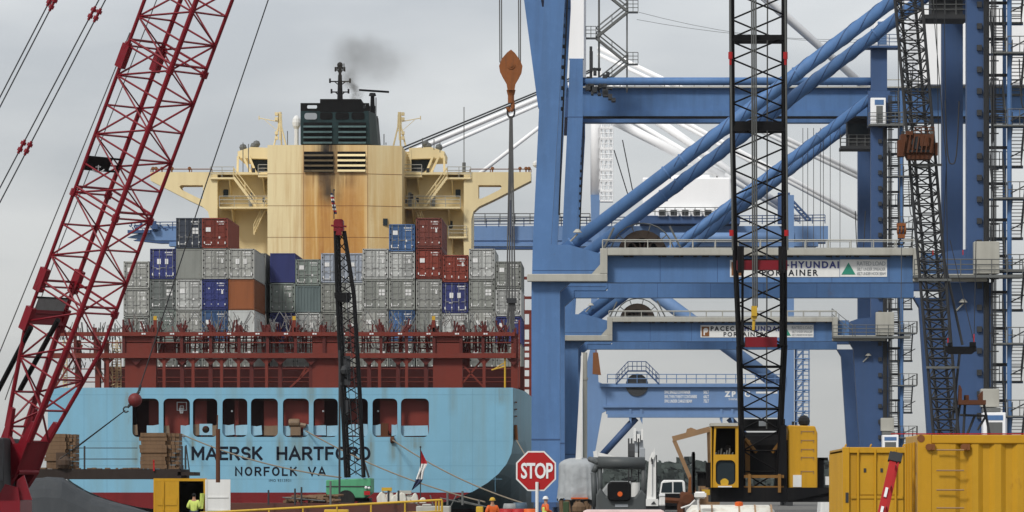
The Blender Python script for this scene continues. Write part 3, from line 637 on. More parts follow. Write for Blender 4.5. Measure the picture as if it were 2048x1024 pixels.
# ---- lashing bridge
YL = 390.0
def lashing_bridge():
    zd = 10.3; rn = random.Random(2)
    m = MB().pbox(215, 1048, 733, 780, 402, .4, z0=zd); m.build('hatch_coaming', 'hull_dark', ship)
    m = MB()
    for a, b in ((250, 312), (625, 684), (866, 925), (1022, 1036)): m.pbox(a, b, 668, 780, YL + .3, 1.2, z0=zd)
    for a, b in ((150, 160), (190, 200), (208, 216)): m.pbox(a, b, 680, 780, YL + 1, 1.0, z0=zd)
    for a, b, t, c in ((316, 352, 684, 706), (355, 372, 684, 730), (826, 832, 684, 702), (925, 940, 680, 735)): m.pbox(a, b, t, c, YL + 1.3, .2)
    panels = m
    lb = MB().pbox(100, 1032, 706, 716, YL - .3, 1.1).build('lashing_bridge', 'hull_red_bright', ship)
    panels.each('tower_panel', 'hull_red_bright', lb)
    m = MB().pbox(112, 1030, 664, 672, YL - .1, .5).pbox(112, 1030, 684, 686, YL + .3, .2)
    m.each('top_beam', 'hull_red_bright', lb)
    top = list(range(300, 1010, 57))
    for px in [150, 190, 247, 306] + [363, 421, 478, 535, 591, 648, 705, 762, 813, 868, 922, 966, 1030]:
        MB().pbox(px - 3, px + 3, 655, 706, YL + .1, .35).build('upper_post', 'hull_red', lb)
    for i, px in enumerate([215, 272, 328, 364, 386, 421, 443, 503, 477, 560, 533, 622, 680, 738, 759, 796, 813, 852, 968, 1027]):
        m = MB().pbox(px - (4 if i % 2 else 3), px + (4 if i % 2 else 3), 716, 782, YL - .1 + (i % 2) * .5, .35, z0=zd)
        x = X(px, YL); z = Z(717, YL)
        for s_ in (-1, 1): m.prism([(x, z), (x + s_ * .62, z), (x, z - .62)] if s_ > 0 else [(x, z), (x, z - .62), (x - .62, z)], YL, YL + .1)
        m.build('post', 'hull_red_bright' if i % 2 == 0 else 'hull_red', lb)
    m = MB()
    for a, b in (((915, 718), (968, 775)), ((962, 722), (915, 778)), ((580, 775), (640, 718)), ((185, 720), (215, 775)), ((110, 775), (165, 690)), ((612, 735), (600, 755))): m.bar(P(*a, YL + .5), P(*b, YL + .5), .16)
    m.each('brace', 'hull_red_bright', lb)
    m = MB()
    for py in (738, 755, 764): m.tube(P(125, py, YL + 6), P(1030, py, YL + 6), .05, n=4)
    for py in (677, 696): m.tube(P(330, py, YL + .9), P(1020, py, YL + .9), .035, n=4)
    m.build('guard_rail', 'hull_red_bright', lb)
    m = MB()
    for px in (310, 588, 867): m.pbox(px - 3.2, px + 3.2, 640, 668, YL + .1, .25)
    m.pbox(1037, 1040, 640, 775, YL + .1, .3); m.each('marker_post', 'hull_red_bright', lb)
    m = MB()
    for px in (310, 588, 867): m.pbox(px - 3.2, px + 3.2, 632, 640, YL + .1, .25)
    m.each('marker_tip', 'rail_yellow', lb)
    m = MB()
    for k, px in enumerate(range(286, 1010, 57)): m.pbox(px - 3, px + 1, 666, 669, YL - .15, .05); m.pbox(px + 2, px + 5, 666, 669, YL - .15, .05)
    m.build('bay_number', 'letter_white', lb)
    grey, red, pale = MB(), MB(), MB()
    for px in [250, 306, 363, 421, 478, 535, 591, 648, 705, 762, 813, 868, 922, 966, 1005]:
        for k in range(15):                                     # lashing rods and turnbuckles standing in clusters
            a = px + rn.uniform(-17, 17); l = rn.uniform(10, 30); le = rn.uniform(-9, 9); d = rn.uniform(.1, 1.3)
            (grey if k % 3 else red).tube(P(a, 667, YL + d), P(a + le, 667 - l, YL + d + .3), .05 if k % 3 else .08, n=4)
        for k in range(4):
            a = px + rn.uniform(-12, 12); grey.tube(P(a, rn.uniform(690, 700), YL + .4), P(a + rn.uniform(-8, 8), 672, YL + .4), .04, n=4)
            red.tube(P(px + rn.uniform(-10, 10), 664, YL + .2), P(px + rn.uniform(-12, 12), 650, YL + .3), .09, n=4)
        for k in (-1, 1): grey.tube(P(px + k * 3, 662, YL + .3), P(px + k * rn.uniform(22, 34), 623, YL + 16), .045, n=4)
    for px in (130, 160, 185, 205, 228): 
        for k in range(5): a = px + rn.uniform(-10, 10); grey.tube(P(a, 680, YL + .5), P(a + rn.uniform(-6, 6), rn.uniform(642, 662), YL + .5), .045, n=4)
    for k in range(260):
        a = rn.uniform(250, 1030); b = rn.uniform(640, 668); pale.tube(P(a, b, YL + rn.uniform(.6, 2.5)), P(a + rn.uniform(-12, 12), b - rn.uniform(2, 22), YL + rn.uniform(.6, 2.5)), .03, n=3)
    for k in range(90):
        a = rn.uniform(125, 245); b = rn.uniform(660, 770); pale.tube(P(a, b, YL + rn.uniform(.6, 2.5)), P(a + rn.uniform(-10, 10), b - rn.uniform(2, 22), YL + rn.uniform(.6, 2.5)), .04, n=3)
    for k in range(150):
        a = rn.uniform(255, 1015); b = rn.uniform(672, 704); q = grey if k % 2 else red
        q.tube(P(a, b, YL + rn.uniform(.4, 1.4)), P(a + rn.uniform(-9, 9), b - rn.uniform(5, 26), YL + rn.uniform(.4, 1.4)), rn.uniform(.035, .07), n=4)
    for k in range(150):
        a = rn.uniform(255, 1015); red.tube(P(a, 705, YL + .9), P(a + rn.uniform(-2, 2), 672 - rn.uniform(0, 14), YL + .9), rn.uniform(.05, .09), n=4)
    for k in range(60):
        a = rn.uniform(255, 1015); b = rn.uniform(674, 700); red.tube(P(a, b, YL + 1.1), P(a + rn.uniform(10, 40), b + rn.uniform(-3, 3), YL + 1.1), .06, n=4)
    tag(pale.build('lashing_rods', 'rod_brown', lb), kind='stuff')
    tag(grey.build('lashing_rods', 'galv', lb), kind='stuff'); tag(red.build('turnbuckles', 'hull_red', lb), kind='stuff')
    m = MB().tube(P(1010, 780, YL), P(1010, 716, YL), .09).tube(P(983, 740, YL), P(1010, 733, YL), .07).tube(P(985, 740, YL), P(1008, 726, YL), .05)
    m.build('davit', 'rail_yellow', ship)
    m = MB()                                                   # access ladders at the port side
    for px in (130, 228, 238): m.tube(P(px - 3, 780, YL + 2), P(px - 3, 680, YL + 2), .05, n=4); m.tube(P(px + 4, 780, YL + 2), P(px + 4, 680, YL + 2), .05, n=4)
    for px in (130, 228, 238):
        for k in range(18): m.tube(P(px - 3, 778 - k * 5.4, YL + 2), P(px + 4, 778 - k * 5.4, YL + 2), .04, n=4)
    for k in range(16): a = rn.uniform(160, 240); b = rn.uniform(690, 770); m.tube(P(a, b, YL + 1.5), P(a + rn.uniform(-10, 10), b + rn.uniform(-12, 12), YL + 1.5), .05, n=4)
    m.build('access_ladder', 'cream', lb)
    # the forward lashing bridges along the starboard side
    for y in (436, 480, 520, 560):
        m = MB()
        for x in (-9.2, -11.4, -46.6, -48.6): m.box(x - .2, x + .2, y, y + .5, zd, 24)
        for z in (13.5, 16.8, 20.2, 23.6): m.box(-49, -8.9, y + .02, y + .48, z, z + .3)
        m.build('lashing_bridge', 'hull_red_bright', ship)
lashing_bridge()

# ================================================================ CONTAINERS ON THE SHIP
CW, CL = 2.44, 12.19
def corr_panel(m, a, b, fixed, z0, z1, axis, n, dep, outward):
    """corrugated panel from a to b along an axis at a fixed plane"""
    prof = []
    for i in range(n):
        s0 = a + (b - a) * i / n; w_ = (b - a) / n
        prof += [(s0, 0), (s0 + w_ * .3, 0), (s0 + w_ * .5, dep), (s0 + w_ * .8, dep)]
    prof.append((b, 0)); vs = []
    for s_, d in prof:
        q = fixed - outward * d
        vs += [(s_, q, z0), (s_, q, z1)] if axis == 'x' else [(q, s_, z0), (q, s_, z1)]
    m.add(vs, [(2 * i, 2 * i + 2, 2 * i + 3, 2 * i + 1) for i in range(len(prof) - 1)])
def cont_meshes(H, L=CL, nl=40):
    w = CW / 2
    b = MB()
    corr_panel(b, .12, L - .12, w - .02, .14, H - .1, 'y', nl, .04, 1); corr_panel(b, .12, L - .12, -w + .02, .14, H - .1, 'y', nl, .04, -1)
    b.box(-w + .02, w - .02, .06, L - .06, H - .04, H - .02); b.box(-w + .02, w - .02, .06, L - .06, .1, .14)
    for sx in (-1, 1):
        for y in (0, L - .14): b.box(sx * w, sx * (w - .14), y, y + .14, 0, H)
        b.box(sx * w, sx * (w - .1), .14, L - .14, H - .1, H - .002); b.box(sx * w, sx * (w - .1), .14, L - .14, 0, .14)
    for y in (0, L - .14): b.box(-w + .14, w - .14, y + .002, y + .138, H - .13, H - .002); b.box(-w + .14, w - .14, y + .002, y + .138, .002, .15)
    corr_panel(b, -w + .14, w - .14, L - .08, .15, H - .13, 'x', 8, .04, 1)
    dr = []
    for s_ in (-1, 1):
        d = MB(); xa, xb = (s_ * .012, s_ * (w - .15)); d.box(xa, xb, .05, .09, .16, H - .14)
        for k in range(4):
            zz = .16 + (H - .3) * (k + .12) / 4; d.box(xa + s_ * .12, xb - s_ * .06, .015, .05, zz, zz + (H - .3) / 4 * .66)
        for e in (.0, 1.0): xx = xa + (xb - xa) * e; d.box(xx - s_ * 0, xx + s_ * (.07 if e == 0 else -.07), .02, .05, .162, H - .142)
        dr.append(d)
    rod = MB()
    for x in (-.92, -.33, .33, .92):
        rod.tube((x, -.015, .08), (x, -.015, H - .06), .022, n=5)
        for z in (.3, 1.15, H - .35): rod.box(x - .05, x + .05, -.03, .012, z, z + .1)
        rod.box(x - .02, x + .34 * (1 if x < 0 else -1), -.035, -.012, 1.02, 1.07)
    gk = MB().box(-.014, .014, -.001, .049, .15, H - .13).box(-w + .13, w - .13, -.002, .049, H - .155, H - .12).box(-w + .13, w - .13, -.002, .049, .145, .175)
    for x in (-w + .15, w - .15):
        gk.box(x - .012, x + .012, -.001, .049, .15, H - .13)
        for z in (.35, 1.0, H * .6, H - .5): gk.box(x - .05, x + .05, -.02, .01, z, z + .12)
    for x in (-w + .09, w - .09):
        for z in (.02, H - .1): gk.box(x - .05, x + .05, -.006, .02, z, z + .08)
    end = MB(); corr_panel(end, -w + .14, w - .14, .02, .15, H - .13, 'x', 7, .035, -1)
    flat = MB().box(-w + .14, w - .14, .03, .07, .15, H - .13)
    mk_ = []
    rn = random.Random(int(H * 10))
    for v in range(4):
        q = MB()
        def dots(x0, x1, z, n, h=.07):
            for i in range(n):
                a = x0 + (x1 - x0) * i / n; q.box(a, a + (x1 - x0) / n * rn.uniform(.5, .85), -.012, .012, z, z + h)
        dots(.2, 1.0, H - .42, 6, .12); dots(.3, .9, H - .62, 5)
        if v == 0: dots(.2, .95, H - 1.0, 4); q.box(.62, .78, -.013, .012, 1.5, 1.85); q.box(-.62, -.5, -.013, .012, H - .9, H - .78)
        if v == 1:
            for i in (0, 1):
                for j in (0, 1): q.box(.3 + i * .32, .56 + i * .32, -.013, .012, 1.35 + j * .32, 1.6 + j * .32)
            dots(-.95, -.3, .35, 4)
        if v == 2: q.box(-.85, -.4, -.013, .012, 1.55, 1.95); q.box(.35, .5, -.013, .012, .9, 1.1); dots(-.9, -.3, .3, 3)
        if v == 3: q.box(-.55, -.2, -.013, .012, 1.4, 1.9); q.box(.2, .5, -.013, .012, 1.4, 1.9); dots(-.6, -.25, .9, 3, .1); dots(.25, .9, .25, 4)
        for x in (-1.0, -.35, .3, .95): q.box(x - .03, x + .06, -.04, -.012, rn.uniform(.3, .5), rn.uniform(.55, .62))
        mk_.append(q)
    return dict(body=b, doors=dr, rod=rod, gasket=gk, end=end, flat=flat, mark=mk_)
def to_mesh(mb, nm):
    me = bpy.data.meshes.new(nm); me.from_pydata(mb.v, [], mb.f); me.update(); me.materials.append(None); return me
CM = {}
for H in (2.56, 2.86):
    q = cont_meshes(H); CM[H] = dict(body=to_mesh(q['body'], 'container_body'), doors=[to_mesh(d, 'container_door') for d in q['doors']], rod=to_mesh(q['rod'], 'locking_rods'), gasket=to_mesh(q['gasket'], 'gasket'),
                                     end=to_mesh(q['end'], 'end_wall'), flat=to_mesh(q['flat'], 'end_wall'), mark=[to_mesh(d, 'markings') for d in q['mark']])
mk('mark_white', (.8, .8, .78), s=2, grime=.2)
def mobj(nm, me, mat, parent):
    o = bpy.data.objects.new(nm, me); COL.objects.link(o); o.parent = parent
    o.material_slots[0].link = 'OBJECT'; o.material_slots[0].material = M[mat]; return o
ORD = ['', 'second', 'third', 'fourth', 'fifth', 'sixth', 'seventh', 'eighth', 'ninth', 'tenth', 'eleventh', 'twelfth', 'thirteenth', 'fourteenth', 'fifteenth']
CNAME = {'grey': 'grey', 'lightgrey': 'light grey', 'palegrey': 'pale grey', 'darkgrey': 'dark grey', 'bluegrey': 'blue-grey', 'navy': 'dark navy', 'blue': 'deep blue', 'steelblue': 'steel blue',
         'brown': 'brown', 'redbrown': 'red-brown', 'rust': 'rust orange', 'teal': 'grey-green', 'greengrey': 'greenish grey', 'white': 'whitish'}
def ship_container(x, y, z, H, col, style, mark, label):
    t = thing('shipping_container', (x, y, z), label, 'shipping container', 'containers stacked on the ship')
    c = CM[H]; body = mobj('body', c['body'], 'box_' + col, t)
    if style == 'd':
        for i, d in enumerate(c['doors']): mobj('door', d, 'box_' + col, t)
        mobj('locking_rods', c['rod'], 'rod_steel' if col not in ('blue', 'navy', 'brown', 'redbrown') or mark % 2 else 'box_' + col, t)
        mobj('gasket', c['gasket'], 'soot', t)
        mobj('markings', c['mark'][mark], 'mark_white', t)
    elif style == 'e': mobj('end_wall', c['end'], 'box_' + col, t)
    else: mobj('end_wall', c['flat'], 'box_' + col, t)
    return t
NEAR = 408.0; B0 = 13.5
HC, ST = 2.86, 2.56
COLS = {  # column index -> (left pixel at NEAR, stack from the bottom)
    0: (247, [(ST, 'grey', 'd', 0), (ST, 'grey', 'd', 1), (ST, 'lightgrey', 'd', 0), (ST, 'lightgrey', 'd', 2)]),
    1: (300, [(HC, 'grey', 'd', 2), (HC, 'greengrey', 'd', 0), (HC, 'darkgrey', 'd', 1), (HC, 'blue', 'd', 3)]),
    2: (352, [(HC, 'darkgrey', 'd', 1), (HC, 'lightgrey', 'd', 0), (HC, 'palegrey', 'd', 2), (HC, 'grey', 'f', 0), (HC, 'navy', 'd', 1)]),
    3: (404, [(HC, 'grey', 'd', 0), (HC, 'steelblue', 'd', 2), (HC, 'blue', 'd', 0), (HC, 'lightgrey', 'd', 0), (HC, 'redbrown', 'd', 2)]),
    4: (457, [(HC, 'grey', 'd', 1), (HC, 'white', 'f', 0), (HC, 'rust', 'f', 0), (HC, 'lightgrey', 'd', 3)]),
    9: (725, [(HC, 'grey', 'd', 1), (HC, 'lightgrey', 'd', 2), (HC, 'grey', 'd', 1), (HC, 'palegrey', 'd', 0)]),
    10: (778, [(HC, 'darkgrey', 'd', 0), (HC, 'steelblue', 'd', 0), (HC, 'grey', 'd', 1), (ST, 'palegrey', 'd', 0), (ST, 'steelblue', 'd', 2)]),
    11: (832, [(HC, 'grey', 'd', 0), (HC, 'grey', 'd', 1), (HC, 'lightgrey', 'd', 0), (HC, 'redbrown', 'd', 2), (HC, 'brown', 'd', 0)]),
    12: (885, [(ST, 'lightgrey', 'd', 0), (HC, 'palegrey', 'd', 0), (HC, 'blue', 'd', 3), (ST, 'redbrown', 'd', 0)]),
    13: (938, [(HC, 'grey', 'd', 2), (HC, 'lightgrey', 'd', 3), (HC, 'grey', 'd', 1), (HC, 'palegrey', 'd', 2)]),
    14: (991, [(ST, 'grey', 'd', 0), (ST, 'blue', 'd', 2), (ST, 'palegrey', 'd', 0), (ST, 'grey', 'd', 2)]),
}
FARR = {4: (482, [(HC, 'darkgrey', 'd', 0), (HC, 'grey', 'd', 1), (HC, 'darkgrey', 'd', 2), (HC, 'grey', 'd', 0)]), 5: (540, [(HC, 'grey', 'd', 0), (HC, 'blue', 'd', 2), (HC, 'greengrey', 'd', 0), (HC, 'blue', 'f', 0)]),
        6: (591, [(HC, 'grey', 'd', 2), (HC, 'white', 'd', 3), (ST, 'teal', 'e', 0), (ST, 'greengrey', 'd', 2)]),
        7: (642, [(HC, 'grey', 'd', 0), (HC, 'grey', 'd', 1), (HC, 'grey', 'd', 0), (HC, 'bluegrey', 'd', 2)]),
        8: (692, [(HC, 'grey', 'd', 1), (HC, 'grey', 'd', 2), (HC, 'white', 'd', 0), (HC, 'bluegrey', 'd', 2)])}
LOOK = {'d': ['small white door labels', 'four white door squares', 'white door patch', 'two white door plates'], 'e': ['ribbed closed end'] * 4, 'f': ['plain closed end'] * 4}
for src, yb, b0 in ((COLS, NEAR, B0), (FARR, 421.0, B0 + .3)):
    for ci, (px, st) in src.items():
        z = b0
        for ti, (H, col, sty, mkx) in enumerate(st):
            row = 'topmost' if ti == len(st) - 1 else 'bottom' if ti == 0 else ORD[ti] + ' from bottom'
            place = f'{row} of {ORD[ci]} column from left' if ci < 14 else f'{row} of last column right'
            if ci == 4 and yb > 415: place = place.replace('fifth column from left', 'the column hidden behind the rust container')
            if ci == 0: place = f'{row} of leftmost column'
            ship_container(X(px, yb) + CW / 2, yb + (ci % 3) * .04, z, H, col, sty, mkx, f'{CNAME[col]} container, {LOOK[sty][mkx]}, {place}' if not (ci == 4 and yb > 415) else f'{CNAME[col]} container {place}')
            z += H + .065
mk('reel_brown', (.045, .032, .024), s=2, grime=.4, rust=.2)
# ================================================================ SHIP-TO-SHORE CRANES
def tnode(m, Y, y0, y1, pts): return m.prism([(x, z) for x, z in pts], Y + y0, Y + y1)
def sts():
    Y = 308.0; D = 24.0
    root = thing('gantry_crane', (9.7, Y + 12, 0), 'blue container crane whose broad portal carries the larger white sign', 'crane', 'blue gantry cranes along the quay')
    for k, y in enumerate((Y, Y + D)):
        m = MB()                                                   # waterside leg: lower, node, leaning upper
        m.prism([(-6.7, 1.3), (-4.66, 1.3), (-4.66, 16.4), (-3.95, 17.05), (-3.95, 17.6), (-6.7, 17.6)], y, y + 1.6)
        m.prism([(-6.66, 17.6), (-1.55, 17.6), (-1.35, 17.8), (-1.35, 19.0), (-4.0, 19.75), (-5.3, 19.75), (-4.2, 39.4), (-4.2, 45.2), (-5.5, 45.2), (-5.7, 39.4), (-6.62, 19.4)], y + .05, y + 1.5)
        leg = m.build('leg', 'crane_blue', root)
        m = MB().box(-6.71, -4.65, y - .02, y, 5.75, 5.85).box(-6.6, -1.5, y + .03, y + .05, 17.9, 17.93).box(-5.7, -4.2, y + .03, y + .05, 39.35, 39.42); m.build('weld_seam', 'crane_blue_dark', leg)
        m = MB()                                                   # landside leg, its shading put into the darker blue
        m.prism([(23.7, 1.3), (26.3, 1.3), (26.3, 17.05), (22.3, 17.05), (22.75, 16.3)], y, y + 1.6)
        m.box(24.5, 26.1, y + .05, y + 1.5, 17.05, 38.4)
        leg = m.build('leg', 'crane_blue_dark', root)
        if k == 0:
            m = MB()
            for i in range(23): m.box(25.2, 25.55, y - .2, y + .04, 4.2 + i * 1.55, 4.6 + i * 1.55)
            m.each('cable_bracket', 'dark_steel', leg)
            m = MB()
            for i in range(4): m.tube((25.72 + i * .1, y - .12, 3), (25.72 + i * .1, y - .12, 38.3), .05, n=4)
            m.each('power_cable', 'dark_steel', leg)
        # portal beam with haunches
        m = MB().prism([(-3.95, 17.05), (22.3, 17.05), (22.3, 19.15), (-1.36, 19.15), (-1.36, 17.605), (-3.95, 17.605)], y + .1, y + 1.45)
        m.build('portal_beam', 'crane_blue', root)
        for x in (2.5, 6.6, 10.7, 14.8, 18.9): MB().box(x, x + .035, y + .09, y + .1, 17.06, 18.95).build('weld_seam', 'crane_blue_dark', root)
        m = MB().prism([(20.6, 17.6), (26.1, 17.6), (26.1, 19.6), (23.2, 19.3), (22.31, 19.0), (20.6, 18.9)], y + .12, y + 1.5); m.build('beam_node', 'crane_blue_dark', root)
        m = MB().tube((-4.2, y + .8, 43.0), (24.5, y + .8, 43.0), .4, n=14)
        m.build('tie_pipe', 'crane_blue', root, smooth=True)
        # diagonal with helical strakes
        a, b = V(-4.7, y + .8, 19.15), V(24.6, y + .8, 41.4)
        m = MB().tube(a, b, .48, n=18); dg = m.build('diagonal_brace', 'crane_blue', root, smooth=True)
        m = MB(); ax = (b - a); L_ = ax.length; ax.normalize(); _, _, u, v_ = m.frame(a, b)
        for ph in (0, 2.094, 4.189):
            pts = [a + ax * (L_ * (.28 + .72 * i / 90)) + (u * math.cos(ph + i * .29) + v_ * math.sin(ph + i * .29)) * .49 for i in range(91)]
            m.path(pts, .036, 4)
        m.build('helical_strake', 'crane_blue_dark', dg)
        m = MB()
        for t in (.03, .26, .30, .58, .82): q = a + ax * (L_ * t); m.tube(q, q + ax * .12, .54, n=18)
        m.each('flange', 'crane_blue', dg)
        m = MB().box(-5.6, -4.1, y + .1, y + 1.4, 45.2, 69); m.build('mast_leg', 'crane_white', root)
        m = MB().box(24.2, 26.4, y + .1, y + 1.4, 38.4, 42); m.build('leg_head', 'crane_blue_dark', root)
    # cable tray / walkway fascia
    y = Y - .75
    m = MB().box(-7.0, -1.25, y, Y - .02, 17.08, 17.62).box(-1.78, -1.25, y, Y - .02, 17.62, 19.45).box(-1.25, 20.6, y, Y + .08, 18.95, 19.45).box(20.6, 21.15, y, Y + .08, 17.62, 19.45).box(20.6, 25.9, y, Y + .08, 17.08, 17.62)
    m.add([(-2.4, y + .05, 17.6), (-1.78, y + .05, 17.6), (-1.78, y + .05, 18.3)], [(0, 1, 2)])
    m.build('cable_tray', 'beige', root, bevel=.05)
    m = MB().rail((-1.6, Y - .6, 19.45), (21, Y - .6, 19.45), .6, 1.6, .045, 0).rail((-1.6, Y + 1.5, 19.15), (21, Y + 1.5, 19.15), .9, 1.6, .03, 1); m.build('handrail', 'beige', root)
    m = MB(); rn = random.Random(4)
    for i in range(40): x = rn.uniform(-1, 20); m.box(x, x + rn.uniform(.1, .4), Y - .3, Y - .1, 18.85, 18.95)
    m.build('tray_hanger', 'dark_steel', root)
    # upper girder pair, boom raised
    for yy in (Y + 7.5, Y + 15):
        MB().box(-6.3, 52, yy, yy + 1.3, 40.7, 43.0).box(-6.3, 52, yy - .25, yy + 1.5, 40.1, 40.7).build('girder', 'crane_blue', root)
        MB().prism([(-6.4, 39.6), (-8.8, 41), (-15.5, 92), (-13.0, 92.5), (-5.6, 42)], yy, yy + 1.3).build('boom', 'crane_blue', root)
    for k in range(2):
        m = MB().tube((-4.9 + k * 1.0, Y + 5 + 13 * k, 69.3), (25.5 + k * 1.4, Y + 8 + 7.5 * k, 42.0), .38, n=12); m.build('backstay', 'crane_white', root, smooth=True)
    MB().box(-6, -3.6, Y, Y + D + 1.5, 68.6, 70).build('mast_head', 'crane_white', root)
    m = MB().rail((-5, Y + 7.4, 43.0), (52, Y + 7.4, 43.0), .8, 1.5, .05, 0).box(-5, 52, Y + 6.9, Y + 7.45, 42.95, 43.08); m.build('handrail', 'beige', root)
    MB().box(-6.3, 52, Y + 7.2, Y + 7.6, 39.85, 40.09).build('underside_shade_rail', 'black', root)  # rail box coloured black for the shaded underside of the girder
    MB().box(29.5, 46, Y + 5, Y + 19, 43.1, 50.8).build('machine_house', 'crane_white', root)
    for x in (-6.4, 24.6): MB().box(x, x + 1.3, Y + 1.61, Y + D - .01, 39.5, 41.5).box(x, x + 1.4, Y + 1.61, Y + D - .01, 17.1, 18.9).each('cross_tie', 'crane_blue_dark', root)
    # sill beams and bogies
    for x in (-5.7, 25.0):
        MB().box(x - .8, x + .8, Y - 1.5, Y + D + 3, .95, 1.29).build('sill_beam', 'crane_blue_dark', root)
        for yy in (Y - 1, Y + 3, Y + D - 2, Y + D + 2):
            bg = MB().box(x - .55, x + .55, yy - 1.2, yy + 1.2, .45, .94).build('bogie', 'crane_blue_dark', root)
            m = MB()
            for q in (-.7, .7): m.lathe((x, yy + q, .42), [(.38, -.2), (.38, .2)], 'x', 14)
            m.build('wheel', 'dark_steel', bg)
    # cable reel
    m = MB(); c = V(1.25, Y + 2.0, 19.1)
    m.lathe(c, [(1.8, -.3), (1.8, -.22), (.3, -.2), (.3, .25), (1.8, .27), (1.8, .35)], 'y', 28)
    for i in range(14): t = R(i * 25.7); m.bar(c + V(0, -.33, 0), c + V(1.78 * math.cos(t), -.33, 1.78 * math.sin(t)), .1, .1)
    for r in (.7, 1.1, 1.45): m.lathe(c, [(r, -.36), (r + .12, -.36), (r + .12, -.3), (r, -.3)], 'y', 24)
    m.build('cable_reel', 'reel_brown', root)
    m = MB()
    for i in range(13): t0, t1 = R(i * 15), R(i * 15 + 15); m.tube(c + V(2.3 * math.cos(t0), -.2, 2.3 * math.sin(t0)), c + V(2.3 * math.cos(t1), -.2, 2.3 * math.sin(t1)), .05, n=4)
    for t in (40, 75, 110, 140): m.tube(c + V(1.8 * math.cos(R(t)), -.2, 1.8 * math.sin(R(t))), c + V(2.3 * math.cos(R(t)), -.2, 2.3 * math.sin(R(t))), .04, n=4)
    m.tube((-1.5, Y + .3, 19.5), (-.8, Y + .3, 21), .08); m.tube((4.0, Y + .3, 19.5), (3.2, Y + .3, 21.1), .08)
    m.build('reel_guard', 'galv', root)
    # signs on the portal
    yy = Y + .06
    sg = MB().pbox(1460, 1679, 520, 554, yy, .04).build('name_sign', 'sign_white', root)
    m = MB(); ptext(m, 'PACECO', 1488, 1571, 523, 536, yy - .02, bold=.03, thick=.008); ptext(m, 'PORTAINER', 1524, 1636, 539, 551.5, yy - .02, bold=.02, thick=.008)
    m.build('lettering', 'ink', sg)
    m = MB().pbox(1573, 1578, 529, 531.5, yy - .03, .025); ptext(m, 'HYUNDAI', 1582, 1678, 522.5, 536.5, yy - .02, bold=.035, thick=.008); m.build('lettering', 'sign_blue', sg)
    m = MB().plate([(X(1463, yy), Z(551, yy)), (X(1484, yy), Z(551, yy)), (X(1484, yy), Z(524, yy)), (X(1463, yy), Z(524, yy))],
                   [[(X(1474.5, yy) + .24 * math.cos(R(a)), Z(534, yy) + .24 * math.sin(R(a))) for a in range(-110, 180, 24)] + [(X(1468, yy), Z(548, yy)), (X(1472, yy), Z(548, yy))]], yy - .03, yy - .004)
    m.build('emblem', 'sign_brown', sg)
    sg = MB().pbox(1680, 1774, 519, 553.5, yy, .04).build('load_sign', 'sign_white', root)
    MB().pprism([(1683, 549), (1711, 549), (1697, 525)], yy - .025, .02).build('emblem', 'sign_green', sg)
    m = MB(); ptext(m, 'RATED LOAD', 1714, 1771, 523, 531, yy - .02, bold=.0, thick=.008); ptext(m, '50LT UNDER SPREADER', 1714, 1771, 535, 541, yy - .02, bold=0, thick=.008); ptext(m, '65LT UNDER HOOK BEAM', 1714, 1771, 544, 550, yy - .02, bold=0, thick=.008)
    m.build('lettering', 'sign_grey', sg)
    # landside stair tower (dog-leg flights seen end-on)
    xs = 26.45
    m = MB().tube((27.55, Y + .2, .4), (27.55, Y + .2, 42), .17, n=10).tube((27.55, Y + 4.2, .4), (27.55, Y + 4.2, 42), .14, n=10)
    for i in range(8): m.bar((26.1, Y + .3, 2.2 + i * 5.2), (28.9, Y + .3, 2.2 + i * 5.2), .16).bar((26.1, Y + 4.2, 4.8 + i * 5.2), (28.9, Y + 4.2, 4.8 + i * 5.2), .16)
    m.build('stair_post', 'crane_blue', root)
    for i in range(8):
        z = 2.3 + i * 5.2; m = MB()
        m.flight((xs, Y + .6, z), (xs, Y + 3.6, z + 2.6), (.9, 0, 0), 11).flight((xs + 1.35, Y + 3.6, z + 2.6), (xs + 1.35, Y + .6, z + 5.2), (.9, 0, 0), 11)
        m.build('stair_flight', 'galv', root)
        m = MB().box(xs - .1, xs + 2.6, Y - .8, Y + .6, z - .12, z).rail((xs + .9, Y - .8, z), (xs + 2.6, Y - .8, z), 1.1, .9, .032, 1).rail((xs + 2.6, Y - .8, z), (xs + 2.6, Y + .6, z), 1.1, .8, .032, 1)
        m.build('stair_landing', 'galv', root); m = MB()
        m.box(xs - .1, xs + 2.4, Y + 3.6, Y + 4.9, z + 2.48, z + 2.6).rail((xs, Y + 4.9, z + 2.6), (xs + 2.4, Y + 4.9, z + 2.6), 1.1, .8, .032, 1)
        m.build('stair_landing', 'galv', root)
    m = MB()
    for i in range(4): m.tube((26.22 + i * .11, Y - .3 + i * .05, 2.5), (26.22 + i * .11, Y - .3 + i * .05, 41.5), .045, n=5)
    for i in range(30): m.bar((26.1, Y - .2, 3 + i * 1.3), (26.75, Y - .2, 3 + i * 1.3), .09)
    for i in range(15): m.bar((27.55, Y + .1, 2.6 + i * 2.6), (28.9, Y + .1, 3.3 + i * 2.6), .09).bar((26.2, Y + 1.2, 3.4 + i * 2.6), (27.5, Y + 1.2, 3.4 + i * 2.6), .14, .22)
    m.build('conduit_rack', 'dark_steel', root)
    # waterside zigzag stair up the mast
    m = MB(); z = 42.2
    for i in range(6):
        a, b = ((-2.9, .3) if i % 2 == 0 else (.3, -2.9)); m.flight((a, Y + 1, z), (b, Y + 1, z + 2.6), (0, .9, 0), 9, r=.035)
        e = (.3, 1.3) if i % 2 == 0 else (-3.9, -2.9); m.box(e[0], e[1], Y + .9, Y + 2, z + 2.5, z + 2.6).rail((e[0], Y + .9, z + 2.6), (e[1], Y + .9, z + 2.6), 1.1, .5, .035, 2); z += 2.6
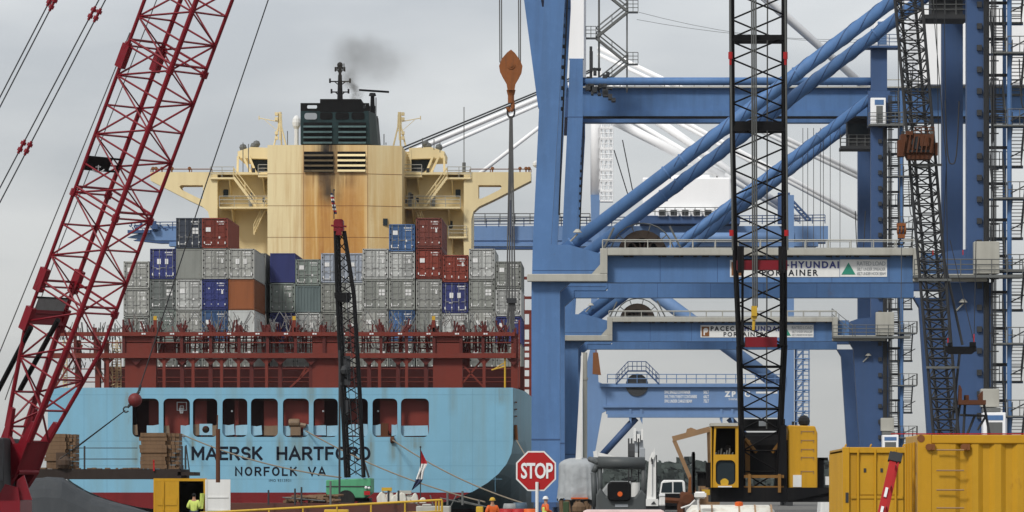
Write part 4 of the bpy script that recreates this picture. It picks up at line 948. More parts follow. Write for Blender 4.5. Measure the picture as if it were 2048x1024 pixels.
    m.tube((-2.6, Y + 2, 42), (-2.6, Y + 2, 58), .1).tube((.2, Y + 2, 42), (.2, Y + 2, 58), .08)
    m.build('mast_stair', 'galv', root)
    m = MB(); rn = random.Random(9)
    for i in range(22): x = rn.uniform(-4, -1); zz = rn.uniform(41.9, 44.5) - (x + 4) * .4; m.box(x, x + rn.uniform(.2, .8), Y + .5, Y + 2, zz, zz + rn.uniform(.1, .6))
    m.tube((-3.4, Y + 1, 42), (-3.4, Y + 1, 46.5), .14).box(-3.55, -3.2, Y + .8, Y + 1.2, 44, 46)
    m.build('winch_deck', 'dark_steel', root)
    # platforms, cabinets, lift
    m = MB().box(20.6, 28.3, Y - 1.9, Y - .02, 17.3, 17.5); m.build('platform', 'galv', root)
    m = MB().rail((20.6, Y - 1.9, 17.5), (28.3, Y - 1.9, 17.5), 1.1, 1.1, .035, 2).rail((20.6, Y - .1, 19.2), (22.6, Y - 1.2, 17.5), 1.1, 1, .035, 1); m.build('handrail', 'galv', root)
    MB().box(24.9, 26.7, Y - 1.5, Y - .25, 17.6, 19.9).build('switch_cabinet', 'beige', root, bevel=.04)
    MB().box(25.4, 26.7, Y - 1.3, Y - .12, 8.1, 9.4).build('control_box', 'beige', root, bevel=.04)
    m = MB().box(25.5, 26.8, Y - 1.25, Y - .1, 7.75, 8.05); m.build('control_box', 'galv', root)
    lf = MB().box(25.5, 27.1, Y - 2.0, Y - .4, 4.9, 7.7).build('lift_cage', 'crane_white', root, bevel=.05)
    MB().box(25.75, 26.85, Y - 2.03, Y - 2.0, 5.2, 7.0).build('door', 'galv', lf); MB().box(25.7, 26.9, Y - 2.03, Y - 2.0, 7.15, 7.5).build('panel', 'crane_blue', lf)
    m = MB().box(24.2, 27.7, Y - 1.2, Y + 1.9, 38.42, 38.6).rail((24.2, Y - 1.2, 38.6), (27.7, Y - 1.2, 38.6), 1.1, 1, .035, 2); m.build('platform', 'galv', root)
    q = MB().box(24.4, 25.9, Y - 1.0, Y - .05, 38.62, 41.2).build('lift_cage', 'crane_white', root, bevel=.05)
    MB().box(24.95, 25.6, Y - 1.03, Y - 1.0, 38.7, 40.4).build('door', 'galv', q); MB().box(24.8, 25.7, Y - 1.03, Y - 1.0, 40.5, 41.0).build('panel', 'crane_blue', q)
    m = MB().box(24.0, 27.4, Y - .9, Y + 1.6, 46.2, 46.4).rail((24.0, Y - .9, 46.4), (27.4, Y - .9, 46.4), 1.1, 1, .035, 2).box(24.5, 26.1, Y + .1, Y + 1.4, 42.01, 46.2)
    m.build('leg_head', 'crane_blue_dark', root)
    q = MB().box(24.7, 26.2, Y - .7, Y + .2, 46.41, 49).build('switch_cabinet', 'crane_white', root, bevel=.05); MB().box(25.1, 26.0, Y - .73, Y - .7, 46.5, 48.8).build('door', 'far_blue', q)
    m = MB().box(22.6, 24.9, Y + 9, Y + 12, 37.2, 40.0).box(21.9, 25.2, Y + 8.6, Y + 12.3, 36.9, 37.2); oc = m.build('operator_cab', 'dark_steel', root)
    MB().box(22.8, 24.7, Y + 8.95, Y + 9, 38.3, 39.5).build('window', 'glass', oc)
    m = MB().rail((21.9, Y + 8.6, 37.2), (25.2, Y + 8.6, 37.2), 1.1, .8, .04, 2); m.build('handrail', 'galv', oc)
    m = MB()
    for i in range(14): m.box(-4.62 + i * .012, -4.42 + i * .012, Y + 1.52, Y + 1.9, 29.5 + i * .75, 29.75 + i * .75)
    m.tube((-4.75, Y + 1.8, 22), (-4.1, Y + 1.8, 39), .06); m.each('cable_bracket', 'dark_steel', root)
    m = MB()                                                       # slack cables looped beside the stairs
    for x0_, x1_, zt_, dp in ((22.9, 23.9, 30, 4.5), (26.2, 26.4, 36, 9), (28.2, 29.0, 33, 3.5), (28.4, 29.2, 44, 4), (26.2, 26.4, 24, 7)):
        pts = [V(x0_ + (x1_ - x0_) * i / 10, Y - .4, zt_ - dp * (1 - (i / 5 - 1) ** 4)) for i in range(11)]; m.path(pts, .045, 4)
    m.build('slack_cable', 'dark_steel', root)
    # festoon wires sagging from the mast to the girder end
    m = MB()
    for zz, sg in ((51.2, 2.2), (50.4, 1.6)):
        p_, q_ = V(1.2, Y + 12, zz), V(40, Y + 12, 49.5); pts = [p_.lerp(q_, i / 14) - V(0, 0, sg * 4 * (i / 14) * (1 - i / 14)) for i in range(15)]; m.path(pts, .02, 4)
    m.build('festoon_wire', 'rope', root)
    # floodlights
    m = MB()
    for x, z in ((-3.4, 20.6), (24.2, 15.6)): m.tube((x - .5, Y, z - .6), (x, Y - .3, z - .1), .06).lathe((x, Y - .3, z), [(.12, .25), (.3, .05), (.32, 0)], 'z', 10)
    m.build('floodlight', 'beige', root)
    return root
crane_near = sts()
c2 = copy_tree(crane_near); c2.location.y += 120
m = MB(); ry = 308 + 120 + 12
for x in (18.2, 18.7, 19.3, 20.0, 20.3, 21.0, 22.0): m.tube((x, ry, 39.3), (x, ry, 24.25), .03, n=4)
ORG[c2.name] = V(9.7, 440, 0); m.each('hoist_rope', 'rope', c2)
sp_ = thing('spreader', (20.1, ry, 24), 'yellow lifting spreader hanging from the second blue crane', 'spreader')
MB().box(17.8, 22.4, ry - 2, ry + 2, 23.8, 24.3).build('head_block', 'rail_yellow', sp_); MB().box(17.9, 18.4, ry - 6, ry + 6, 23.3, 23.79).box(21.8, 22.3, ry - 6, ry + 6, 23.3, 23.79).box(18.4, 21.8, ry - 6, ry - 5.6, 23.3, 23.7).box(18.4, 21.8, ry + 5.6, ry + 6, 23.3, 23.7).build('frame', 'rail_yellow', sp_)
c2['label'] = 'second blue container crane behind the nearest one with smaller white sign'

def far_crane():
    Y = 645.0
    root = thing('gantry_crane', (10, Y + 9, 0), 'far blue crane lettered in white with its girder out over the ship', 'crane', 'blue gantry cranes along the quay')
    for k, y in enumerate((Y, Y + 20)):
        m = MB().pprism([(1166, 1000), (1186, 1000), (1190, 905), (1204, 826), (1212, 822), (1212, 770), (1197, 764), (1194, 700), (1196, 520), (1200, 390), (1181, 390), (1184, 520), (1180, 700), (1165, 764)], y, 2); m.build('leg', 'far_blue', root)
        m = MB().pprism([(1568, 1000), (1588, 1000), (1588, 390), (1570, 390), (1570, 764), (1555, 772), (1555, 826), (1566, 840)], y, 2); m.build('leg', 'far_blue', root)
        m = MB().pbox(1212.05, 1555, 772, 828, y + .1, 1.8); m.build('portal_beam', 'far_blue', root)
        m = MB().pbox(1206, 1555, 811, 815, y - .3, .35).pbox(1200, 1568, 767, 774, y - .5, .55).pbox(1215, 1555, 827.9, 835, y - .2, 2.3); m.build('beam_flange', 'far_blue', root)
        m = MB()
        for a, b in (((1272, 836), (1200, 915)), ((1458, 836), (1540, 925))):
            m.tube(P(*a, y + .9), P(*b, y + .9), .55, n=10)
        m.each('strut', 'crane_blue_dark', root, smooth=True)
        m = MB()
        for a in (1258, 1280, 1440, 1462): m.pprism([(a, 818), (a + 5, 818), (a + 5, 848), (a, 838)], y - .1, 2)
        m.each('gusset', 'far_blue', root)
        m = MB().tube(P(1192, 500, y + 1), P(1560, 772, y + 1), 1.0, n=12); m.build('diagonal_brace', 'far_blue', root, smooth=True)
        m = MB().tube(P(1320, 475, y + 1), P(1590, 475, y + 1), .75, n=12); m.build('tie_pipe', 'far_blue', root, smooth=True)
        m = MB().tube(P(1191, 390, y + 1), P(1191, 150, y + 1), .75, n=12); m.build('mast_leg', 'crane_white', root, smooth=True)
    m = MB()
    for i in range(2): m.rail(P(1215, 766 , Y - .4 + i), P(1570, 766, Y - .4 + i), 1.3, 1.5, .06, 1)
    m.build('handrail', 'far_blue', root)
    m = MB(); q = [(1232, 768), (1256, 742), (1292, 742), (1318, 768)]
    for a, b in zip(q, q[1:]):
        m.bar(P(*a, Y), P(*b, Y), 1.2, .2)
        for h in (.7, 1.4): m.tube(P(*a, Y) + V(0, -.6, h), P(*b, Y) + V(0, -.6, h), .06, n=4)
        for f in (0, .25, .5, .75, 1): e = P(*a, Y).lerp(P(*b, Y), f) + V(0, -.6, 0); m.tube(e, e + V(0, 0, 1.4), .05, n=4)
    m.build('reel_walkway', 'crane_blue_dark', root)
    m = MB().lathe(P(1274, 770, Y + .3), [(1.7, -.4), (1.7, .4)], 'y', 24); m.build('cable_reel', 'dark_steel', root)
    lt = MB()
    for i, (t, b) in enumerate((('SWL SINGLE CONTAINER', '50LT'), ('SWL TWIN TWENTY CONTAINERS', '65LT'), ('SWL UNDER CARGO BEAM', '75LT'))):
        ptext(lt, t, 1329, (1381, 1394, 1384)[i], 781 + i * 9, 787.5 + i * 9, Y + .08, bold=.02); ptext(lt, b, 1407, 1418, 781 + i * 9, 787.5 + i * 9, Y + .08, bold=.02)
    ptext(lt, 'ZPMC', 1449, 1500, 782, 794, Y + .08, bold=.05); ptext(lt, 'SHANGHAI', 1457, 1486, 796, 800.5, Y + .08, bold=0); lt.pbox(1512, 1568, 783, 787, Y + .07, .02)
    lt.build('lettering', 'letter_white', root)
    yg = Y + 6
    for yy in (yg, yg + 8): 
        m = MB().box(X(300, Y), X(1660, Y), yy, yy + 1.6, Z(476, Y), Z(447, Y)).box(X(330, Y), X(1640, Y), yy - .3, yy + 1.9, Z(488, Y), Z(482, Y)).prism([(X(300, Y), Z(476, Y)), (X(245, Y), Z(470, Y)), (X(300, Y), Z(452, Y))], yy, yy + 1.6)
        m.box(X(330, Y), X(1640, Y), yy + .2, yy + 1.4, Z(482, Y), Z(476, Y))
        m.build('girder', 'far_blue' if yy == yg else 'crane_blue_dark', root)
    m = MB()
    for px in range(940, 1300, 40): m.box(X(px, Y), X(px, Y) + .25, yg - .05, yg, Z(476, Y), Z(447, Y))
    m.build('girder_stiffener', 'far_blue', root)
    m = MB().rail(P(270, 462, yg), P(1650, 447, yg), 1.3, 1.9, .07, 2)
    rn = random.Random(8)
    for i in range(26): px = rn.uniform(262, 345); py = rn.uniform(446, 468); m.tube(P(px, py, yg), P(px + rn.uniform(-10, 10), py - rn.uniform(-2, 9), yg), .1, n=4)
    m.tube(P(309, 460, yg), P(309, 442, yg), .3).tube(P(272, 462, yg), P(284, 446, yg), .2).pbox(255, 300, 460, 466, yg - 1, 2).pbox(303, 315, 448, 458, yg - 1, 2)
    m.build('boom_tip_gear', 'crane_blue_dark', root)
    m = MB().rail(P(940, 447, yg - .2), P(1180, 447, yg - .2), 1.5, 2.2, .07, 2); m.build('handrail', 'galv', root)
    m = MB().pbox(1016, 1024, 400, 470, yg - 1.5, 1.2); m.build('hinge_post', 'crane_blue_dark', root)
    m = MB().box(X(1285, Y), X(1462, Y), yg - 3, yg + 12, Z(431, Y), Z(352, Y)); mh = m.build('machine_house', 'crane_white', root, bevel=.2)
    m = MB().box(X(1318, Y), X(1420, Y), yg - 1, yg + 10, Z(351, Y), Z(345, Y)); m.build('roof_unit', 'crane_white', mh)
    ac = MB(); fr = MB()
    for i in range(5): a = 1316 + i * 23; ac.pbox(a + 2, a + 15, 420, 431, yg - 4.05, .1); fr.pbox(a, a + 18, 418.5, 432, yg - 4, .95)
    fr.each('air_conditioner', 'crane_white', mh); ac.each('fan_grille', 'dark_steel', mh)
    m = MB().pbox(1280, 1480, 431.5, 447, yg - 3.5, 16); m.build('house_deck', 'crane_blue_dark', root)
    m = MB().rail(P(1290, 431, yg - 4.2), P(1470, 431, yg - 4.2), 1.2, 1.5, .06, 1).tube(P(1434, 352, yg), P(1434, 400, yg), .12); m.build('handrail', 'galv', root)
    m = MB()
    for i in range(8):
        py = 400 - i * 21; m.pbox(1200, 1226, py, py + 3, Y - .5, 2.4); m.rail(P(1200, py, Y - .5), P(1226, py, Y - .5), 1.2, .7, .07, 1)
        a, b = (1207, 1215) if i % 2 else (1215, 1207); m.flight(P(a, py, Y + .2), P(b, py - 21, Y + .2), (.0, 1.2, 0), 6, rails=False)
        m.tube(P(1203, py, Y + .4), P(1203, py - 21, Y + .4), .1); m.tube(P(1222, py, Y + .4), P(1222, py - 21, Y + .4), .1)
    m.build('mast_stair', 'crane_white', root)
    m = MB()
    for i in range(11):
        py = 905 - i * 21; m.pbox(1590, 1620, py, py + 2.4, Y, 2.4).rail(P(1594, py, Y), P(1618, py, Y), 1.15, 1, .07, 1)
        m.flight(P(1594, py, Y + .4), P(1612, py - 21, Y + .4), (0, 1, 0), 8, rails=False)
    m.tube(P(1592, 960, Y + 1), P(1592, 690, Y + 1), .2).tube(P(1606, 960, Y + 1), P(1606, 690, Y + 1), .12).tube(P(1618, 960, Y + 1), P(1618, 690, Y + 1), .1)
    m.build('stair_tower', 'far_blue', root)
    st = (((1195, 225), (1447, 353), .72), ((1195, 150), (1545, 400), .36), ((1195, 165), (1565, 412), .5), ((1195, 95), (1740, 357), .35), ((1195, 150), (1735, 440), .35), ((1195, 200), (1600, 440), .45),
          ((1188, 150), (760, 330), .38), ((1188, 160), (790, 335), .3), ((1188, 170), (900, 393), .3), ((1195, 108), (1740, 366), .3), ((1195, 160), (1735, 448), .3))
    for i, (a, b, r) in enumerate(st): MB().tube(P(*a, yg + 1 + (i % 2) * 8), P(*b, yg + 1 + (i % 2) * 8), r, n=10).build('stay', 'crane_white', root, smooth=True)
    m = MB().tube(P(1190, 140, yg), P(700, 345, yg), .12, n=4).tube(P(1190, 136, yg + 3), P(740, 322, yg + 3), .12, n=4).tube(P(1245, 280, yg), P(1265, 380, yg), .08, n=4).tube(P(1228, 300, yg), P(1256, 390, yg), .08, n=4); m.build('stay_rope', 'dark_steel', root)
    MB().pbox(1180, 1204, 138, 160, Y - .5, 22).build('mast_head', 'crane_white', root)
    # blue walkway strut on the girder
    m = MB().bar(P(1580, 395, yg), P(1622, 440, yg), .3).bar(P(1572, 395, yg), P(1612, 440, yg), .3)
    for i in range(8): f = i / 7; m.tube(P(1580, 395, yg).lerp(P(1622, 440, yg), f), P(1572, 395, yg).lerp(P(1612, 440, yg), f), .1, n=4)
    m.pbox(1556, 1580, 385, 447, yg - 1, 2); m.build('girder_stair', 'crane_blue_dark', root)
    # bogies under the legs
    for x in (X(1176, Y), X(1578, Y)):
        MB().box(x - .8, x + .8, Y - 2, Y + 24, .9, 1.3).build('sill_beam', 'far_blue', root)
        bg = MB()
        for yy in (Y - 1, Y + 4, Y + 17, Y + 22): bg.box(x - .5, x + .5, yy - 1, yy + 1, .02, .9)
        bg.build('bogie', 'dark_steel', root)
    # rust-red hanging block under the near side
    MB().pprism([(1186, 705), (1196, 705), (1202, 750), (1185, 748)], Y - 3, 1.2).pbox(1191, 1193, 640, 705, Y - 2.6, .3).build('cable_guide', 'rust', root)
    return root
far_crane()
# a beige post standing between the crane legs
m = MB().tube((X(1170, 420), 420, 0), (X(1170, 420), 420, Z(705, 420)), .22, n=10).tube((X(1170, 420), 420, Z(760, 420)), (X(1170, 420), 420, Z(755, 420)), .3)
tag(m.build('light_pole', 'beige'), 'tall beige pole standing between the second and far crane legs', 'pole')
# ================================================================ MOBILE CRANES
def crawler(root, x, Y, hw, L, name_mat='dark_steel', w=.9, h=1.1):
    for s_ in (-1, 1):
        m = MB(); cx = x + s_ * hw
        prof = [(Y - L / 2 + h / 2 * math.cos(R(a)), h / 2 + .02 + h / 2 * math.sin(R(a))) for a in range(270, 90, -20)][::1] + [(Y + L / 2 + h / 2 * math.cos(R(a)), h / 2 + .02 + h / 2 * math.sin(R(a))) for a in range(90, -91, -20)]
        m.prismx(prof, cx - w / 2, cx + w / 2)
        for i in range(int(L / .3)): yy = Y - L / 2 + i * .3; m.box(cx - w / 2 - .03, cx + w / 2 + .03, yy, yy + .2, h + .02, h + .07)
        m.build('crawler_track', 'rubber', root)

def red_crane():
    Y = 160.0; W, D = 1.9, 2.32; A0 = P(142, 400, Y)
    d = (P(289, 0, 157.9) - A0).normalized(); wv = V(-d.y, d.x, 0).normalized(); nv = d.cross(wv)
    if wv.x < 0: wv = -wv
    if nv.z < 0: nv = -nv
    def sec(py, k=1.0):
        s = ((400 - py) * Y / F) / d.z; a = A0 + d * s; c = a + wv * W / 2 - nv * D / 2
        return [c + (q - c) * k for q in (a, a - nv * D, a - nv * D + wv * W, a + wv * W)]   # A, B, D, C
    root = thing('lattice_crane', (X(20, Y), Y, 0), 'red lattice boom crane leaning across the left of the ship', 'crane')
    lv = [-460, -180, 100, 385, 570, 640]
    for i, (a, b) in enumerate(zip(lv, lv[1:])):
        m = MB(); lattice(m, sec(b), sec(a), max(1, round((b - a) / 58)), .07, .038, flip=i, xfaces=(), n=8); m.tube(sec(b)[1], sec(a)[1], .10, n=10).tube(sec(b)[3], sec(a)[3], .09, n=10)
        bs = m.build('boom_section', 'red_boom', root)
        if i < 4:                                                  # section joints
            m = MB()
            for q, q2 in zip(sec(b + 6), sec(b - 6)): m.tube(q, q2, .14, n=8)
            for f in range(4): m.tube(sec(b - 12)[f], sec(b - 12)[(f + 1) % 4], .05, n=5)
            m.build('section_joint', 'red_boom', bs)
    lo, hi = sec(838, .56), sec(640)
    m = MB(); lattice(m, lo, hi, 3, .085, .042, n=8); m.tube(lo[1], hi[1], .13, n=8).tube(lo[3], hi[3], .12, n=8); m.build('boom_section', 'red_boom', root)
    # root plates down to the foot pins
    mid = sum(sec(985), Vector()) / 4
    m = MB()
    for (i, j, sg) in ((0, 1, -1), (3, 2, 1)):
        p0, p1 = lo[i] , lo[j]; q0, q1 = sec(905, .56)[i], sec(905, .56)[j]; foot = mid + wv * (sg * .45)
        up0, up1 = sec(800, .64)[i], sec(800, .64)[j]
        ring = [foot + nv * .25, q0, p0, up0, up0.lerp(up1, .14), p0.lerp(p1, .28) - d * .25, p0.lerp(p1, .5) - d * .42, p0.lerp(p1, .72) - d * .25, up0.lerp(up1, .86), up1, p1, q1, foot - nv * .25]
        vs = [v - wv * .09 for v in ring] + [v + wv * .09 for v in ring]; n = len(ring)
        m.add(vs, [tuple(range(n)), tuple(range(2 * n - 1, n - 1, -1))] + [(k, n + k, n + (k + 1) % n, (k + 1) % n) for k in range(n)])
    s9, s8 = sec(900, .56), sec(880, .56); cb = lambda f: s9[f].lerp(s9[(f + 1) % 4], .5)
    m.add([s9[1], s9[2], lo[2], lo[1]], [(0, 1, 2, 3)]); m.tube(s9[1], s9[2], .1).tube(s9[0], s9[3], .1)
    m.tube(mid - wv * .9, mid + wv * .9, .28, n=12)
    m.build('boom_foot', 'red_boom', root)
    m = MB()                                                       # chord doubler plates
    for f in (0, 3):
        for py in (118, 555, 632): q, r_ = sec(py + 24)[f], sec(py - 20)[f]; m.bar(q, r_, .26, .34)
    q = sec(632); m.bar(q[0], q[3], .2, .5).bar(sec(618)[0], sec(618)[3], .12, .2)
    m.each('doubler_plate', 'red_boom', root)
    q0, q3, r0, r3 = sec(616)[0], sec(616)[3], sec(592)[0], sec(592)[3]
    f_ = lambda a, b, t: a.lerp(b, t)
    m = MB().add([f_(q0, q3, .1), f_(q0, q3, .92), f_(r0, r3, .92), f_(r0, r3, .1)], [(0, 1, 2, 3)]); m.add([Vector(v) - d.cross(wv) * .04 for v in m.v], [(3, 2, 1, 0)]); m.build('boom_board', 'plate_grey', root)
    m = MB()
    for a, b in ((q0, q3), (r0, r3)): m.bar(a, b, .06, .08)
    m.build('board_frame', 'black', root)
    def band(pa, pb, ta, tb, off): a, b = sec(pa), sec(pb); o = nv * off; return [f_(a[0], a[3], ta) + o, f_(a[0], a[3], tb) + o, f_(b[0], b[3], tb) + o, f_(b[0], b[3], ta) + o]
    m = MB().add(band(340, 312, .0, .72, -.05), [(0, 1, 2, 3)]).add(band(340, 336, .7, 1.0, -.05), [(0, 1, 2, 3)]).add(band(316, 312, .7, 1, -.05), [(0, 1, 2, 3)]).add(band(340, 312, .92, 1, -.05), [(0, 1, 2, 3)])
    bd = m.build('name_board', 'black', root)
    m = MB(); c = sum(band(334, 326, .36, .5, -.0), Vector()) / 4 - wv.cross(d) * 0 + V(0, -.25, -.1)
    for i in range(8): t0, t1 = R(200 + i * 17.5), R(217.5 + i * 17.5); m.tube(c + V(.24 * math.cos(t0), 0, .16 * math.sin(t0)), c + V(.24 * math.cos(t1), 0, .16 * math.sin(t1)), .025, n=4)
    m.tube(c + V(0, 0, -.15), c + V(0, 0, .1), .025, n=4).tube(c + V(-.1, 0, .03), c + V(.1, 0, .03), .025, n=4); m.build('emblem', 'letter_white', bd)
    # pendants with red links, hoist ropes, backstops
    m = MB(); lk = MB()
    for a, b, nodes in (((302, -390), (-60, 310), (0.555,)), ((311, -390), (-60, 330), (.553,)), ((403, -390), (-90, 546), (.445, .73)), ((414, -390), (-90, 577), (.435, .71))):
        p, q = P(*a, 168), P(*b, 168); m.tube(p, q, .028, n=5)
        for t in nodes: c = p.lerp(q, t); dd = (q - p).normalized(); lk.tube(c - dd * .3, c + dd * .3, .06, n=6).tube(c - dd * .22, c - dd * .08, .12, n=6).tube(c + dd * .05, c + dd * .2, .11, n=6); lk.build('pendant_link', 'red_boom', root); lk = MB()
    m.each('pendant', 'dark_steel', root)
    m = MB().tube(P(260, 65, 163), P(-60, 850, 163), .022, n=4).tube(P(325, -30, 163), P(120, 490, 163), .02, n=4).tube(P(120, 490, 163), P(10, 800, 163), .02, n=4); m.build('hoist_rope', 'rope', root)
    m = MB().tube(P(62, 655, 161), P(-40, 850, 165), .1, n=8).tube(P(116, 640, 160), P(40, 780, 163), .1, n=8); m.each('backstop', 'black', root)
    # machine house and undercarriage, mostly left of the picture
    hs = MB().box(X(-190, Y), X(4, Y), Y + .5, Y + 6, 1.5, 4.05).build('machine_house', 'dark_steel', root, bevel=.06)
    cb_ = MB().box(X(-34, Y), X(9, Y), Y - 2.2, Y - .4, 2.4, 4.0).build('cab', 'dark_steel', root, bevel=.05)
    MB().box(X(-28, Y), X(6, Y), Y - 2.23, Y - 2.2, 2.6, 3.9).build('window', 'glass', cb_)
    m = MB().box(X(-60, Y), X(52, Y), Y - 1.6, Y + 1.6, 1.2, 1.7).pprism([(30, 1000), (64, 1000), (48, 950), (34, 960)], Y - 1, .12).pprism([(-10, 1005), (40, 1005), (36, 975), (10, 968)], Y - 1.2, .12)
    m.build('boom_seat', 'red_boom', root)
    crawler(root, X(-60, Y), Y + 1, 2.4, 6.5)
    return root
red_crane()
def headache_ball():
    Y = 158.0; c = P(270, 800, Y)
    root = thing('crane_ball', c, 'dark red headache ball hanging in front of the first hull opening', 'crane ball')
    MB().ball(c, .26, 16).build('ball', 'ball_red', root, smooth=True)
    p = P(278, 783, Y); MB().tube(p, P(281, 770, Y), .05).tube(P(258, 812, Y), p, .06).build('swivel', 'dark_steel', root)
    m = MB(); k = P(252, 819, Y)
    for i in range(9): t0, t1 = R(60 + i * 30), R(90 + i * 30); m.tube(k + V(.1 * math.cos(t0), 0, .1 * math.sin(t0)), k + V(.1 * math.cos(t1), 0, .1 * math.sin(t1)), .03, n=5)
    m.tube(P(260, 810, Y), P(255, 815, Y), .05).build('hook', 'dark_steel', root)
    m = MB().tube(P(250, 821, Y), P(120, 918, Y + 14), .022, n=4).tube(P(249, 822, Y), P(150, 898, Y + 14), .022, n=4); m.build('sling', 'dark_steel', root)
    MB().tube(P(281, 770, Y), P(408, 380, Y), .022, n=4).tube(P(408, 380, Y), P(658, -360, Y), .022, n=4).build('load_line', 'dark_steel', root)
headache_ball()

def yellow_crane():
    Y = 170.0
    root = thing('crawler_crane', (X(1520, Y), Y, 0), 'yellow crawler crane facing the camera with tall black lattice boom', 'crane')
    # boom, leaning slightly towards the camera
    def sec(py, wl, wr, Y0, dd): return [P(wl, py, Y0), P(wr, py, Y0), P(wr, py, Y0) + V(0, dd, 0), P(wl, py, Y0) + V(0, dd, 0)]
    def at(py):
        f = (850 - py) / 950; Yc = 168.5 - 5 * f
        wl = 1480 - 12 * min(1, max(0, (690 - py) / 300)) - 4 * f; wr = 1570 - (850 - py) * .000
        if py > 690: wl = 1478 + (py - 690) * .03; wr = 1570 - (py - 690) * .05
        return sec(py, wl, wr, Yc, 1.5)
    lv = [-60, 75, 250, 520, 690]
    for i, (a, b) in enumerate(zip(lv, lv[1:])):
        m = MB(); lattice(m, at(b), at(a), max(1, round((b - a) / 46)), .085, .034, horiz=False, flip=i, n=8)
        for f in range(4): m.tube(at(b)[f], at(b)[(f + 1) % 4], .05)
        m.build('boom_section', 'black', root)
    m = MB(); lattice(m, at(985), at(690), 7, .1, .03, horiz=True, n=8)
    for s_ in (0, 1): m.pprism([((1470, 1488)[0] + s_ * 84, 1000), (1490 + s_ * 84, 1000), (1487 + s_ * 86, 850), (1476 + s_ * 86, 850)], 168.4, .4)
    m.build('boom_section', 'black', root)
    m = MB()
    for py, h in ((75, 5), (252, 9)): q = at(py); m.bar(q[0], q[1], .12, h / 25).bar(q[3], q[2], .12, h / 30)
    m.each('boom_spacer', 'black', root)
    m = MB(); q = at(531)
    m.box(X(1473, q[0].y), X(1574, q[0].y), q[0].y - .5, q[0].y - .15, Z(541, q[0].y), Z(522, q[0].y)).build('cross_head', 'red_boom', root)
    y2 = at(683)[0].y - .35; MB().box(X(1490, y2), X(1554, y2), y2 - .1, y2 + .3, Z(694, y2), Z(674, y2)).build('cross_head', 'red_boom', root)
    m = MB()
    for px in (1478, 1484, 1560, 1568): m.pbox(px - 3, px + 4, 492, 545, q[0].y - .6, .25)
    for px in (1485, 1562): m.tube(P(px, 530, q[0].y - .55), P(px, 640, y2), .05).pbox(px - 3, px + 3, 640, 690, y2 - .2, .2)
    m.each('pendant_plate', 'black', root)
    m = MB()
    for px in (1461, 1571): m.tube(P(px, 118, 164), P(px, 104, 164), .085).tube(P(px + 2, 472, 165), P(px + 2, 460, 165), .085).tube(P(px, 130, 164), P(px, 118, 164), .05)
    m.build('pendant_link', 'red', root)
    m = MB()
    for px in (1461, 1571): m.tube(P(px - 1, -60, 163.5), P(px + 4, 500, 165.5), .04, n=5)
    for px in (1503, 1507, 1511): m.tube(P(px, -60, 163.6), P(px + 3, 615, 166.6), .035, n=5)
    m.tube(P(1535, -60, 165), P(1533, 860, 169.5), .03, n=5); m.build('hoist_rope', 'galv', root)
    hb = MB().box(X(1503, 166), X(1514, 166), 165.9, 166.3, Z(632, 166), Z(612, 166)).lathe(P(1508, 634, 166.1), [(.12, -.1), (.12, .1)], 'y', 12).tube(P(1508, 636, 166.1), P(1507, 660, 166.1), .06); hb.build('hook_block', 'rail_yellow', root)
    # upper works
    m = MB().pprism([(1576, 978), (1635, 978), (1635, 866), (1630, 852), (1576, 850)], Y - 1.4, 5); h = m.build('engine_house', 'yellow_paint', root, bevel=.05)
    m = MB()
    for py in (862, 880, 898, 914, 942): m.pbox(1602, 1628, py, py + 1.6, Y - 1.42, .03).pbox(1602, 1603.5, py, py + 6, Y - 1.42, .03).pbox(1626.5, 1628, py, py + 6, Y - 1.42, .03)
    m.build('vent', 'tan', h); MB().pbox(1586, 1603, 950, 974, Y - 1.42, .02).build('panel', 'white', h)
    m = MB().pbox(1568, 1578, 880, 975, Y - 1.0, 3); m.build('side_plate', 'shadow_yellow', root)
    m = MB().plate([(X(1423, Y), Z(975, Y)), (X(1474, Y), Z(975, Y)), (X(1474, Y), Z(852, Y)), (X(1426, Y), Z(852, Y))],
                   [[(X(a, Y), Z(b, Y)) for a, b in ((1428, 910), (1468, 910), (1468, 858), (1430, 858))], round_rect(X(1429, Y), X(1468, Y), Z(970, Y), Z(921, Y), .2)], Y - 2.2, Y - 2.05)
    m.pbox(1422, 1424, 852, 975, Y - 2.0, 2.1).pbox(1473, 1475, 852, 975, Y - 2.0, 2.1).pbox(1424, 1473, 852, 975, Y, .1)
    cab = m.build('cab', 'yellow_paint', root)
    MB().pbox(1421, 1476, 846, 852, Y - 2.3, 2.6).build('cab_roof', 'beige', cab)
    MB().pbox(1429, 1469, 921, 970, Y - 2.1, .03).build('window', 'glass', cab)
    MB().pbox(1426, 1472, 854, 974, Y - .6, .3).build('cab_interior', 'black', cab)
    m = MB().pbox(1442, 1462, 905, 945, Y - 1.2, .4).ball(P(1456, 898, Y - 1.1), .16, 8)
    m.build('seat', 'dark_steel', cab)
    m = MB().lathe(P(1449, 965, Y - 2.12), [(.16, -.01), (.16, .01)], 'y', 12).pbox(1441, 1457, 961, 966, Y - 2.13, .03); m.build('emblem', 'rail_yellow', cab)
    MB().pbox(1436, 1464, 972, 974.5, Y - 2.24, .03).build('name_strip', 'white', cab)
    m = MB()
    for i in range(7): a = 1430 + i * 5.6; m.tube(P(a, 913, Y - 1.9), P(a + 2, 905 - (i % 3) * 4, Y - 1.8), .03, n=4)
    m.build('control_lever', 'galv', cab)
    m = MB().lathe((X(1527, Y), Y + 1, Z(915, Y)), [(.75, -.85), (.75, -.75), (.5, -.74), (.5, .74), (.75, .75), (.75, .85)], 'x', 20).lathe((X(1527, Y), Y + .2, Z(890, Y)), [(.5, -.8), (.5, .8)], 'x', 16)
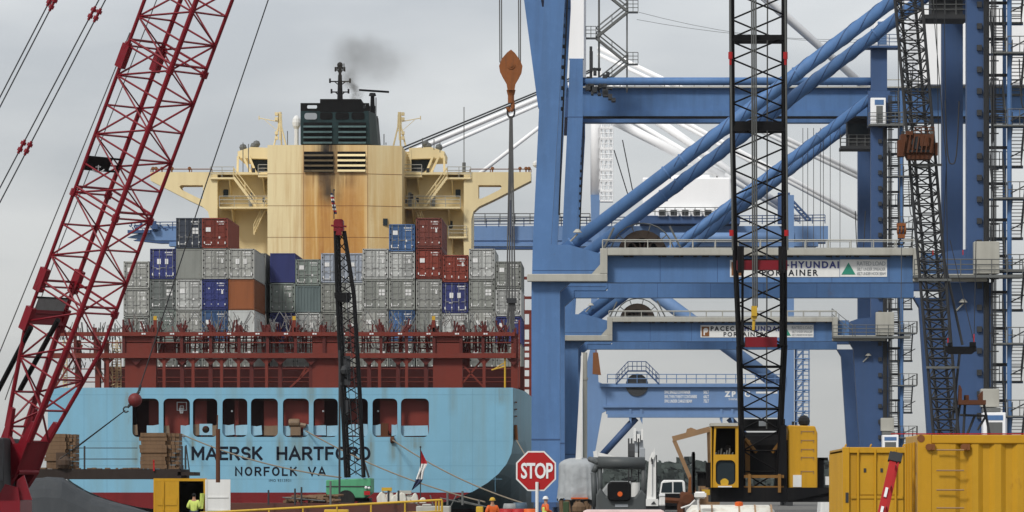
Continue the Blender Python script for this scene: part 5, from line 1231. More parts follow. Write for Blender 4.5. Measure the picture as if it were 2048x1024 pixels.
    m.box(X(1498, Y), X(1556, Y), Y - .2, Y + 2, Z(950, Y), Z(905, Y)).pbox(1486, 1570, 838, 858, Y + .5, .6)
    m.build('winch_drum', 'black', root)
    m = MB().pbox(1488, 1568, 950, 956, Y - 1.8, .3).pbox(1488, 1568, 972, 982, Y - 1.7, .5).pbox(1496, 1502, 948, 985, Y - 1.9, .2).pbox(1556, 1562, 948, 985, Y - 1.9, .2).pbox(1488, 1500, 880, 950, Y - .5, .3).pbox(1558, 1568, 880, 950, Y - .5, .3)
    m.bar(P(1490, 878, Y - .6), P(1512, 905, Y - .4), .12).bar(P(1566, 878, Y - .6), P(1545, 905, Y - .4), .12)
    m.each('front_frame', 'shadow_yellow', root)
    m = MB().pbox(1518, 1534, 842, 852, Y - .3, .2); m.build('panel', 'sign_grey', root)
    m = MB().pbox(1422, 1660, 975, 1004, Y - 1.8, 5.5).pbox(1412, 1424, 925, 975, Y - 1.2, 1.2).pbox(1636, 1648, 915, 975, Y - 1, 2).pprism([(1575, 1004), (1660, 985), (1662, 975), (1575, 975)], Y - 1.9, 1)
    m.pbox(1638, 1656, 915, 921, Y - 1, .5); m.build('deck_frame', 'black', root)
    m = MB()
    for px in (1387, 1668): m.prism(round_rect(X(px - 3, Y), X(px + 3, Y), Z(985, Y), Z(904, Y), .1), Y - .6, Y + 1.6)
    m.pbox(1395, 1412, 945, 972, Y - .4, .4).pbox(1392, 1410, 943, 946, Y - .6, .9); m.build('guard_panel', 'black', root)
    MB().pbox(1404, 1420, 979, 990, Y - 1.3, .3).build('step_box', 'rail_yellow', root); MB().pbox(1650, 1662, 953, 970, Y - .9, .3).build('panel', 'white', root)
    m = MB().ball(P(1608, 842, Y + 1), .24, 12).tube(P(1608, 852, Y + 1), P(1608, 842, Y + 1), .14).tube(P(1586, 850, Y + 1), P(1586, 843, Y + 1), .05); m.build('exhaust', 'dark_steel', root)
    crawler(root, X(1527, Y), Y + .5, 2.3, 7.0)
    return root
yellow_crane()

def grey_crane():
    Y = 230.0
    root = thing('lattice_crane', (X(1900, Y), Y, 0), 'dark grey lattice boom crane standing behind the yellow containers', 'crane')
    def sec(py):
        f = (870 - py) / 870; l = 1868 - 78 * f if py < 870 else 1868; w_ = 50 + 4 * f; Yc = Y - 3 * f
        return [P(l, py, Yc), P(l + w_, py, Yc), P(l + w_ - 9, py, Yc) + V(0, 1.7, 0), P(l + 16, py, Yc) + V(0, 1.7, 0)]
    lv = [-60, 120, 330, 560, 735, 880]
    for i, (a, b) in enumerate(zip(lv, lv[1:])):
        m = MB(); lattice(m, sec(b), sec(a), round((b - a) / 20), .085, .036, flip=i, n=7); m.build('boom_section', 'dark_steel', root)
    m = MB()
    for py in (330, 560, 735): q = sec(py); m.bar(q[0] + V(-.1, -.1, 0), q[1] + V(.3, -.1, 0), .14, .12).bar(q[3], q[2], .12, .12)
    m.each('boom_spacer', 'galv', root)
    m = MB().pbox(1802, 1868, 268, 306, Y - 3.4, 1.3).pbox(1796, 1810, 280, 312, Y - 3.5, 1.0).pprism([(1810, 306), (1868, 306), (1862, 318), (1816, 318)], Y - 3.3, 1.1)
    m.rail(P(1830, 268, Y - 3.4), P(1868, 268, Y - 3.4), .35, .4, .03, 1); m.pbox(1812, 1826, 262, 270, Y - 3.6, .6).pbox(1840, 1858, 272, 292, Y - 3.6, .3).pbox(1870, 1876, 285, 310, Y - 3.2, .5)
    for k in range(7): m.bar(P(1806 + k * 9, 305, Y - 3.6), P(1812 + k * 9, 268, Y - 3.6), .06)
    wb = m.build('winch_box', 'rust_dark', root)
    m = MB().lathe(P(1836, 286, Y - 3.5), [(.35, -.02), (.35, .1)], 'y', 12).tube(P(1806, 262, Y - 3), P(1806, 285, Y - 3), .09).pbox(1818, 1860, 300, 304, Y - 3.45, .1)
    m.build('winch_drum', 'dark_steel', wb)
    m = MB().tube(P(1866, 262, Y - 3), P(1863, 270, Y - 3), .12).tube(P(1861, 256, Y - 3), P(1861, 290, Y - 3), .05); m.build('pulley', 'galv', wb)
    # rear mast, platform and hung beam
    m = MB().pbox(1918, 1972, 800, 809, Y - 1, 1.6).pbox(1930, 1938, 790, 802, Y - .5, .8).pprism([(1918, 800), (1924, 800), (1924, 778), (1920, 770)], Y - 1, 1).pprism([(1958, 800), (1966, 800), (1966, 782), (1958, 790)], Y - 1, 1)
    m.build('mast_platform', 'rust_dark', root)
    m = MB()
    for a, b in (((1920, 809), (1905, 900)), ((1930, 809), (1925, 900)), ((1968, 809), (1985, 900)), ((1950, 830), (1930, 880)), ((1920, 830), (1975, 832)), ((1955, 860), (1972, 832)), ((1920, 700), (1905, 840)), ((1880, 480), (1925, 690))): m.tube(P(*a, Y), P(*b, Y), .07)
    m.build('gantry_frame', 'dark_steel', root)
    m = MB().pbox(1890, 1953, 693, 703, Y - 2, .4).pbox(1896, 1904, 685, 694, Y - 2, .4).pbox(1940, 1952, 684, 694, Y - 2, .4).pprism([(1892, 703), (1950, 703), (1944, 708), (1898, 708)], Y - 2, .4); m.build('hung_beam', 'black', root)
    m = MB().pbox(1895, 1897, 676, 686, Y - 1.9, .1).pbox(1947, 1949, 668, 686, Y - 1.9, .1).pbox(1865, 1867, 500, 510, Y - 1.9, .1).pbox(1925, 1927, 500, 510, Y - 1.9, .1); m.each('warning_flag', 'red', root)
    m = MB()
    for a, b in (((1897, 685), (1888, -40)), ((1948, 685), (1900, 480)), ((1948, 685), (1952, 480)), ((1862, -40), (1893, 330)), ((1872, -40), (1878, 330)), ((1893, 330), (1885, 500))): m.tube(P(*a, Y - 1.8), P(*b, Y - 1.8), .022, n=4)
    m.build('boom_rope', 'dark_steel', root)
    MB().box(X(1880, Y), X(2010, Y), Y - 1, Y + 5, 1.3, 4.0).build('machine_house', 'rust', root, bevel=.05)
    crawler(root, X(1935, Y), Y + 1.5, 2.2, 6.5)
    return root
grey_crane()
def hung_hook(Y, label):
    root = thing('crane_hook', P(1803, 470, Y), label, 'crane hook')
    m = MB()
    for dx in (-7, 0, 7): m.lathe(P(1803 + dx, 460, Y), [(.18, -.06), (.27, -.03), (.27, .03), (.18, .06)], 'x', 14)
    m.pbox(1794, 1812, 446, 452, Y - .2, .4).pbox(1796, 1810, 468, 476, Y - .2, .4); m.build('block', 'hook_orange', root)
    m = MB(); k = P(1803, 484, Y)
    for i in range(8): t0, t1 = R(100 + i * 32), R(132 + i * 32); m.tube(k + V(.15 * math.cos(t0), 0, .15 * math.sin(t0)), k + V(.15 * math.cos(t1), 0, .15 * math.sin(t1)), .045, n=5)
    m.build('hook', 'dark_steel', root)
    m = MB().tube(P(1800, 446, Y), P(1791, -400, Y), .025, n=4).tube(P(1806, 446, Y), P(1809, -400, Y), .025, n=4).tube(P(1803, 490, Y), P(1802, 640, Y), .02, n=4); m.build('hoist_rope', 'rope', root)
hung_hook(236.0, 'small orange hook block hanging before the grey crane leg')
def big_hook():
    Y = 150.0
    root = thing('crane_hook', P(1022, 200, Y), 'large rusty orange hook block hanging against the sky beside the blue leg', 'crane hook')
    out = [(1022, 99), (1030, 106), (1040, 120), (1045, 132), (1043, 146), (1037, 158), (1031, 168), (1029, 180), (1015, 180), (1013, 168), (1006, 156), (1000, 144), (998, 132), (1003, 118), (1014, 105)]
    MB().pprism(out, Y - .22, .05).pprism(out, Y + .17, .05).build('cheek_plate', 'hook_orange', root)
    MB().lathe(P(1022, 132, Y), [(.3, -.15), (.34, -.12), (.3, -.02), (.34, 0), (.3, .02), (.34, .12), (.3, .15)], 'y', 20).build('sheave', 'dark_steel', root)
    MB().lathe(P(1022, 130, Y - .25), [(.14, 0), (.14, .05)], 'y', 14).lathe(P(1022, 130, Y - .28), [(.07, 0), (.07, .05)], 'y', 10).build('axle_cap', 'hook_orange', root)
    m = MB().tube(P(1022, 180, Y), P(1022, 190, Y), .16, .12, n=10).tube(P(1022, 190, Y), P(1022, 206, Y), .11, n=10); k = P(1021, 214, Y)
    pts = [P(1024, 200, Y), P(1026, 210, Y), P(1025, 218, Y), P(1021, 222, Y), P(1017, 219, Y), P(1016, 214, Y)]
    m.path(pts, .075, 8); m.build('hook', 'hook_orange', root)
    m = MB(); c = P(1022, 224, Y)
    for i in range(14): t0, t1 = R(i * 25.7), R(i * 25.7 + 25.7); m.tube(c + V(.13 * math.cos(t0), 0, .2 * math.sin(t0)), c + V(.13 * math.cos(t1), 0, .2 * math.sin(t1)), .035, n=5)
    m.build('shackle', 'dark_steel', root)
    m = MB()
    for a, b in ((999, 1000), (1003, 1003.5), (1037, 1038), (1041, 1041)): m.tube(P(b, 125, Y), P(b + (a - b) * 3, -400, Y), .022, n=5)
    m.build('hoist_rope', 'rope', root)
    m = MB()
    for i, a in enumerate((1015, 1019, 1023.5, 1028)): m.tube(P(1020 + i * 1.3, 232, Y), P(a + (a - 1021) * .3, 600, Y), .028, n=5)
    for i in range(12): rn = random.Random(i); m.tube(P(1016 + rn.uniform(0, 12), 600, Y), P(1012 + rn.uniform(0, 20), 600 + rn.uniform(15, 70), Y), .03, n=4)
    m.build('sling', 'rope', root)
    m = MB().pbox(1013, 1033, 596, 606, Y - .1, .25); m.build('sling_clamp', 'dark_steel', root)
big_hook()

def green_crane():
    Y = 250.0
    root = thing('small_crane', (X(696, Y), Y, 0), 'green-bodied small crane with thin black lattice boom before the ship name', 'crane')
    m = MB().pprism([(652, 988), (652, 960), (742, 956), (742, 985), (728, 996), (664, 996)], Y, 3.2); b = m.build('engine_house', 'green_paint', root, bevel=.06)
    m = MB().pbox(652, 742, 972, 974, Y - .03, .03); m.build('body_seam', 'dark_steel', b)
    m = MB().lathe(P(692, 998, Y - .15), [(.5, 0), (.52, .05), (.52, .3), (.5, .35)], 'y', 18); m.build('wheel', 'rubber', root)
    m = MB().pprism([(679, 998), (681, 989), (687, 984), (697, 984), (703, 989), (705, 998)], Y - .04, .05); m.build('wheel_arch', 'black', root)
    m = MB().ball(P(732, 975, Y - .15), .09, 8).ball(P(738, 976, Y - .15), .08, 8); m.build('headlight', 'letter_white', root)
    m = MB().pbox(728, 740, 982, 990, Y - .1, .12); m.build('tail_panel', 'red', root)
    m = MB().pbox(655, 738, 996, 1003, Y + .2, 3); m.build('chassis', 'black', root)
    for px in (672, 730):
        MB().lathe(P(px, 1012, Y + .2), [(.45, 0), (.5, .05), (.5, .35), (.45, .4)], 'y', 16).build('wheel', 'rubber', root)
    def sec(py):
        f = (955 - py) / 500.0
        l = 692 - 25 * f if f < .7 else 692 - 25 * f + (f - .7) * 12; w_ = 38 - 4 * f - max(0, f - .72) * 60
        l, w_ = (l, w_) if py < 900 else (692, 36)
        return [P(l, py, Y), P(l + w_, py, Y), P(l + w_ - 3, py, Y) + V(0, .9, 0), P(l + 4, py, Y) + V(0, .9, 0)]
    for a, b_ in ((462, 590), (590, 790), (790, 955)):
        m = MB(); lattice(m, sec(b_), sec(a), round((b_ - a) / 20), .11, .03, horiz=False, n=7); m.build('boom_section', 'black', root)
    m = MB().pprism([(668, 585), (699, 585), (700, 597), (694, 604), (675, 602), (669, 596)], Y - .2, 1.2); m.build('boom_joint', 'black', root)
    m = MB().pprism([(667, 462), (687, 462), (686, 440), (683, 438), (670, 438), (667, 442)], Y - .2, .9).bar(P(662, 451, Y - .2), P(693, 453, Y - .2), .1).pprism([(671, 470), (684, 470), (681, 455), (674, 455)], Y - .25, .3)
    m.build('boom_head', 'rust', root).data.materials[0] = M['red_boom']
    m = MB().tube(P(738, 955, Y), P(722, 905, Y), .06).tube(P(690, 560, Y - .3), P(726, 950, Y - .3), .022, n=4).tube(P(685, 640, Y - .3), P(712, 950, Y - .3), .022, n=4); m.build('boom_rope', 'dark_steel', root)
    m = MB().pbox(682, 700, 712, 770, Y + .1, .5).ball(P(690, 740, Y), .3, 8).pbox(684, 696, 800, 830, Y + .1, .4); m.build('fly_block', 'dark_steel', root)
    return root
green_crane()
def flag(name, px, top, base, cols, label, cat, Y, outline, group=None):
    root = thing(name, P(px, base, Y) , label, cat, group)
    MB().tube(P(px, base, Y), P(px, top, Y), .03, n=6).ball(P(px, top, Y), .06, 6).build('pole', 'dark_steel', root)
    n = len(cols)
    for i, c in enumerate(cols):
        m = MB(); K = 5; rows = []
        for k in range(K + 1):
            t = (i + k / K) / n; a, b, y = outline(t); rows.append([P(a + (b - a) * j / 6, y + 2.0 * math.sin(j * 1.1) * 0, Y + .06 * math.sin(j * 1.7 + t * 5)) for j in range(7)])
        for k in range(K):
            for j in range(6): m.add([rows[k][j], rows[k][j + 1], rows[k + 1][j + 1], rows[k + 1][j]], [(0, 1, 2, 3)])
        m.build('flag_stripe', c, root)
    return root
def ol1(t):   # hanging in folds: red top, white middle, navy foot
    pts = [(0, 841, 842, 900), (.33, 841, 855, 927), (.42, 838, 848, 941), (.66, 832, 846, 958), (.8, 829, 842, 966), (1, 823, 825, 980)]
    for (t0, a0, b0, y0), (t1, a1, b1, y1) in zip(pts, pts[1:]):
        if t <= t1 + 1e-6: f = (t - t0) / (t1 - t0); return a0 + (a1 - a0) * f, b0 + (b1 - b0) * f, y0 + (y1 - y0) * f
flag('striped_flag', 841, 894, 1000, ['flag_red', 'flag_white', 'flag_navy'], 'red, white and navy flag drooping from a thin pole', 'flag', 240.0, ol1)
def ol2(t): return 661 + 2 * t + 5 * t * t, 665 + 12 * t - 3 * t * t, 386 + 42 * t
flag('ship_flag', 668, 380, 438, ['flag_navy', 'flag_white', 'flag_red', 'flag_white', 'flag_navy', 'flag_red', 'flag_white', 'flag_navy', 'flag_white', 'flag_red', 'flag_navy'], 'small dark striped flag drooping above the red boom head', 'flag', 249.0, ol2)
m = MB().tube(P(679, 1030, 246), P(679, 700, 246), .06, n=8).tube(P(681, 765, 246), P(681, 770, 246), .1); tag(m.build('thin_pole', 'dark_steel'), 'thin tall grey pole in front of the black lattice boom', 'pole')
m = MB().tube(P(436, 965, 196), P(436, 858, 196), .1, n=8).tube(P(434, 880, 196), P(435, 830, 196), .03, n=6); tag(m.build('rusty_pole', 'rust_dark'), 'rusty brown post rising behind the yellow container with open door', 'post')
# ================================================================ QUAYSIDE OBJECTS
def hawser(a, Ya, b, Yb, sag, label):
    p, q = P(*a, Ya), P(*b, Yb); m = MB(); pts = []
    for i in range(17): t = i / 16; pts.append(p.lerp(q, t) - V(0, 0, sag * 4 * t * (1 - t)))
    m.path(pts, .055, 6); tag(m.build('mooring_line', 'hawser'), label, 'rope', 'mooring lines of the ship')
hawser((785, 880), 356.6, (1052, 1008), 320, .5, 'thick mooring line running down right from the ninth hull opening')
hawser((612, 862), 357.0, (970, 1004), 325, .6, 'mooring line crossing from the sixth opening past the flag')
hawser((362, 868), 357.0, (682, 955), 300, .5, 'mooring line slanting under the ship name towards the green crane')
hawser((1032, 878), 358.0, (1060, 925), 345, .05, 'short dark mooring line at the right corner of the hull')

def yellow_containers():
    # large one, long side to the camera
    Y = 57.0; x0 = X(1835, Y); L_, W_, H_ = 6.06, 2.44, Z(869, Y) - .17
    root = thing('yellow_container', (x0 + L_ / 2, Y + W_ / 2, .17), 'large yellow container with ladder rungs, long ribbed side to the camera', 'container')
    def corr(m, a, b, fixed, zz0, zz1, n, axis, sgn):
        prof = []
        for i in range(n):
            s = a + (b - a) * i / n; w = (b - a) / n; prof += [(s, 0), (s + w * .28, 0), (s + w * .5, .05), (s + w * .78, .05)]
        prof.append((b, 0)); vs = []
        for s, d_ in prof: q = fixed + sgn * d_; vs += [(s, q, zz0), (s, q, zz1)] if axis == 'x' else [(q, s, zz0), (q, s, zz1)]
        m.add(vs, [(2 * i, 2 * i + 2, 2 * i + 3, 2 * i + 1) for i in range(len(prof) - 1)])
    z0, z1 = .17, .17 + H_
    m = MB(); corr(m, x0 + .42, x0 + L_ - .2, Y + .015, z0 + .16, z1 - .12, 18, 'x', 1); corr(m, x0 + .42, x0 + L_ - .2, Y + W_ - .015, z0 + .16, z1 - .12, 18, 'x', -1)
    m.box(x0 + .19, x0 + .42, Y + .012, Y + .05, z0 + .16, z1 - .12)
    m.box(x0 + .05, x0 + L_ - .05, Y + .05, Y + W_ - .05, z1 - .05, z1 - .02).box(x0 + L_ - .06, x0 + L_ - .02, Y + .1, Y + W_ - .1, z0 + .1, z1 - .1).box(x0 + .05, x0 + L_ - .05, Y + .05, Y + W_ - .05, z0 + .1, z0 + .14)
    bd = m.build('body', 'yellow_box', root)
    m = MB()
    for yy in (Y, Y + W_ - .16): m.box(x0, x0 + .19, yy, yy + .16, z0, z1).box(x0 + L_ - .19, x0 + L_, yy, yy + .16, z0, z1).box(x0 + .19, x0 + L_ - .19, yy, yy + .08, z1 - .12, z1 - .003).box(x0 + .19, x0 + L_ - .19, yy, yy + .08, z0, z0 + .16)
    m.box(x0 + .002, x0 + .12, Y + .16, Y + W_ - .16, z1 - .14, z1 - .003).box(x0 + .002, x0 + .12, Y + .16, Y + W_ - .16, z0, z0 + .18)
    m.build('frame', 'yellow_paint', root, bevel=.012)
    for k in (0, 1):
        a = Y + .17 + k * 1.06; m = MB().box(x0 + .03, x0 + .09, a, a + 1.04, z0 + .19, z1 - .15)
        for i in range(4): zz = z0 + .3 + i * .6; m.box(x0 + .005, x0 + .03, a + .1, a + .95, zz, zz + .4)
        dr = m.build('door', 'yellow_box', root)
        m = MB()
        for b_ in (.25, .8): m.tube((x0 - .02, a + b_, z0 + .1), (x0 - .02, a + b_, z1 - .1), .02, n=6)
        m.build('locking_rod', 'yellow_paint', dr)
    m = MB()
    for py in (900, 941, 980, 1016, 1060, 1100): m.tube(P(1873, py, Y - .06), P(1928, py, Y - .06), .011, n=6)
    m.each('ladder_rung', 'tan', root)
    m = MB()
    for px in (1862, 1932):
        c = P(px, 894, Y); m.box(c.x - .04, c.x + .05, Y - .045, Y + .03, c.z - .04, c.z + .04).lathe((c.x - .03, Y - .05, c.z), [(.045, 0), (.045, .04)], 'y', 10)
    m.each('lashing_ring', 'rust', root)
    m = MB().lathe(P(1836 + 6, 877, Y), [(.05, -.006), (.05, .02)], 'y', 14); m.build('corner_hole', 'rust', root)
    MB().box(x0 - .35, x0 + L_, Y + .001, Y + .05, z1 + .002, z1 + .016).build('roof_trim', 'red', root)
    # second one, doors to the camera
    Y = 85.0; x0 = X(1685, Y); z1 = Z(894, Y); z0 = z1 - 2.89
    root = thing('yellow_container', (x0 + 1.22, Y + 3, 0), 'second yellow container showing its closed doors, behind the red ladder', 'container')
    m = MB(); corr(m, Y + .15, Y + 6, x0 + .02, z0 + .15, z1 - .1, 18, 'y', 1); corr(m, Y + .15, Y + 6, x0 + 2.42, z0 + .15, z1 - .1, 18, 'y', -1)
    m.box(x0 + .03, x0 + 2.41, Y + .05, Y + 6, z1 - .06, z1 - .02).box(x0 + .03, x0 + 2.41, Y + 5.98, Y + 6.02, z0, z1 - .05)
    m.build('body', 'yellow_box', root)
    m = MB()
    for xx in (x0, x0 + 2.3): m.box(xx, xx + .14, Y, Y + .14, z0, z1)
    m.box(x0 + .14, x0 + 2.3, Y + .002, Y + .14, z1 - .12, z1 - .003).box(x0 + .14, x0 + 2.3, Y + .002, Y + .14, z0, z0 + .15)
    for xx in (x0 + .05, x0 + .55, x0 + 1.2): m.tube((xx, Y + .1, z1), (xx + .03, Y + .1, z1 + .06), .02, n=5)
    m.build('frame', 'yellow_paint', root, bevel=.012)
    for k in (0, 1):
        a = x0 + .15 + k * 1.08; m = MB().box(a, a + 1.06, Y + .05, Y + .1, z0 + .16, z1 - .13)
        for i, (u, v_) in enumerate(((.18, .9), (1.0, 1.85), (1.95, 2.6))): m.box(a + .12, a + .94, Y + .03, Y + .05, z0 + u, z0 + v_)
        m.box(a + .02, a + 1.04, Y + .02, Y + .05, z0 + 1.87, z0 + 1.93)
        dr = m.build('door', 'yellow_box', root); m = MB()
        for b_ in (.16, .5, .9): m.tube((a + b_, Y - .0, z0 + .05), (a + b_, Y - .0, z1 - .05), .022, n=6)
        m.build('locking_rod', 'yellow_paint', dr)
    m = MB().box(x0 + .06, x0 + .12, Y - .01, Y, z1 - 1.1, z1 - .9).box(x0 + .42, x0 + .47, Y + .02, Y + .05, z1 - .5, z1 - .42).box(x0 + .75, x0 + .8, Y + .02, Y + .05, z1 - .5, z1 - .42); m.build('door_plate', 'dark_steel', root)
yellow_containers()
def red_ladder():
    Y = 56.2; a, b = P(1788, 912, Y + .55), P(1702, 1300, Y - .3); a2 = a + V(.12, 0, 0)
    root = thing('ladder', (b.x, b.y, 0), 'red ladder leaning on the corner of the yellow container', 'ladder')
    b.z = 0.02; off = V(.07, .36, 0)
    MB().bar(a, b, .09, .05).bar(a + off * .9, b + off, .09, .05).build('rail', 'red', root)
    m = MB()
    for i in range(9): t = i / 9 + .05; m.tube(a.lerp(b, t), (a + off * .9).lerp(b + off, t), .018, n=6)
    m.build('rung', 'galv', root)
    MB().bar(a + (a - b).normalized() * .04, a.lerp(b, .03), .13, .09).bar(a + off * .9 + (a - b).normalized() * .04, (a + off * .9).lerp(b + off, .03), .13, .09).build('rubber_cap', 'dark_steel', root)
    m = MB()
    for t, l in ((.17, .05), (.27, .05), (.38, .03)): m.bar(a.lerp(b, t) + V(0, -.045, 0), a.lerp(b, t + l) + V(0, -.045, 0), .035, .02)
    m.build('warning_sticker', 'letter_white', root)
red_ladder()
def stop_sign():
    Y = 70.0; c = P(1072, 942, Y); r = 40 * Y / F / math.cos(R(22.5))
    root = thing('stop_sign', (c.x, Y, 0), 'red octagonal stop sign on a white pole in front of the blue leg', 'road sign')
    ring = lambda k: [(c.x + r * k * math.cos(R(22.5 + 45 * i)), c.z + r * k * math.sin(R(22.5 + 45 * i))) for i in range(8)]
    b = MB().prism(ring(1), Y, Y + .012).build('sign_plate', 'white', root); MB().prism(ring(.925), Y - .005, Y - .001).build('sign_face', 'red', b)
    m = MB(); x = c.x; ww = .125
    text(m, 'STOP', X(1042, Y), X(1106, Y), Z(957.5, Y), Z(925.5, Y), Y - .012, bold=.024, thick=.003); m.build('lettering', 'letter_white', b)
    MB().tube((X(1074, Y), Y - .03, 0), (X(1074, Y), Y - .03, Z(964, Y)), .026, n=12).build('pole', 'white', root)
    MB().box(X(1074, Y) - .25, X(1074, Y) + .25, Y - .28, Y + .22, 0, .06).build('base', 'rubber', root)
stop_sign()

def tarp():
    Y = 180.0
    root = thing('covered_machine', (X(1152, Y), Y + 1.5, 0), 'grey tarpaulin draped over a machine with a tall narrow pale mast', 'covered machine')
    prof = [(915, 1147, 1167, .25), (917, 1136, 1176, .8), (921, 1122, 1184, 1.2), (928, 1116, 1190, 1.4), (940, 1117, 1191, 1.45), (958, 1117, 1193, 1.5), (972, 1116, 1194, 1.55), (986, 1115, 1194, 1.6), (1000, 1114, 1195, 1.6)]
    m = MB(); K = 44; rn = random.Random(6); fold = [rn.uniform(-1, 1) for _ in range(K)]
    for ri, (py, a, b, ry) in enumerate(prof):
        cx, rx = (X(a, Y) + X(b, Y)) / 2, (X(b, Y) - X(a, Y)) / 2
        for i in range(K):
            t = 2 * math.pi * i / K; cs, sn = math.cos(t), math.sin(t); k = 1 + .07 * fold[i] * ri / 8
            sx = math.copysign(abs(cs) ** .6, cs) * rx * k; sy = math.copysign(abs(sn) ** .6, sn) * ry * k
            m.v.append((cx + sx, Y + 1.7 + sy, Z(py, Y) + (.12 * fold[(i * 3) % K] if ri == 8 else 0)))
    for ri in range(len(prof) - 1):
        for i in range(K): m.f.append((ri * K + i, (ri + 1) * K + i, (ri + 1) * K + (i + 1) % K, ri * K + (i + 1) % K))
    m.f.append(tuple(range(K)))
    o = m.build('tarpaulin', 'tarp_silver', root, smooth=True)
    s = o.modifiers.new('folds', 'SUBSURF'); s.levels = s.render_levels = 2
    tx = bpy.data.textures.new('folds', 'CLOUDS'); tx.noise_scale = .3; dm = o.modifiers.new('crease', 'DISPLACE'); dm.texture = tx; dm.strength = .06; dm.mid_level = .5
    MB().pprism([(1151, 920), (1163, 920), (1166, 706), (1163, 704)], Y + .8, .3).build('mast', 'white', root)
    MB().pbox(1160, 1164, 924, 930, Y + .45, .15).build('eyelet', 'black', root)
    m = MB()
    for a in (1122, 1140, 1172, 1188): m.tube(P(a, 985, Y + .6), (X(a, Y), Y + .6, 0), .06)
    m.pbox(1122, 1188, 1000, 1008, Y + .4, 2.4).pbox(1128, 1150, 1006, 1024, Y + .5, 1.6); m.build('machine_frame', 'dark_steel', root)
    MB().pbox(1142, 1176, 995, 998, Y - .1, .3).build('crossbar', 'orange', root)
    m = MB()
    for a in (1130, 1180): m.lathe((X(a, Y), Y + 1.2, .35), [(.3, -.12), (.35, -.1), (.35, .1), (.3, .12)], 'x', 14)
    m.build('wheel', 'rubber', root)
tarp()
def forklift():
    Y = 150.0
    root = thing('forklift', (X(1240, Y), Y + 1.5, 0), 'grey forklift seen from behind with a black orange-marked engine cover', 'forklift')
    m = MB().tube(P(1196, 925, Y), P(1290, 927, Y), .22, n=14).tube(P(1196, 925, Y), P(1180, 918, Y + 1.4), .1).tube(P(1180, 919, Y + 1.4), P(1286, 922, Y + 1.4), .1)
    for a in (1200, 1287): m.tube(P(a, 930, Y), (X(a, Y), Y, 1.6), .085, n=10).tube(P(a, 925, Y), P(a, 930, Y + 1.9), .08, n=8).tube(P(a, 930, Y + 1.9), (X(a, Y), Y + 1.9, 1.2), .08, n=8)
    m.tube(P(1194, 930, Y), P(1187, 945, Y), .1, n=8).tube(P(1187, 945, Y), (X(1190, Y), Y, 1.5), .1, n=8)
    m.build('overhead_guard', 'loader_grey', root, smooth=True)
    MB().pprism([(1192, 1075), (1192, 990), (1200, 975), (1212, 992), (1270, 994), (1282, 978), (1292, 990), (1292, 1075)], Y - .6, 2.4).build('counterweight', 'loader_grey', root, bevel=.06)
    s = MB().prism(round_rect(X(1215, Y), X(1262, Y), Z(1002, Y), Z(963, Y), .16), Y - .78, Y - .3).build('engine_cover', 'black', root, bevel=.05)
    MB().lathe(P(1240, 988, Y - .8), [(.09, 0), (.09, .03)], 'y', 10).build('emblem', 'orange', s)
    m = MB().tube(P(1271, 965, Y + .4), (X(1271, Y), Y + .4, 1.7), .15, n=12); m.build('gas_bottle', 'white', root)
    m = MB()
    for a in (1256, 1262, 1276): m.box(X(a, Y), X(a + 3, Y), Y + 2.3, Y + 2.5, .2, Z(875, Y))
    m.lathe(P(1264, 912, Y + 2.2), [(.45, -.1), (.45, .1)], 'x', 16); m.build('mast', 'dark_steel', root)
    MB().pbox(1230, 1256, 1008, 1014, Y - .62, .03).build('plate', 'sign_grey', root)
    m = MB()
    for a in (1202, 1282): m.lathe((X(a, Y), Y + .4, .42), [(.3, -.15), (.42, -.12), (.42, .12), (.3, .15)], 'x', 16)
    m.build('wheel', 'rubber', root)
forklift()
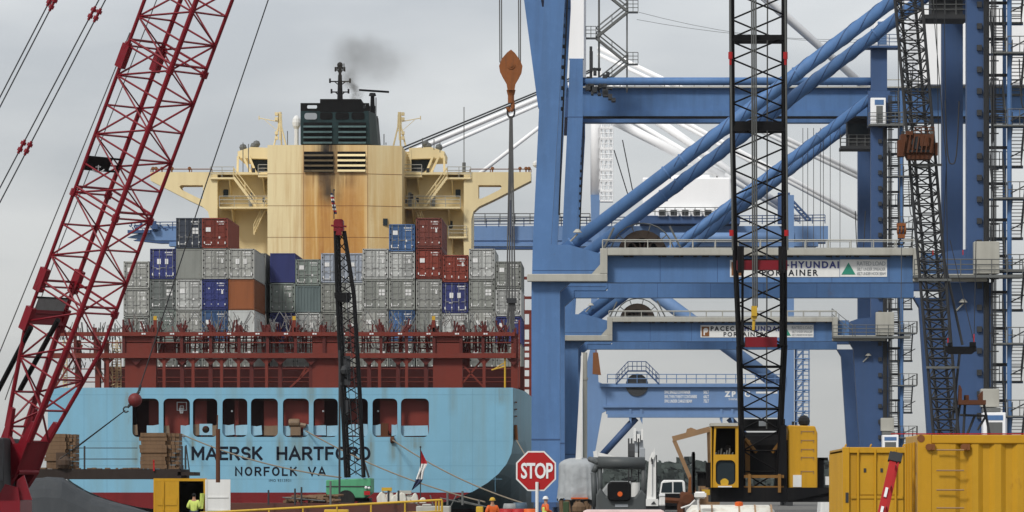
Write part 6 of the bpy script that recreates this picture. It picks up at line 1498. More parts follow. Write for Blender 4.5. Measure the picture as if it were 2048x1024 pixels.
def white_machines():
    Y = 200.0
    root = thing('boom_truck', (X(1300, Y), Y + 2, 0), 'white hydraulic loader with upright jointed arm beside the grey forklift', 'loader')
    m = MB().pprism([(1266, 905), (1288, 905), (1286, 882), (1283, 862), (1270, 862), (1268, 884)], Y + 1, .5).pbox(1279, 1290, 896, 915, Y + .9, .6); m.build('arm', 'sign_grey', root, bevel=.03)
    m = MB().pbox(1267, 1272, 856, 882, Y + .8, .3).pbox(1282, 1286, 858, 880, Y + .8, .3).pbox(1274, 1280, 868, 884, Y + .8, .2); m.build('arm_link', 'white', root)
    m = MB().pprism([(1293, 1000), (1298, 920), (1304, 904), (1312, 912), (1312, 1000)], Y, .5).pprism([(1300, 920), (1309, 896), (1310, 912), (1304, 925)], Y - .1, .2).pbox(1290, 1316, 998, 1012, Y - .3, 1.5).pbox(1302, 1304, 915, 990, Y - .1, .12)
    m.build('upright_arm', 'white', root)
    m = MB().pbox(1303, 1306, 918, 928, Y - .12, .1).pbox(1312, 1314, 910, 996, Y + .1, .2).pprism([(1302, 1008), (1312, 1008), (1308, 1002)], Y - .35, .05); m.build('hydraulic_line', 'dark_steel', root)
    m = MB().pbox(1270, 1330, 1012, 1022, Y - .2, 4); m.build('chassis', 'dark_steel', root)
    m = MB()
    for a in (1280, 1320): m.lathe((X(a, Y), Y + .6, .45), [(.35, -.15), (.45, -.12), (.45, .12), (.35, .15)], 'x', 16)
    m.build('wheel', 'rubber', root)
    m = MB().bar(P(1188, 908, Y), P(1245, 922, Y), .3, .25).pprism([(1186, 903), (1194, 901), (1196, 918), (1188, 916)], Y - .2, .4); tag(m.build('folded_boom', 'white'), 'white folded boom end poking out above the grey forklift roof', 'boom')
    # the pickup cab
    Y = 205.0
    root = thing('truck', (X(1345, Y), Y + 2, 0), 'white truck cab with dark windows behind rusty pipes', 'truck')
    out = [(1318, 1012), (1320, 985), (1323, 964), (1328, 960), (1366, 960), (1370, 964), (1371, 985), (1371, 1012)]
    b = MB().pprism(out, Y, 2.6).build('cab', 'white', root, bevel=.08)
    MB().pprism([(1322, 985), (1325, 966), (1344, 964), (1344, 985)], Y - .02, .02).build('window', 'glass', b); MB().pprism([(1347, 985), (1347, 964), (1364, 964), (1366, 985)], Y - .02, .02).build('window', 'glass', b)
    MB().pbox(1318, 1330, 988, 992, Y - .04, .05).build('headlight', 'letter_white', b); MB().pbox(1330, 1368, 987, 1012, Y - .02, .02).build('grille', 'black', b)
    MB().pbox(1322, 1368, 1012, 1020, Y + .1, 5).build('chassis', 'black', root)
    m = MB()
    for a in (1324, 1366):
        for yy in (.7, 4): m.lathe((X(a, Y), Y + yy, .42), [(.3, -.14), (.42, -.12), (.42, .12), (.3, .14)], 'x', 16)
    m.build('wheel', 'rubber', root)
    # white car behind the forklift
    Y = 212.0
    root = thing('parked_car', (X(1236, Y), Y + 2, 0), 'pale car roof glimpsed through the forklift guard', 'car')
    MB().pprism([(1200, 1020), (1200, 985), (1214, 968), (1222, 962), (1262, 962), (1272, 985), (1274, 1020)], Y, 4).build('body', 'plate_grey', root, bevel=.1)
    MB().pprism([(1216, 982), (1224, 966), (1258, 966), (1264, 982)], Y - .02, .02).build('window', 'glass', root)
    m = MB()
    for a in (1206, 1268):
        for yy in (.6, 3.4): m.lathe((X(a, Y), Y + yy, .33), [(.25, -.1), (.33, -.08), (.33, .08), (.25, .1)], 'x', 14)
    m.build('wheel', 'rubber', root)
    # tan excavator arm left of the yellow crane
    Y = 176.0
    root = thing('excavator', (X(1392, Y), Y + 2, 0), 'tan jointed excavator arm bent beside the yellow crane cab', 'excavator')
    MB().bar(P(1420, 858, Y), P(1345, 878, Y), .2, .22).pprism([(1370, 872), (1374, 858), (1382, 855), (1392, 859), (1400, 864), (1398, 868)], Y - .05, .2).build('boom', 'tan', root)
    MB().bar(P(1348, 880, Y), P(1384, 965, Y), .16, .17).build('stick', 'tan', root)
    MB().pprism([(1378, 955), (1388, 952), (1392, 985), (1376, 985)], Y - .3, .8).build('bucket', 'rust', root)
    MB().box(X(1400, Y), X(1440, Y), Y + .5, Y + 3.5, .9, 2.4).bar(P(1420, 858, Y), (X(1424, Y), Y + 1.2, 2.2), .25).build('body', 'tan', root); crawler(root, X(1420, Y), Y + 2, .9, 3, w=.45, h=.8)
white_machines()

def tank():
    Y = 62.0
    root = thing('storage_tank', (X(1465, Y), Y, 0), 'rust-streaked white tank top along the bottom in front of the yellow crane', 'tank')
    prof = [(.05, 0), (.4, .02), (.62, .08), (.7, .16)]; x0, x1 = X(1366, Y), X(1560, Y); r = .7; zc = Z(1010, Y) - r; L_ = x1 - x0
    MB().lathe((x0, Y + .7, zc), [(.4, 0), (.62, .06), (r, .14), (r, L_ - .14), (.62, L_ - .06), (.4, L_)], 'x', 32).build('tank_shell', 'white_rusty', root, smooth=True)
    m = MB()
    for px in (1400, 1425, 1480, 1512, 1545): m.lathe((X(px, Y), Y + .7, zc), [(r + .006, -.012), (r + .006, .012)], 'x', 32)
    m.build('tank_band', 'tan', root)
    m = MB()
    for px in (1390, 1530): m.box(X(px, Y) - .06, X(px, Y) + .06, Y + .1, Y + 1.3, 0, zc - .45)
    m.build('saddle', 'dark_steel', root)
    MB().lathe((X(1480, Y), Y + .6, Z(1009, Y)), [(.06, -.05), (.06, .03), (.03, .04)], 'z', 12).build('valve', 'orange', root)
    m = MB().lathe((X(1390, Y), Y + .2, Z(990, Y)), [(.02, 0), (.05, .01), (.05, .14), (.02, .15)], 'x', 14); m.box(X(1389, Y), X(1413, Y), Y + .15, Y + .25, Z(994, Y), Z(986, Y))
    m.path([P(1398, 992, Y + .2), P(1396, 1004, Y + .2), P(1398, 1020, Y + .2)], .015, 8).path([P(1390, 1000, Y + .2), P(1380, 1010, Y + .2), P(1362, 1016, Y + .2)], .012, 8)
    m.build('pump', 'white', root)
    Y = 66.0
    root = thing('trailer', (X(1250, Y), Y + 1, 0), 'pinkish white trailer roof along the bottom below the forklift', 'trailer')
    MB().box(X(1165, Y), X(1330, Y), Y, Y + 2.2, .5, Z(1020, Y)).build('body', 'pale_pink', root, bevel=.05)
    m = MB()
    for a in (1185, 1310): m.lathe((X(a, Y), Y + .6, .3), [(.22, -.1), (.3, -.08), (.3, .08), (.22, .1)], 'x', 16)
    m.build('wheel', 'rubber', root)
mk('white_rusty', (.66, .65, .58), s=3, rust=.35, grime=.5, rcol=(.38, .15, .04), gcol=(.3, .2, .1)); mk('pale_pink', (.62, .48, .45), s=2, grime=.3)
tank()

def left_works():
    Y = 207.0
    root = thing('work_platform', (X(225, Y), Y + 2, 0), 'dark raised steel deck carrying two timber stacks beside the hull', 'platform')
    MB().pbox(40, 362, 938, 958, Y, 4).pbox(355, 388, 944, 951, Y, 3).build('deck', 'deck_steel', root)
    m = MB(); rn = random.Random(3)
    for i in range(40): a = rn.uniform(60, 355); m.pbox(a, a + rn.uniform(4, 14), 938 - rn.uniform(1, 3), 938, Y + rn.uniform(0, 1), rn.uniform(.2, .8))
    m.build('deck_debris', 'timber', root)
    m = MB()
    for px in (48, 322, 350): m.box(X(px, Y) - .12, X(px, Y) + .12, Y + 2.6, Y + 2.84, 0, Z(958, Y))
    m.each('support_leg', 'deck_steel', root)
    m = MB()
    for px in (169, 364, 371): m.tube(P(px, 938, Y), P(px, 892, Y), .045)
    for py in (896, 918): m.tube(P(150, py, Y), P(275, py, Y), .02, n=4)
    m.tube(P(357, 918, Y), P(376, 918, Y), .02).tube(P(372, 890, Y), P(379, 944, Y), .03); m.pbox(360, 366, 930, 940, Y, .3); m.build('guard_rail', 'dark_steel', root)
    for (px0, px1, py0, lab) in ((86, 148, 868, 'left stack of old timber mats standing behind the red crane foot'), (275, 356, 866, 'right stack of timber mats standing on the dark deck under the hull opening')):
        m = MB(); rn = random.Random(px0); n = 9; h = (Z(py0, Y) - Z(938, Y)) / n; x0, x1 = X(px0, Y), X(px1, Y)
        for k in range(n):
            z = Z(938, Y) + .02 + k * h; a, b = x0 + rn.uniform(0, .12), x0 + (x1 - x0) * .68 + rn.uniform(-.05, .05)
            m.box(a, b, Y + .4 + rn.uniform(0, .1), Y + 2.2, z, z + h * .97)
            for j in range(3): aa = b + .02 + j * (x1 - b) / 3; m.box(aa, aa + (x1 - b) / 3 - .03, Y + .55 + rn.uniform(0, .25), Y + 2.1, z, z + h * rn.uniform(.85, .96))
        s = m.build('timber_stack', 'timber'); tag(s, lab, 'timber stack', 'timber mat stacks on the deck')
    m = MB().ball(P(128, 925, Y), .35, 10).pbox(112, 132, 905, 936, Y - .1, .4); tag(m.build('winch', 'timber_dark'), 'dark brown winch in front of the left timber stack', 'winch')
    m = MB().pbox(306, 309, 920, 942, Y - .1, .06).ball(P(307.5, 922, Y - .1), .05, 6); tag(m.build('marker_cone', 'red'), 'small red marker at the foot of the right timber stack', 'marker')
    # grey sheet-covered heap
    Y = 192.0; m = MB(); prof = [(18, 1046), (40, 985), (56, 958), (88, 954), (120, 957), (150, 977), (180, 992), (215, 1004), (262, 1014), (300, 1025), (330, 1046)]
    rows = []; rn = random.Random(8)
    for k in range(14):
        f = k / 13 * 2 - 1; sq = math.sqrt(max(0, 1 - f * f * .98)); rows.append([V(X(a, Y) + rn.uniform(-.05, .05), Y + 1 + f * 1.0, max(0, Z(b, Y) * (.25 + .75 * sq) + rn.uniform(-.05, .05))) for a, b in prof])
    for k in range(13):
        for i in range(len(prof) - 1): m.add([rows[k][i], rows[k][i + 1], rows[k + 1][i + 1], rows[k + 1][i]], [(0, 1, 2, 3)])
    me = m.build('covered_heap', 'tarp_grey', smooth=True); tag(me, 'grey sheet-covered heap under the dark raised deck', 'covered heap')
    # container with open doors and its worker
    Y = 200.0; x0, x1, xo = X(307, Y), X(411, Y), X(462, Y); zt = Z(958, Y)
    root = thing('site_container', ((x0 + x1) / 2, Y + 3, 0), 'yellow container with white door swung open where a worker stands', 'container')
    MB().box(x0, x0 + .06, Y + .02, Y + 6, .1, zt).box(x1 - .06, x1, Y + .02, Y + 6, .1, zt).box(x0 + .06, x1 - .06, Y + .02, Y + 6, zt - .06, zt - .002).box(x0 + .06, x1 - .06, Y + 5.9, Y + 6, .12, zt - .06).build('body', 'yellow_box', root)
    MB().box(x0 + .06, x1 - .06, Y + .1, Y + 5.9, .1, .15).box(x0 + .07, x0 + .09, Y + .15, Y + 5.8, .15, zt - .07).box(x1 - .09, x1 - .07, Y + .15, Y + 5.8, .15, zt - .07).box(x0 + .1, x1 - .1, Y + 5.7, Y + 5.8, .15, zt - .07).build('interior', 'timber_dark', root)
    MB().box(x0, x1 + .05, Y - .02, Y + .08, zt - .1, zt + .03).box(x0, x0 + .09, Y - .02, Y + .02, .1, zt - .1).box(x1 - .09, x1, Y - .02, Y + .02, .1, zt - .1).build('frame', 'yellow_paint', root)
    m = MB().box(x0 + .09, X(358, Y), Y - .01, Y + .04, .2, zt - .1)
    for zz in (.35, .85, 1.4): m.box(x0 + .2, X(326, Y), Y - .04, Y - .01, zz, zz + .35).box(X(330, Y), X(354, Y), Y - .04, Y - .01, zz, zz + .35)
    m.tube((X(328, Y), Y - .05, .2), (X(328, Y), Y - .05, zt - .12), .025); m.build('door', 'yellow_box', root)
    m = MB().box(x1 + .02, xo, Y - .3, Y - .25, .2, zt - .02)
    for zz in (.4, 1.0, 1.15, 1.75): m.box(x1 + .12, xo - .1, Y - .33, Y - .3, zz, zz + .06)
    for xx in (x1 + .02, xo - .07): m.box(xx, xx + .07, Y - .34, Y - .3, .2, zt - .02)
    d_ = m.build('door', 'white', root); d_['label'] = 'white opened door'
    m = MB()
    for k in range(6): m.bar((X(408 - k, Y), Y - .1 - .02 * k, 1.95), (X(405 - (k % 3) * 2, Y), Y - .12, 1.25), .08, .1)
    tag(m.build('hanging_jacket', 'hi_vis'), 'yellow jacket hanging at the edge of the container doorway', 'jacket')
left_works()

# ---------------------------------------------------------------- people
def skin(joints, edges, sub=2):
    names = list(joints); me = bpy.data.meshes.new('figure')
    me.from_pydata([joints[k][0] for k in names], [(names.index(a), names.index(b)) for a, b in edges], []); me.update()
    def mods(o):
        s = o.modifiers.new('skin', 'SKIN'); s.use_smooth_shade = True
        for i, k in enumerate(names):
            r = joints[k][1]; sv = o.data.skin_vertices[0].data[i]; sv.radius = r if isinstance(r, tuple) else (r, r); sv.use_root = (i == 0)
        b = o.modifiers.new('round', 'SUBSURF'); b.levels = b.render_levels = sub
    o = bpy.data.objects.new('tmpfig', me); COL.objects.link(o)
    if not o.data.skin_vertices: bpy.context.view_layer.objects.active = o
    o_ = o.modifiers.new('skin', 'SKIN'); o.modifiers.remove(o_)
    lay = me.attributes
    bm_ = __import__('bmesh').new(); bm_.from_mesh(me); bm_.verts.layers.skin.verify(); bm_.to_mesh(me); bm_.free()
    mods(o); dg = bpy.context.evaluated_depsgraph_get(); dg.update(); out = bpy.data.meshes.new_from_object(o.evaluated_get(dg)); bpy.data.objects.remove(o)
    return out
def person(x, y, label, face, top, legs, hat=None, arms='down', z=0.0, sleeve=None):
    """face = heading in degrees, 0 looks at the camera"""
    root = thing('person', (x, y, z), label, 'person')
    rot = Matrix.Rotation(R(face), 3, 'Z')
    J = dict(pelvis=((0, 0, .98), (.15, .11)), waist=((0, 0, 1.12), (.14, .10)), chest=((0, 0, 1.34), (.17, .115)), neck=((0, .0, 1.5), .06), head0=((0, -.015, 1.59), (.075, .09)), head1=((0, -.01, 1.70), (.078, .095)), crown=((0, 0, 1.765), (.05, .06)),
             nose=((0, -.115, 1.645), .014))
    E = [('pelvis', 'waist'), ('waist', 'chest'), ('chest', 'neck'), ('neck', 'head0'), ('head0', 'head1'), ('head1', 'crown'), ('head0', 'nose')]
    for s_, n in ((-1, 'l'), (1, 'r')):
        J[n + 'hip'] = ((s_ * .1, 0, .92), .09); J[n + 'knee'] = ((s_ * .12, -.02, .5), .062); J[n + 'ank'] = ((s_ * .13, .01, .1), .045); J[n + 'toe'] = ((s_ * .15, -.16, .04), .04)
        J[n + 'sh'] = ((s_ * .18, 0, 1.42), .065)
        if arms == 'down': el, wr = (s_ * .27, .03, 1.16), (s_ * .26, -.06, .92)
        elif arms == 'bent': el, wr = (s_ * .29, .03, 1.17), (s_ * .12, -.24, 1.12)
        J[n + 'el'] = (el, .05); J[n + 'wr'] = (wr, .034)
        w_ = Vector(wr); dr = (w_ - Vector(el)).normalized(); J[n + 'palm'] = (tuple(w_ + dr * .06), (.036, .02))
        E += [('pelvis', n + 'hip'), (n + 'hip', n + 'knee'), (n + 'knee', n + 'ank'), (n + 'ank', n + 'toe'), ('chest', n + 'sh'), (n + 'sh', n + 'el'), (n + 'el', n + 'wr'), (n + 'wr', n + 'palm')]
        for k in range(4):
            b = w_ + dr * (.10 - .004 * abs(k - 1)) + Vector((0, (k - 1.5) * .021, 0)); t = b + dr * (.055 - .006 * abs(k - 1.2)) + Vector((-s_ * .012, -.004, -.004)); u = n + 'f%d' % k
            J[u] = (tuple(b), .0095); J[u + 't'] = (tuple(t), .008); E += [(n + 'palm', u), (u, u + 't')]
        b = w_ + dr * .05 + Vector((-s_ * .015, -.045, 0)); J[n + 'th'] = (tuple(b), .011); J[n + 'tht'] = (tuple(b + dr * .04 + Vector((0, -.012, 0))), .009); E += [(n + 'palm', n + 'th'), (n + 'th', n + 'tht')]
    def put(nm, me, mat):
        for v in me.vertices: v.co = rot @ v.co
        me.materials.clear(); me.materials.append(M[mat]); o = bpy.data.objects.new(nm, me); COL.objects.link(o); o.parent = root; return o
    put('body', skin(J, E), 'skin')
    g = lambda ks, add, over={}: {k: (over.get(k, J[k][0]), tuple(q + add for q in (J[k][1] if isinstance(J[k][1], tuple) else (J[k][1],) * 2))) for k in ks}
    up = ['waist', 'pelvis', 'chest', 'lsh', 'lel', 'lwr', 'rsh', 'rel', 'rwr']
    put('jacket', skin(g(up, .035), [('waist', 'pelvis'), ('waist', 'chest'), ('chest', 'lsh'), ('lsh', 'lel'), ('lel', 'lwr'), ('chest', 'rsh'), ('rsh', 'rel'), ('rel', 'rwr')]), sleeve or top)
    if sleeve: put('vest', skin(g(['waist', 'pelvis', 'chest'], .055), [('waist', 'pelvis'), ('waist', 'chest')]), top)
    lg = ['pelvis', 'lhip', 'lknee', 'lank', 'rhip', 'rknee', 'rank']
    put('trousers', skin(g(lg, .025), [('pelvis', 'lhip'), ('lhip', 'lknee'), ('lknee', 'lank'), ('pelvis', 'rhip'), ('rhip', 'rknee'), ('rknee', 'rank')]), legs)
    m = MB()
    for s_ in (-1, 1): m.box(s_ * .14 - .055, s_ * .14 + .055, -.2, .08, 0, .09)
    me = bpy.data.meshes.new('boots'); me.from_pydata(m.v, [], m.f); put('boots', me, 'rubber')
    m = MB()
    if hat: m.lathe((0, -.005, 1.70), [(.15, .0), (.145, .012), (.125, .02), (.12, .06), (.09, .115), (.03, .14)], 'z', 18)
    else: m.lathe((0, .012, 1.66), [(.085, 0), (.1, .04), (.098, .09), (.07, .13), (.02, .145)], 'z', 16)
    me = bpy.data.meshes.new('hat'); me.from_pydata(m.v, [], m.f); put('helmet' if hat else 'hair', me, hat or 'black')
    m = MB()
    for s_ in (-1, 1): m.ball((s_ * .032, -.1, 1.665), .011, 6)
    me = bpy.data.meshes.new('eyes'); me.from_pydata(m.v, [], m.f); put('eyes', me, 'black')
    return root
Y = 199.0; person(X(388, Y), Y, 'worker in bright yellow jacket seen from behind in the container doorway', 180, 'hi_vis', 'denim', None, 'bent', .16)
Y = 196.0; person(X(1091, Y), Y, 'worker in white helmet and yellow vest beside the stop sign pole', 115, 'hi_vis', 'denim', 'white', 'bent', 0, 'orange')
Y = 190.0; person(X(985, Y), Y, 'worker in orange jacket low behind the yellow railing end', 200, 'orange', 'denim', 'rail_yellow', 'bent', -.05)

# ---------------------------------------------------------------- clutter along the quay edge
def clutter():
    Y = 120.0
    root = thing('yellow_railing', (X(670, Y), Y, 0), 'yellow pipe railing of a sloping gangway at the bottom of the ship', 'railing')
    m = MB(); rb = lambda px: 1023 - (px - 455) * 23 / 425
    m.tube(P(400, 1026, Y), P(884, rb(884), Y), .032, n=8).tube(P(884, rb(884), Y), P(884, 1050, Y), .03).tube(P(872, rb(872), Y), P(872, 1050, Y), .025).tube(P(400, 1047, Y), P(884, 1022, Y), .025)
    for px in range(470, 880, 68): m.tube(P(px, rb(px), Y), (X(px, Y), Y, .02), .025)
    m.tube((X(884, Y), Y, .02), P(884, 1050, Y), .03).tube((X(872, Y), Y, .02), P(872, 1050, Y), .025)
    m.build('rail', 'rail_yellow', root)
    MB().add([P(400, 1075, Y) + V(0, 0, 0), P(884, 1052, Y), P(884, 1052, Y) + V(0, 1.5, 0), P(400, 1075, Y) + V(0, 1.5, 0)], [(0, 1, 2, 3)]).build('walkway', 'deck_steel', root)
    Y = 236.0; m = MB().pbox(440, 880, 1006, 1075, Y, 3); tag(m.build('barge_wall', 'barge'), 'rust-brown low barge side running behind the yellow railing', 'barge wall')
    rn = random.Random(12); m = MB()
    for i in range(34): a = rn.uniform(555, 655); z = rn.uniform(990, 1005); m.tube(P(a, z, Y + rn.uniform(0, 1.5)), P(a + rn.uniform(15, 45), z + rn.uniform(-5, 5), Y + rn.uniform(0, 1.5)), rn.uniform(.04, .12), n=6)
    tag(m.build('pipe_pile', 'timber'), 'pile of old pipes and planks lying left of the green crane', 'pipe pile')
    for i, px in enumerate((537, 590, 603)):
        m = MB().tube(P(px, 1010, Y - .5), P(px, 980 - 3 * i, Y - .5), .05); tag(m.build('stake', 'dark_steel'), 'dark upright stake %s the pipe pile' % ('left of', 'rising from the middle of', 'at the right of')[i], 'stake', 'stakes by the pipe pile')
    root = thing('supply_bags', (X(772, Y), Y, Z(1005, Y)), 'pale bagged supplies with yellow box right of the green crane', 'supplies')
    m = MB()
    for px, py, w_, h_ in ((764, 1000, 16, 18), (779, 1000, 13, 20), (790, 1002, 12, 14), (803, 1000, 14, 16), (817, 1001, 15, 13), (829, 1002, 10, 17), (800, 990, 12, 10), (845, 1003, 10, 9)):
        q = [(px - w_ * .6, py + 8), (px - w_ * .7, py - h_ * .3), (px - w_ * .3, py - h_ * .8), (px + w_ * rn.uniform(-.1, .2), py - h_), (px + w_ * .5, py - h_ * rn.uniform(.5, .8)), (px + w_ * .7, py - h_ * .1), (px + w_ * .6, py + 8)]
        m.pprism(q, Y + rn.uniform(0, .5), .7)
    m.each('bag', 'white_rusty', root, bevel=.06); MB().pbox(763, 783, 975, 982, Y + .1, .6).build('box', 'rail_yellow', root); MB().pbox(795, 822, 981, 988, Y + .3, .6).build('lid', 'beige', root)
    for i, (px, t) in enumerate(((777, 981), (797, 981), (661, 962), (895, 985), (925, 982), (958, 999))):
        m = MB().tube(P(px, 1010, Y - .6), P(px, t, Y - .6), .06); tag(m.build('mooring_post', 'dark_steel' if i < 2 else 'galv'), 'thin upright post %s' % ('left in front of the pale bags', 'in the middle of the pale bags', 'pale, in front of the green crane body', 'grey, first right of the flag', 'grey, second right of the flag', 'grey short, above the orange worker')[i], 'post', 'posts along the quay edge')
    m = MB()
    for a, b, c, d_ in ((880, 996, 960, 1012), (900, 1016, 913, 990), (860, 990, 868, 1015), (916, 1000, 990, 1018), (820, 1000, 840, 1012), (565, 995, 650, 1002)): m.tube(P(a, b, Y), P(c, d_, Y), .035, n=5)
    tag(m.build('loose_rails', 'galv'), 'loose grey pipes leaning along the quay edge under the hull corner', 'pipes')
    Y = 150.0; tag(MB().pbox(832, 900, 1012, 1050, Y, 1).pbox(844, 862, 1008, 1013, Y, .6).build('equipment_box', 'beige', bevel=.04), 'beige equipment box at the end of the yellow railing', 'box')
    tag(MB().pbox(952, 966, 1013, 1040, Y, .5).build('tool_box', 'rail_yellow', bevel=.03), 'yellow box left of the orange jacket', 'box')
    tag(MB().pbox(648, 696, 1019, 1050, Y, .5).build('tool_box', 'rail_yellow', bevel=.03), 'yellow box below the railing in the middle', 'box')
    for i, (px, mt, nm) in enumerate(((1014, 'red', 'red barrel left of three beside the stop sign'), (1036, 'red', 'red barrel in the middle of three beside the stop sign'), (1060, 'orange', 'orange barrel closest to the stop sign pole'))):
        Yb = 140.0; zt = Z(1017, Yb); root = thing('barrel', (X(px, Yb), Yb, 0), nm, 'barrel', 'barrels beside the stop sign')
        MB().lathe((X(px, Yb), Yb, .02), [(.24, 0), (.25, .03), (.25, .4), (.265, .42), (.25, .44), (.25, .9), (.265, .92), (.25, .94), (.25, zt - .06), (.22, zt - .03)], 'z', 18).build('drum', mt, root, smooth=True)
        MB().lathe((X(px, Yb), Yb, zt - .012), [(.2, 0), (.2, .012)], 'z', 18).build('lid', 'dark_steel', root)
    Yt = 160.0; m = MB()
    tag(MB().lathe((X(1022, Yt), Yt, .02), [(.3, 0), (.3, Z(1010, Yt) - .1), (.26, Z(1008, Yt))], 'z', 16).build('water_drum', 'plate_grey', smooth=True), 'grey drum behind the red barrels', 'drum')
    tag(MB().lathe((X(1040, Yt), Yt, .02), [(.28, 0), (.28, Z(1008, Yt) - .1), (.24, Z(1006, Yt))], 'z', 16).build('water_drum', 'blue_drum', smooth=True), 'bluish drum behind the red barrels', 'drum')
    Y = 170.0; root = thing('pump_unit', (X(1392, Y), Y, 0), 'rusty pump and pipework left of the yellow crane base', 'pump')
    m = MB().lathe(P(1374, 998, Y - 3), [(.18, -.25), (.28, -.2), (.28, .2), (.18, .25)], 'y', 14).tube(P(1330, 1000, Y - 3), P(1380, 1003, Y - 3), .12).tube(P(1362, 1000, Y - 3), P(1362, 1060, Y - 3), .15).ball(P(1366, 990, Y - 3), .14, 8)
    m.build('pump_body', 'rust_dark', root); MB().box(X(1350, Y), X(1395, Y), Y - 3.4, Y - 2.4, 0, .6).build('base', 'dark_steel', root)
    Y = 182.0; root = thing('parked_van', (X(1668, Y), Y, 0), 'white van partly hidden between the crane and yellow container', 'van')
    MB().pprism([(1640, 1024), (1642, 1000), (1660, 985), (1690, 982), (1720, 984), (1720, 1070), (1640, 1070)], Y, 3).build('body', 'white', root, bevel=.08); MB().pprism([(1660, 1000), (1668, 989), (1684, 988), (1684, 1000)], Y - .02, .02).build('window', 'glass', root)
    m = MB()
    for yy in (.7, 2.4): m.lathe((X(1652, Y), Y + yy, .34), [(.25, -.1), (.34, -.08), (.34, .08), (.25, .1)], 'x', 14).lathe((X(1712, Y), Y + yy, .34), [(.25, -.1), (.34, -.08), (.34, .08), (.25, .1)], 'x', 14)
    m.build('wheel', 'rubber', root)
    Y = 178.0; tag(MB().lathe(P(1677, 948, Y), [(.05, -.05), (.14, 0), (.1, .08), (.03, .12)], 'z', 10).tube((X(1677, Y), Y, 0), P(1677, 950, Y), .05).build('lamp_post', 'letter_white'), 'small white-topped post right of the crane guard panel', 'post')
    m = MB(); rn = random.Random(21)
    for i in range(16): a = rn.uniform(1120, 1186); m.tube(P(a, rn.uniform(1000, 1012), Y - 6), P(a + rn.uniform(-8, 8), 1040, Y - 6), rn.uniform(.03, .09), n=6)
    m.ball(P(1158, 1018, Y - 6), .3, 10); m.box(X(1122, Y), X(1190, Y), Y - 6.2, Y - 5.2, 0, .9)
    tag(m.build('tool_rack', 'timber'), 'jumble of brown tools and hoses under the grey tarpaulin', 'tools')
    tag(MB().pbox(1126, 1138, 1003, 1040, Y - 7, .4).build('jerry_can', 'can_green', bevel=.03), 'dark green can among the tools under the tarpaulin', 'can')
mk('barge', (.10, .035, .025), s=1, rust=.4, grime=.4); mk('blue_drum', (.06, .1, .14), s=3); mk('can_green', (.04, .07, .03), s=3)
clutter()

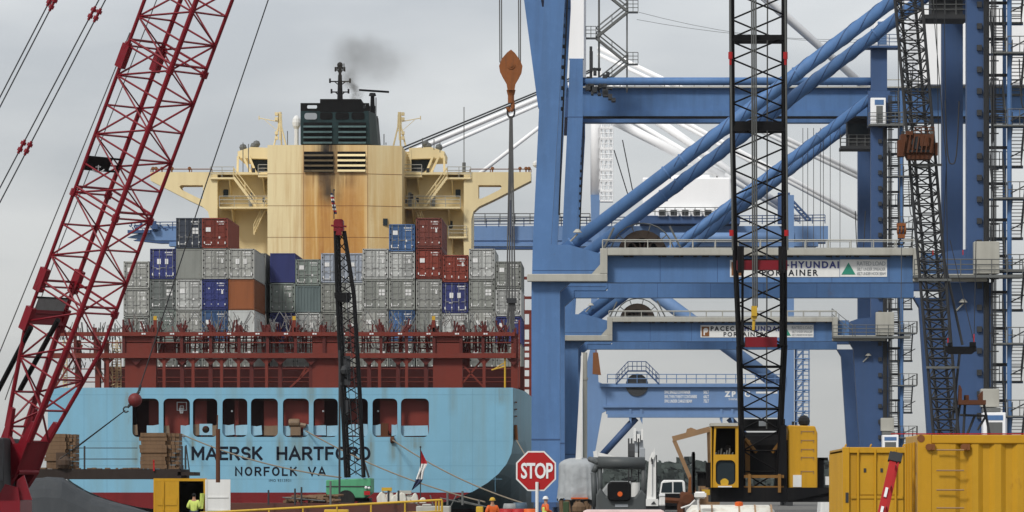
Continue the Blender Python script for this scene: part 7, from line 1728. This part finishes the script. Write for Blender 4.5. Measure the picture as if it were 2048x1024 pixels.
# ---------------------------------------------------------------- funnel smoke
def smoke():
    m = bpy.data.materials.new('smoke'); m.use_nodes = True; t = m.node_tree; t.nodes.clear(); L = t.links.new
    def n(ty, **k):
        q = t.nodes.new(ty)
        for a, c in k.items(): setattr(q, a, c)
        return q
    out = n('ShaderNodeOutputMaterial'); pv = n('ShaderNodeVolumePrincipled'); L(pv.outputs[0], out.inputs['Volume'])
    pv.inputs['Color'].default_value = (.20, .175, .14, 1); pv.inputs['Anisotropy'].default_value = .1
    tc = n('ShaderNodeTexCoord'); nz = n('ShaderNodeTexNoise'); nz.inputs['Scale'].default_value = .4; nz.inputs['Detail'].default_value = 4; nz.inputs['Roughness'].default_value = .6; L(tc.outputs['Object'], nz.inputs['Vector'])
    sub = n('ShaderNodeVectorMath', operation='SUBTRACT'); L(nz.outputs['Color'], sub.inputs[0]); sub.inputs[1].default_value = (.5, .5, .5)
    sc = n('ShaderNodeVectorMath', operation='SCALE'); L(sub.outputs[0], sc.inputs[0]); sc.inputs['Scale'].default_value = 3.0
    ad = n('ShaderNodeVectorMath', operation='ADD'); L(tc.outputs['Object'], ad.inputs[0]); L(sc.outputs[0], ad.inputs[1])
    Y = 444.0; base = P(713, 192, Y); acc = None
    for px, py, rx, rz, den in ((713, 193, .7, .9, 1.6), (709, 185, .85, 1.0, 1.5), (703, 177, 1.0, 1.1, 1.1), (697, 167, 1.4, 1.4, .5), (696, 154, 2.0, 1.8, .18), (700, 140, 2.6, 2.0, .06), (694, 112, 2.6, 2.8, .09), (716, 106, 3.6, 2.8, .10), (745, 118, 4.2, 3.2, .09), (780, 128, 4.4, 3.0, .055), (678, 140, 3.0, 3.8, .035), (726, 88, 3.4, 1.9, .07), (745, 148, 3.8, 2.4, .045)):
        c = P(px, py, Y) - base
        s_ = n('ShaderNodeVectorMath', operation='SUBTRACT'); L(ad.outputs[0], s_.inputs[0]); s_.inputs[1].default_value = c
        d_ = n('ShaderNodeVectorMath', operation='DIVIDE'); L(s_.outputs[0], d_.inputs[0]); d_.inputs[1].default_value = (rx, rx * 1.1, rz)
        l = n('ShaderNodeVectorMath', operation='LENGTH'); L(d_.outputs[0], l.inputs[0])
        r = n('ShaderNodeMapRange', interpolation_type='SMOOTHSTEP'); r.inputs[1].default_value = 1; r.inputs[2].default_value = 0; r.inputs[3].default_value = 0; r.inputs[4].default_value = den; L(l.outputs['Value'], r.inputs[0])
        if acc is None: acc = r.outputs[0]
        else:
            a = n('ShaderNodeMath', operation='ADD'); L(acc, a.inputs[0]); L(r.outputs[0], a.inputs[1]); acc = a.outputs[0]
    n2 = n('ShaderNodeTexNoise'); n2.inputs['Scale'].default_value = .9; n2.inputs['Detail'].default_value = 5; L(tc.outputs['Object'], n2.inputs['Vector'])
    mr = n('ShaderNodeMapRange'); mr.inputs[1].default_value = .3; mr.inputs[2].default_value = .7; mr.inputs[3].default_value = .4; mr.inputs[4].default_value = .8; L(n2.outputs[0], mr.inputs[0])
    fm = n('ShaderNodeMath', operation='MULTIPLY'); L(acc, fm.inputs[0]); L(mr.outputs[0], fm.inputs[1]); L(fm.outputs[0], pv.inputs['Density'])
    g = MB().box(X(615, Y), X(875, Y), Y - 5.2, Y + 5.2, Z(200, Y), Z(58, Y))
    o = g.build('funnel_smoke', m, org=base); tag(o, kind='stuff')
smoke()
# ---------------------------------------------------------------- air
def haze():
    m = bpy.data.materials.new('haze'); m.use_nodes = True; t = m.node_tree; t.nodes.clear()
    out = t.nodes.new('ShaderNodeOutputMaterial'); pv = t.nodes.new('ShaderNodeVolumePrincipled'); t.links.new(pv.outputs[0], out.inputs['Volume'])
    pv.inputs['Color'].default_value = (.9, .93, .97, 1); pv.inputs['Density'].default_value = HAZE; pv.inputs['Anisotropy'].default_value = .2
    o = MB().box(-1510, 1510, -70, 2610, -7.2, 100).build('haze', m, org=(0, 0, 0)); tag(o, kind='stuff')
HAZE = .000035
if HAZE: haze()
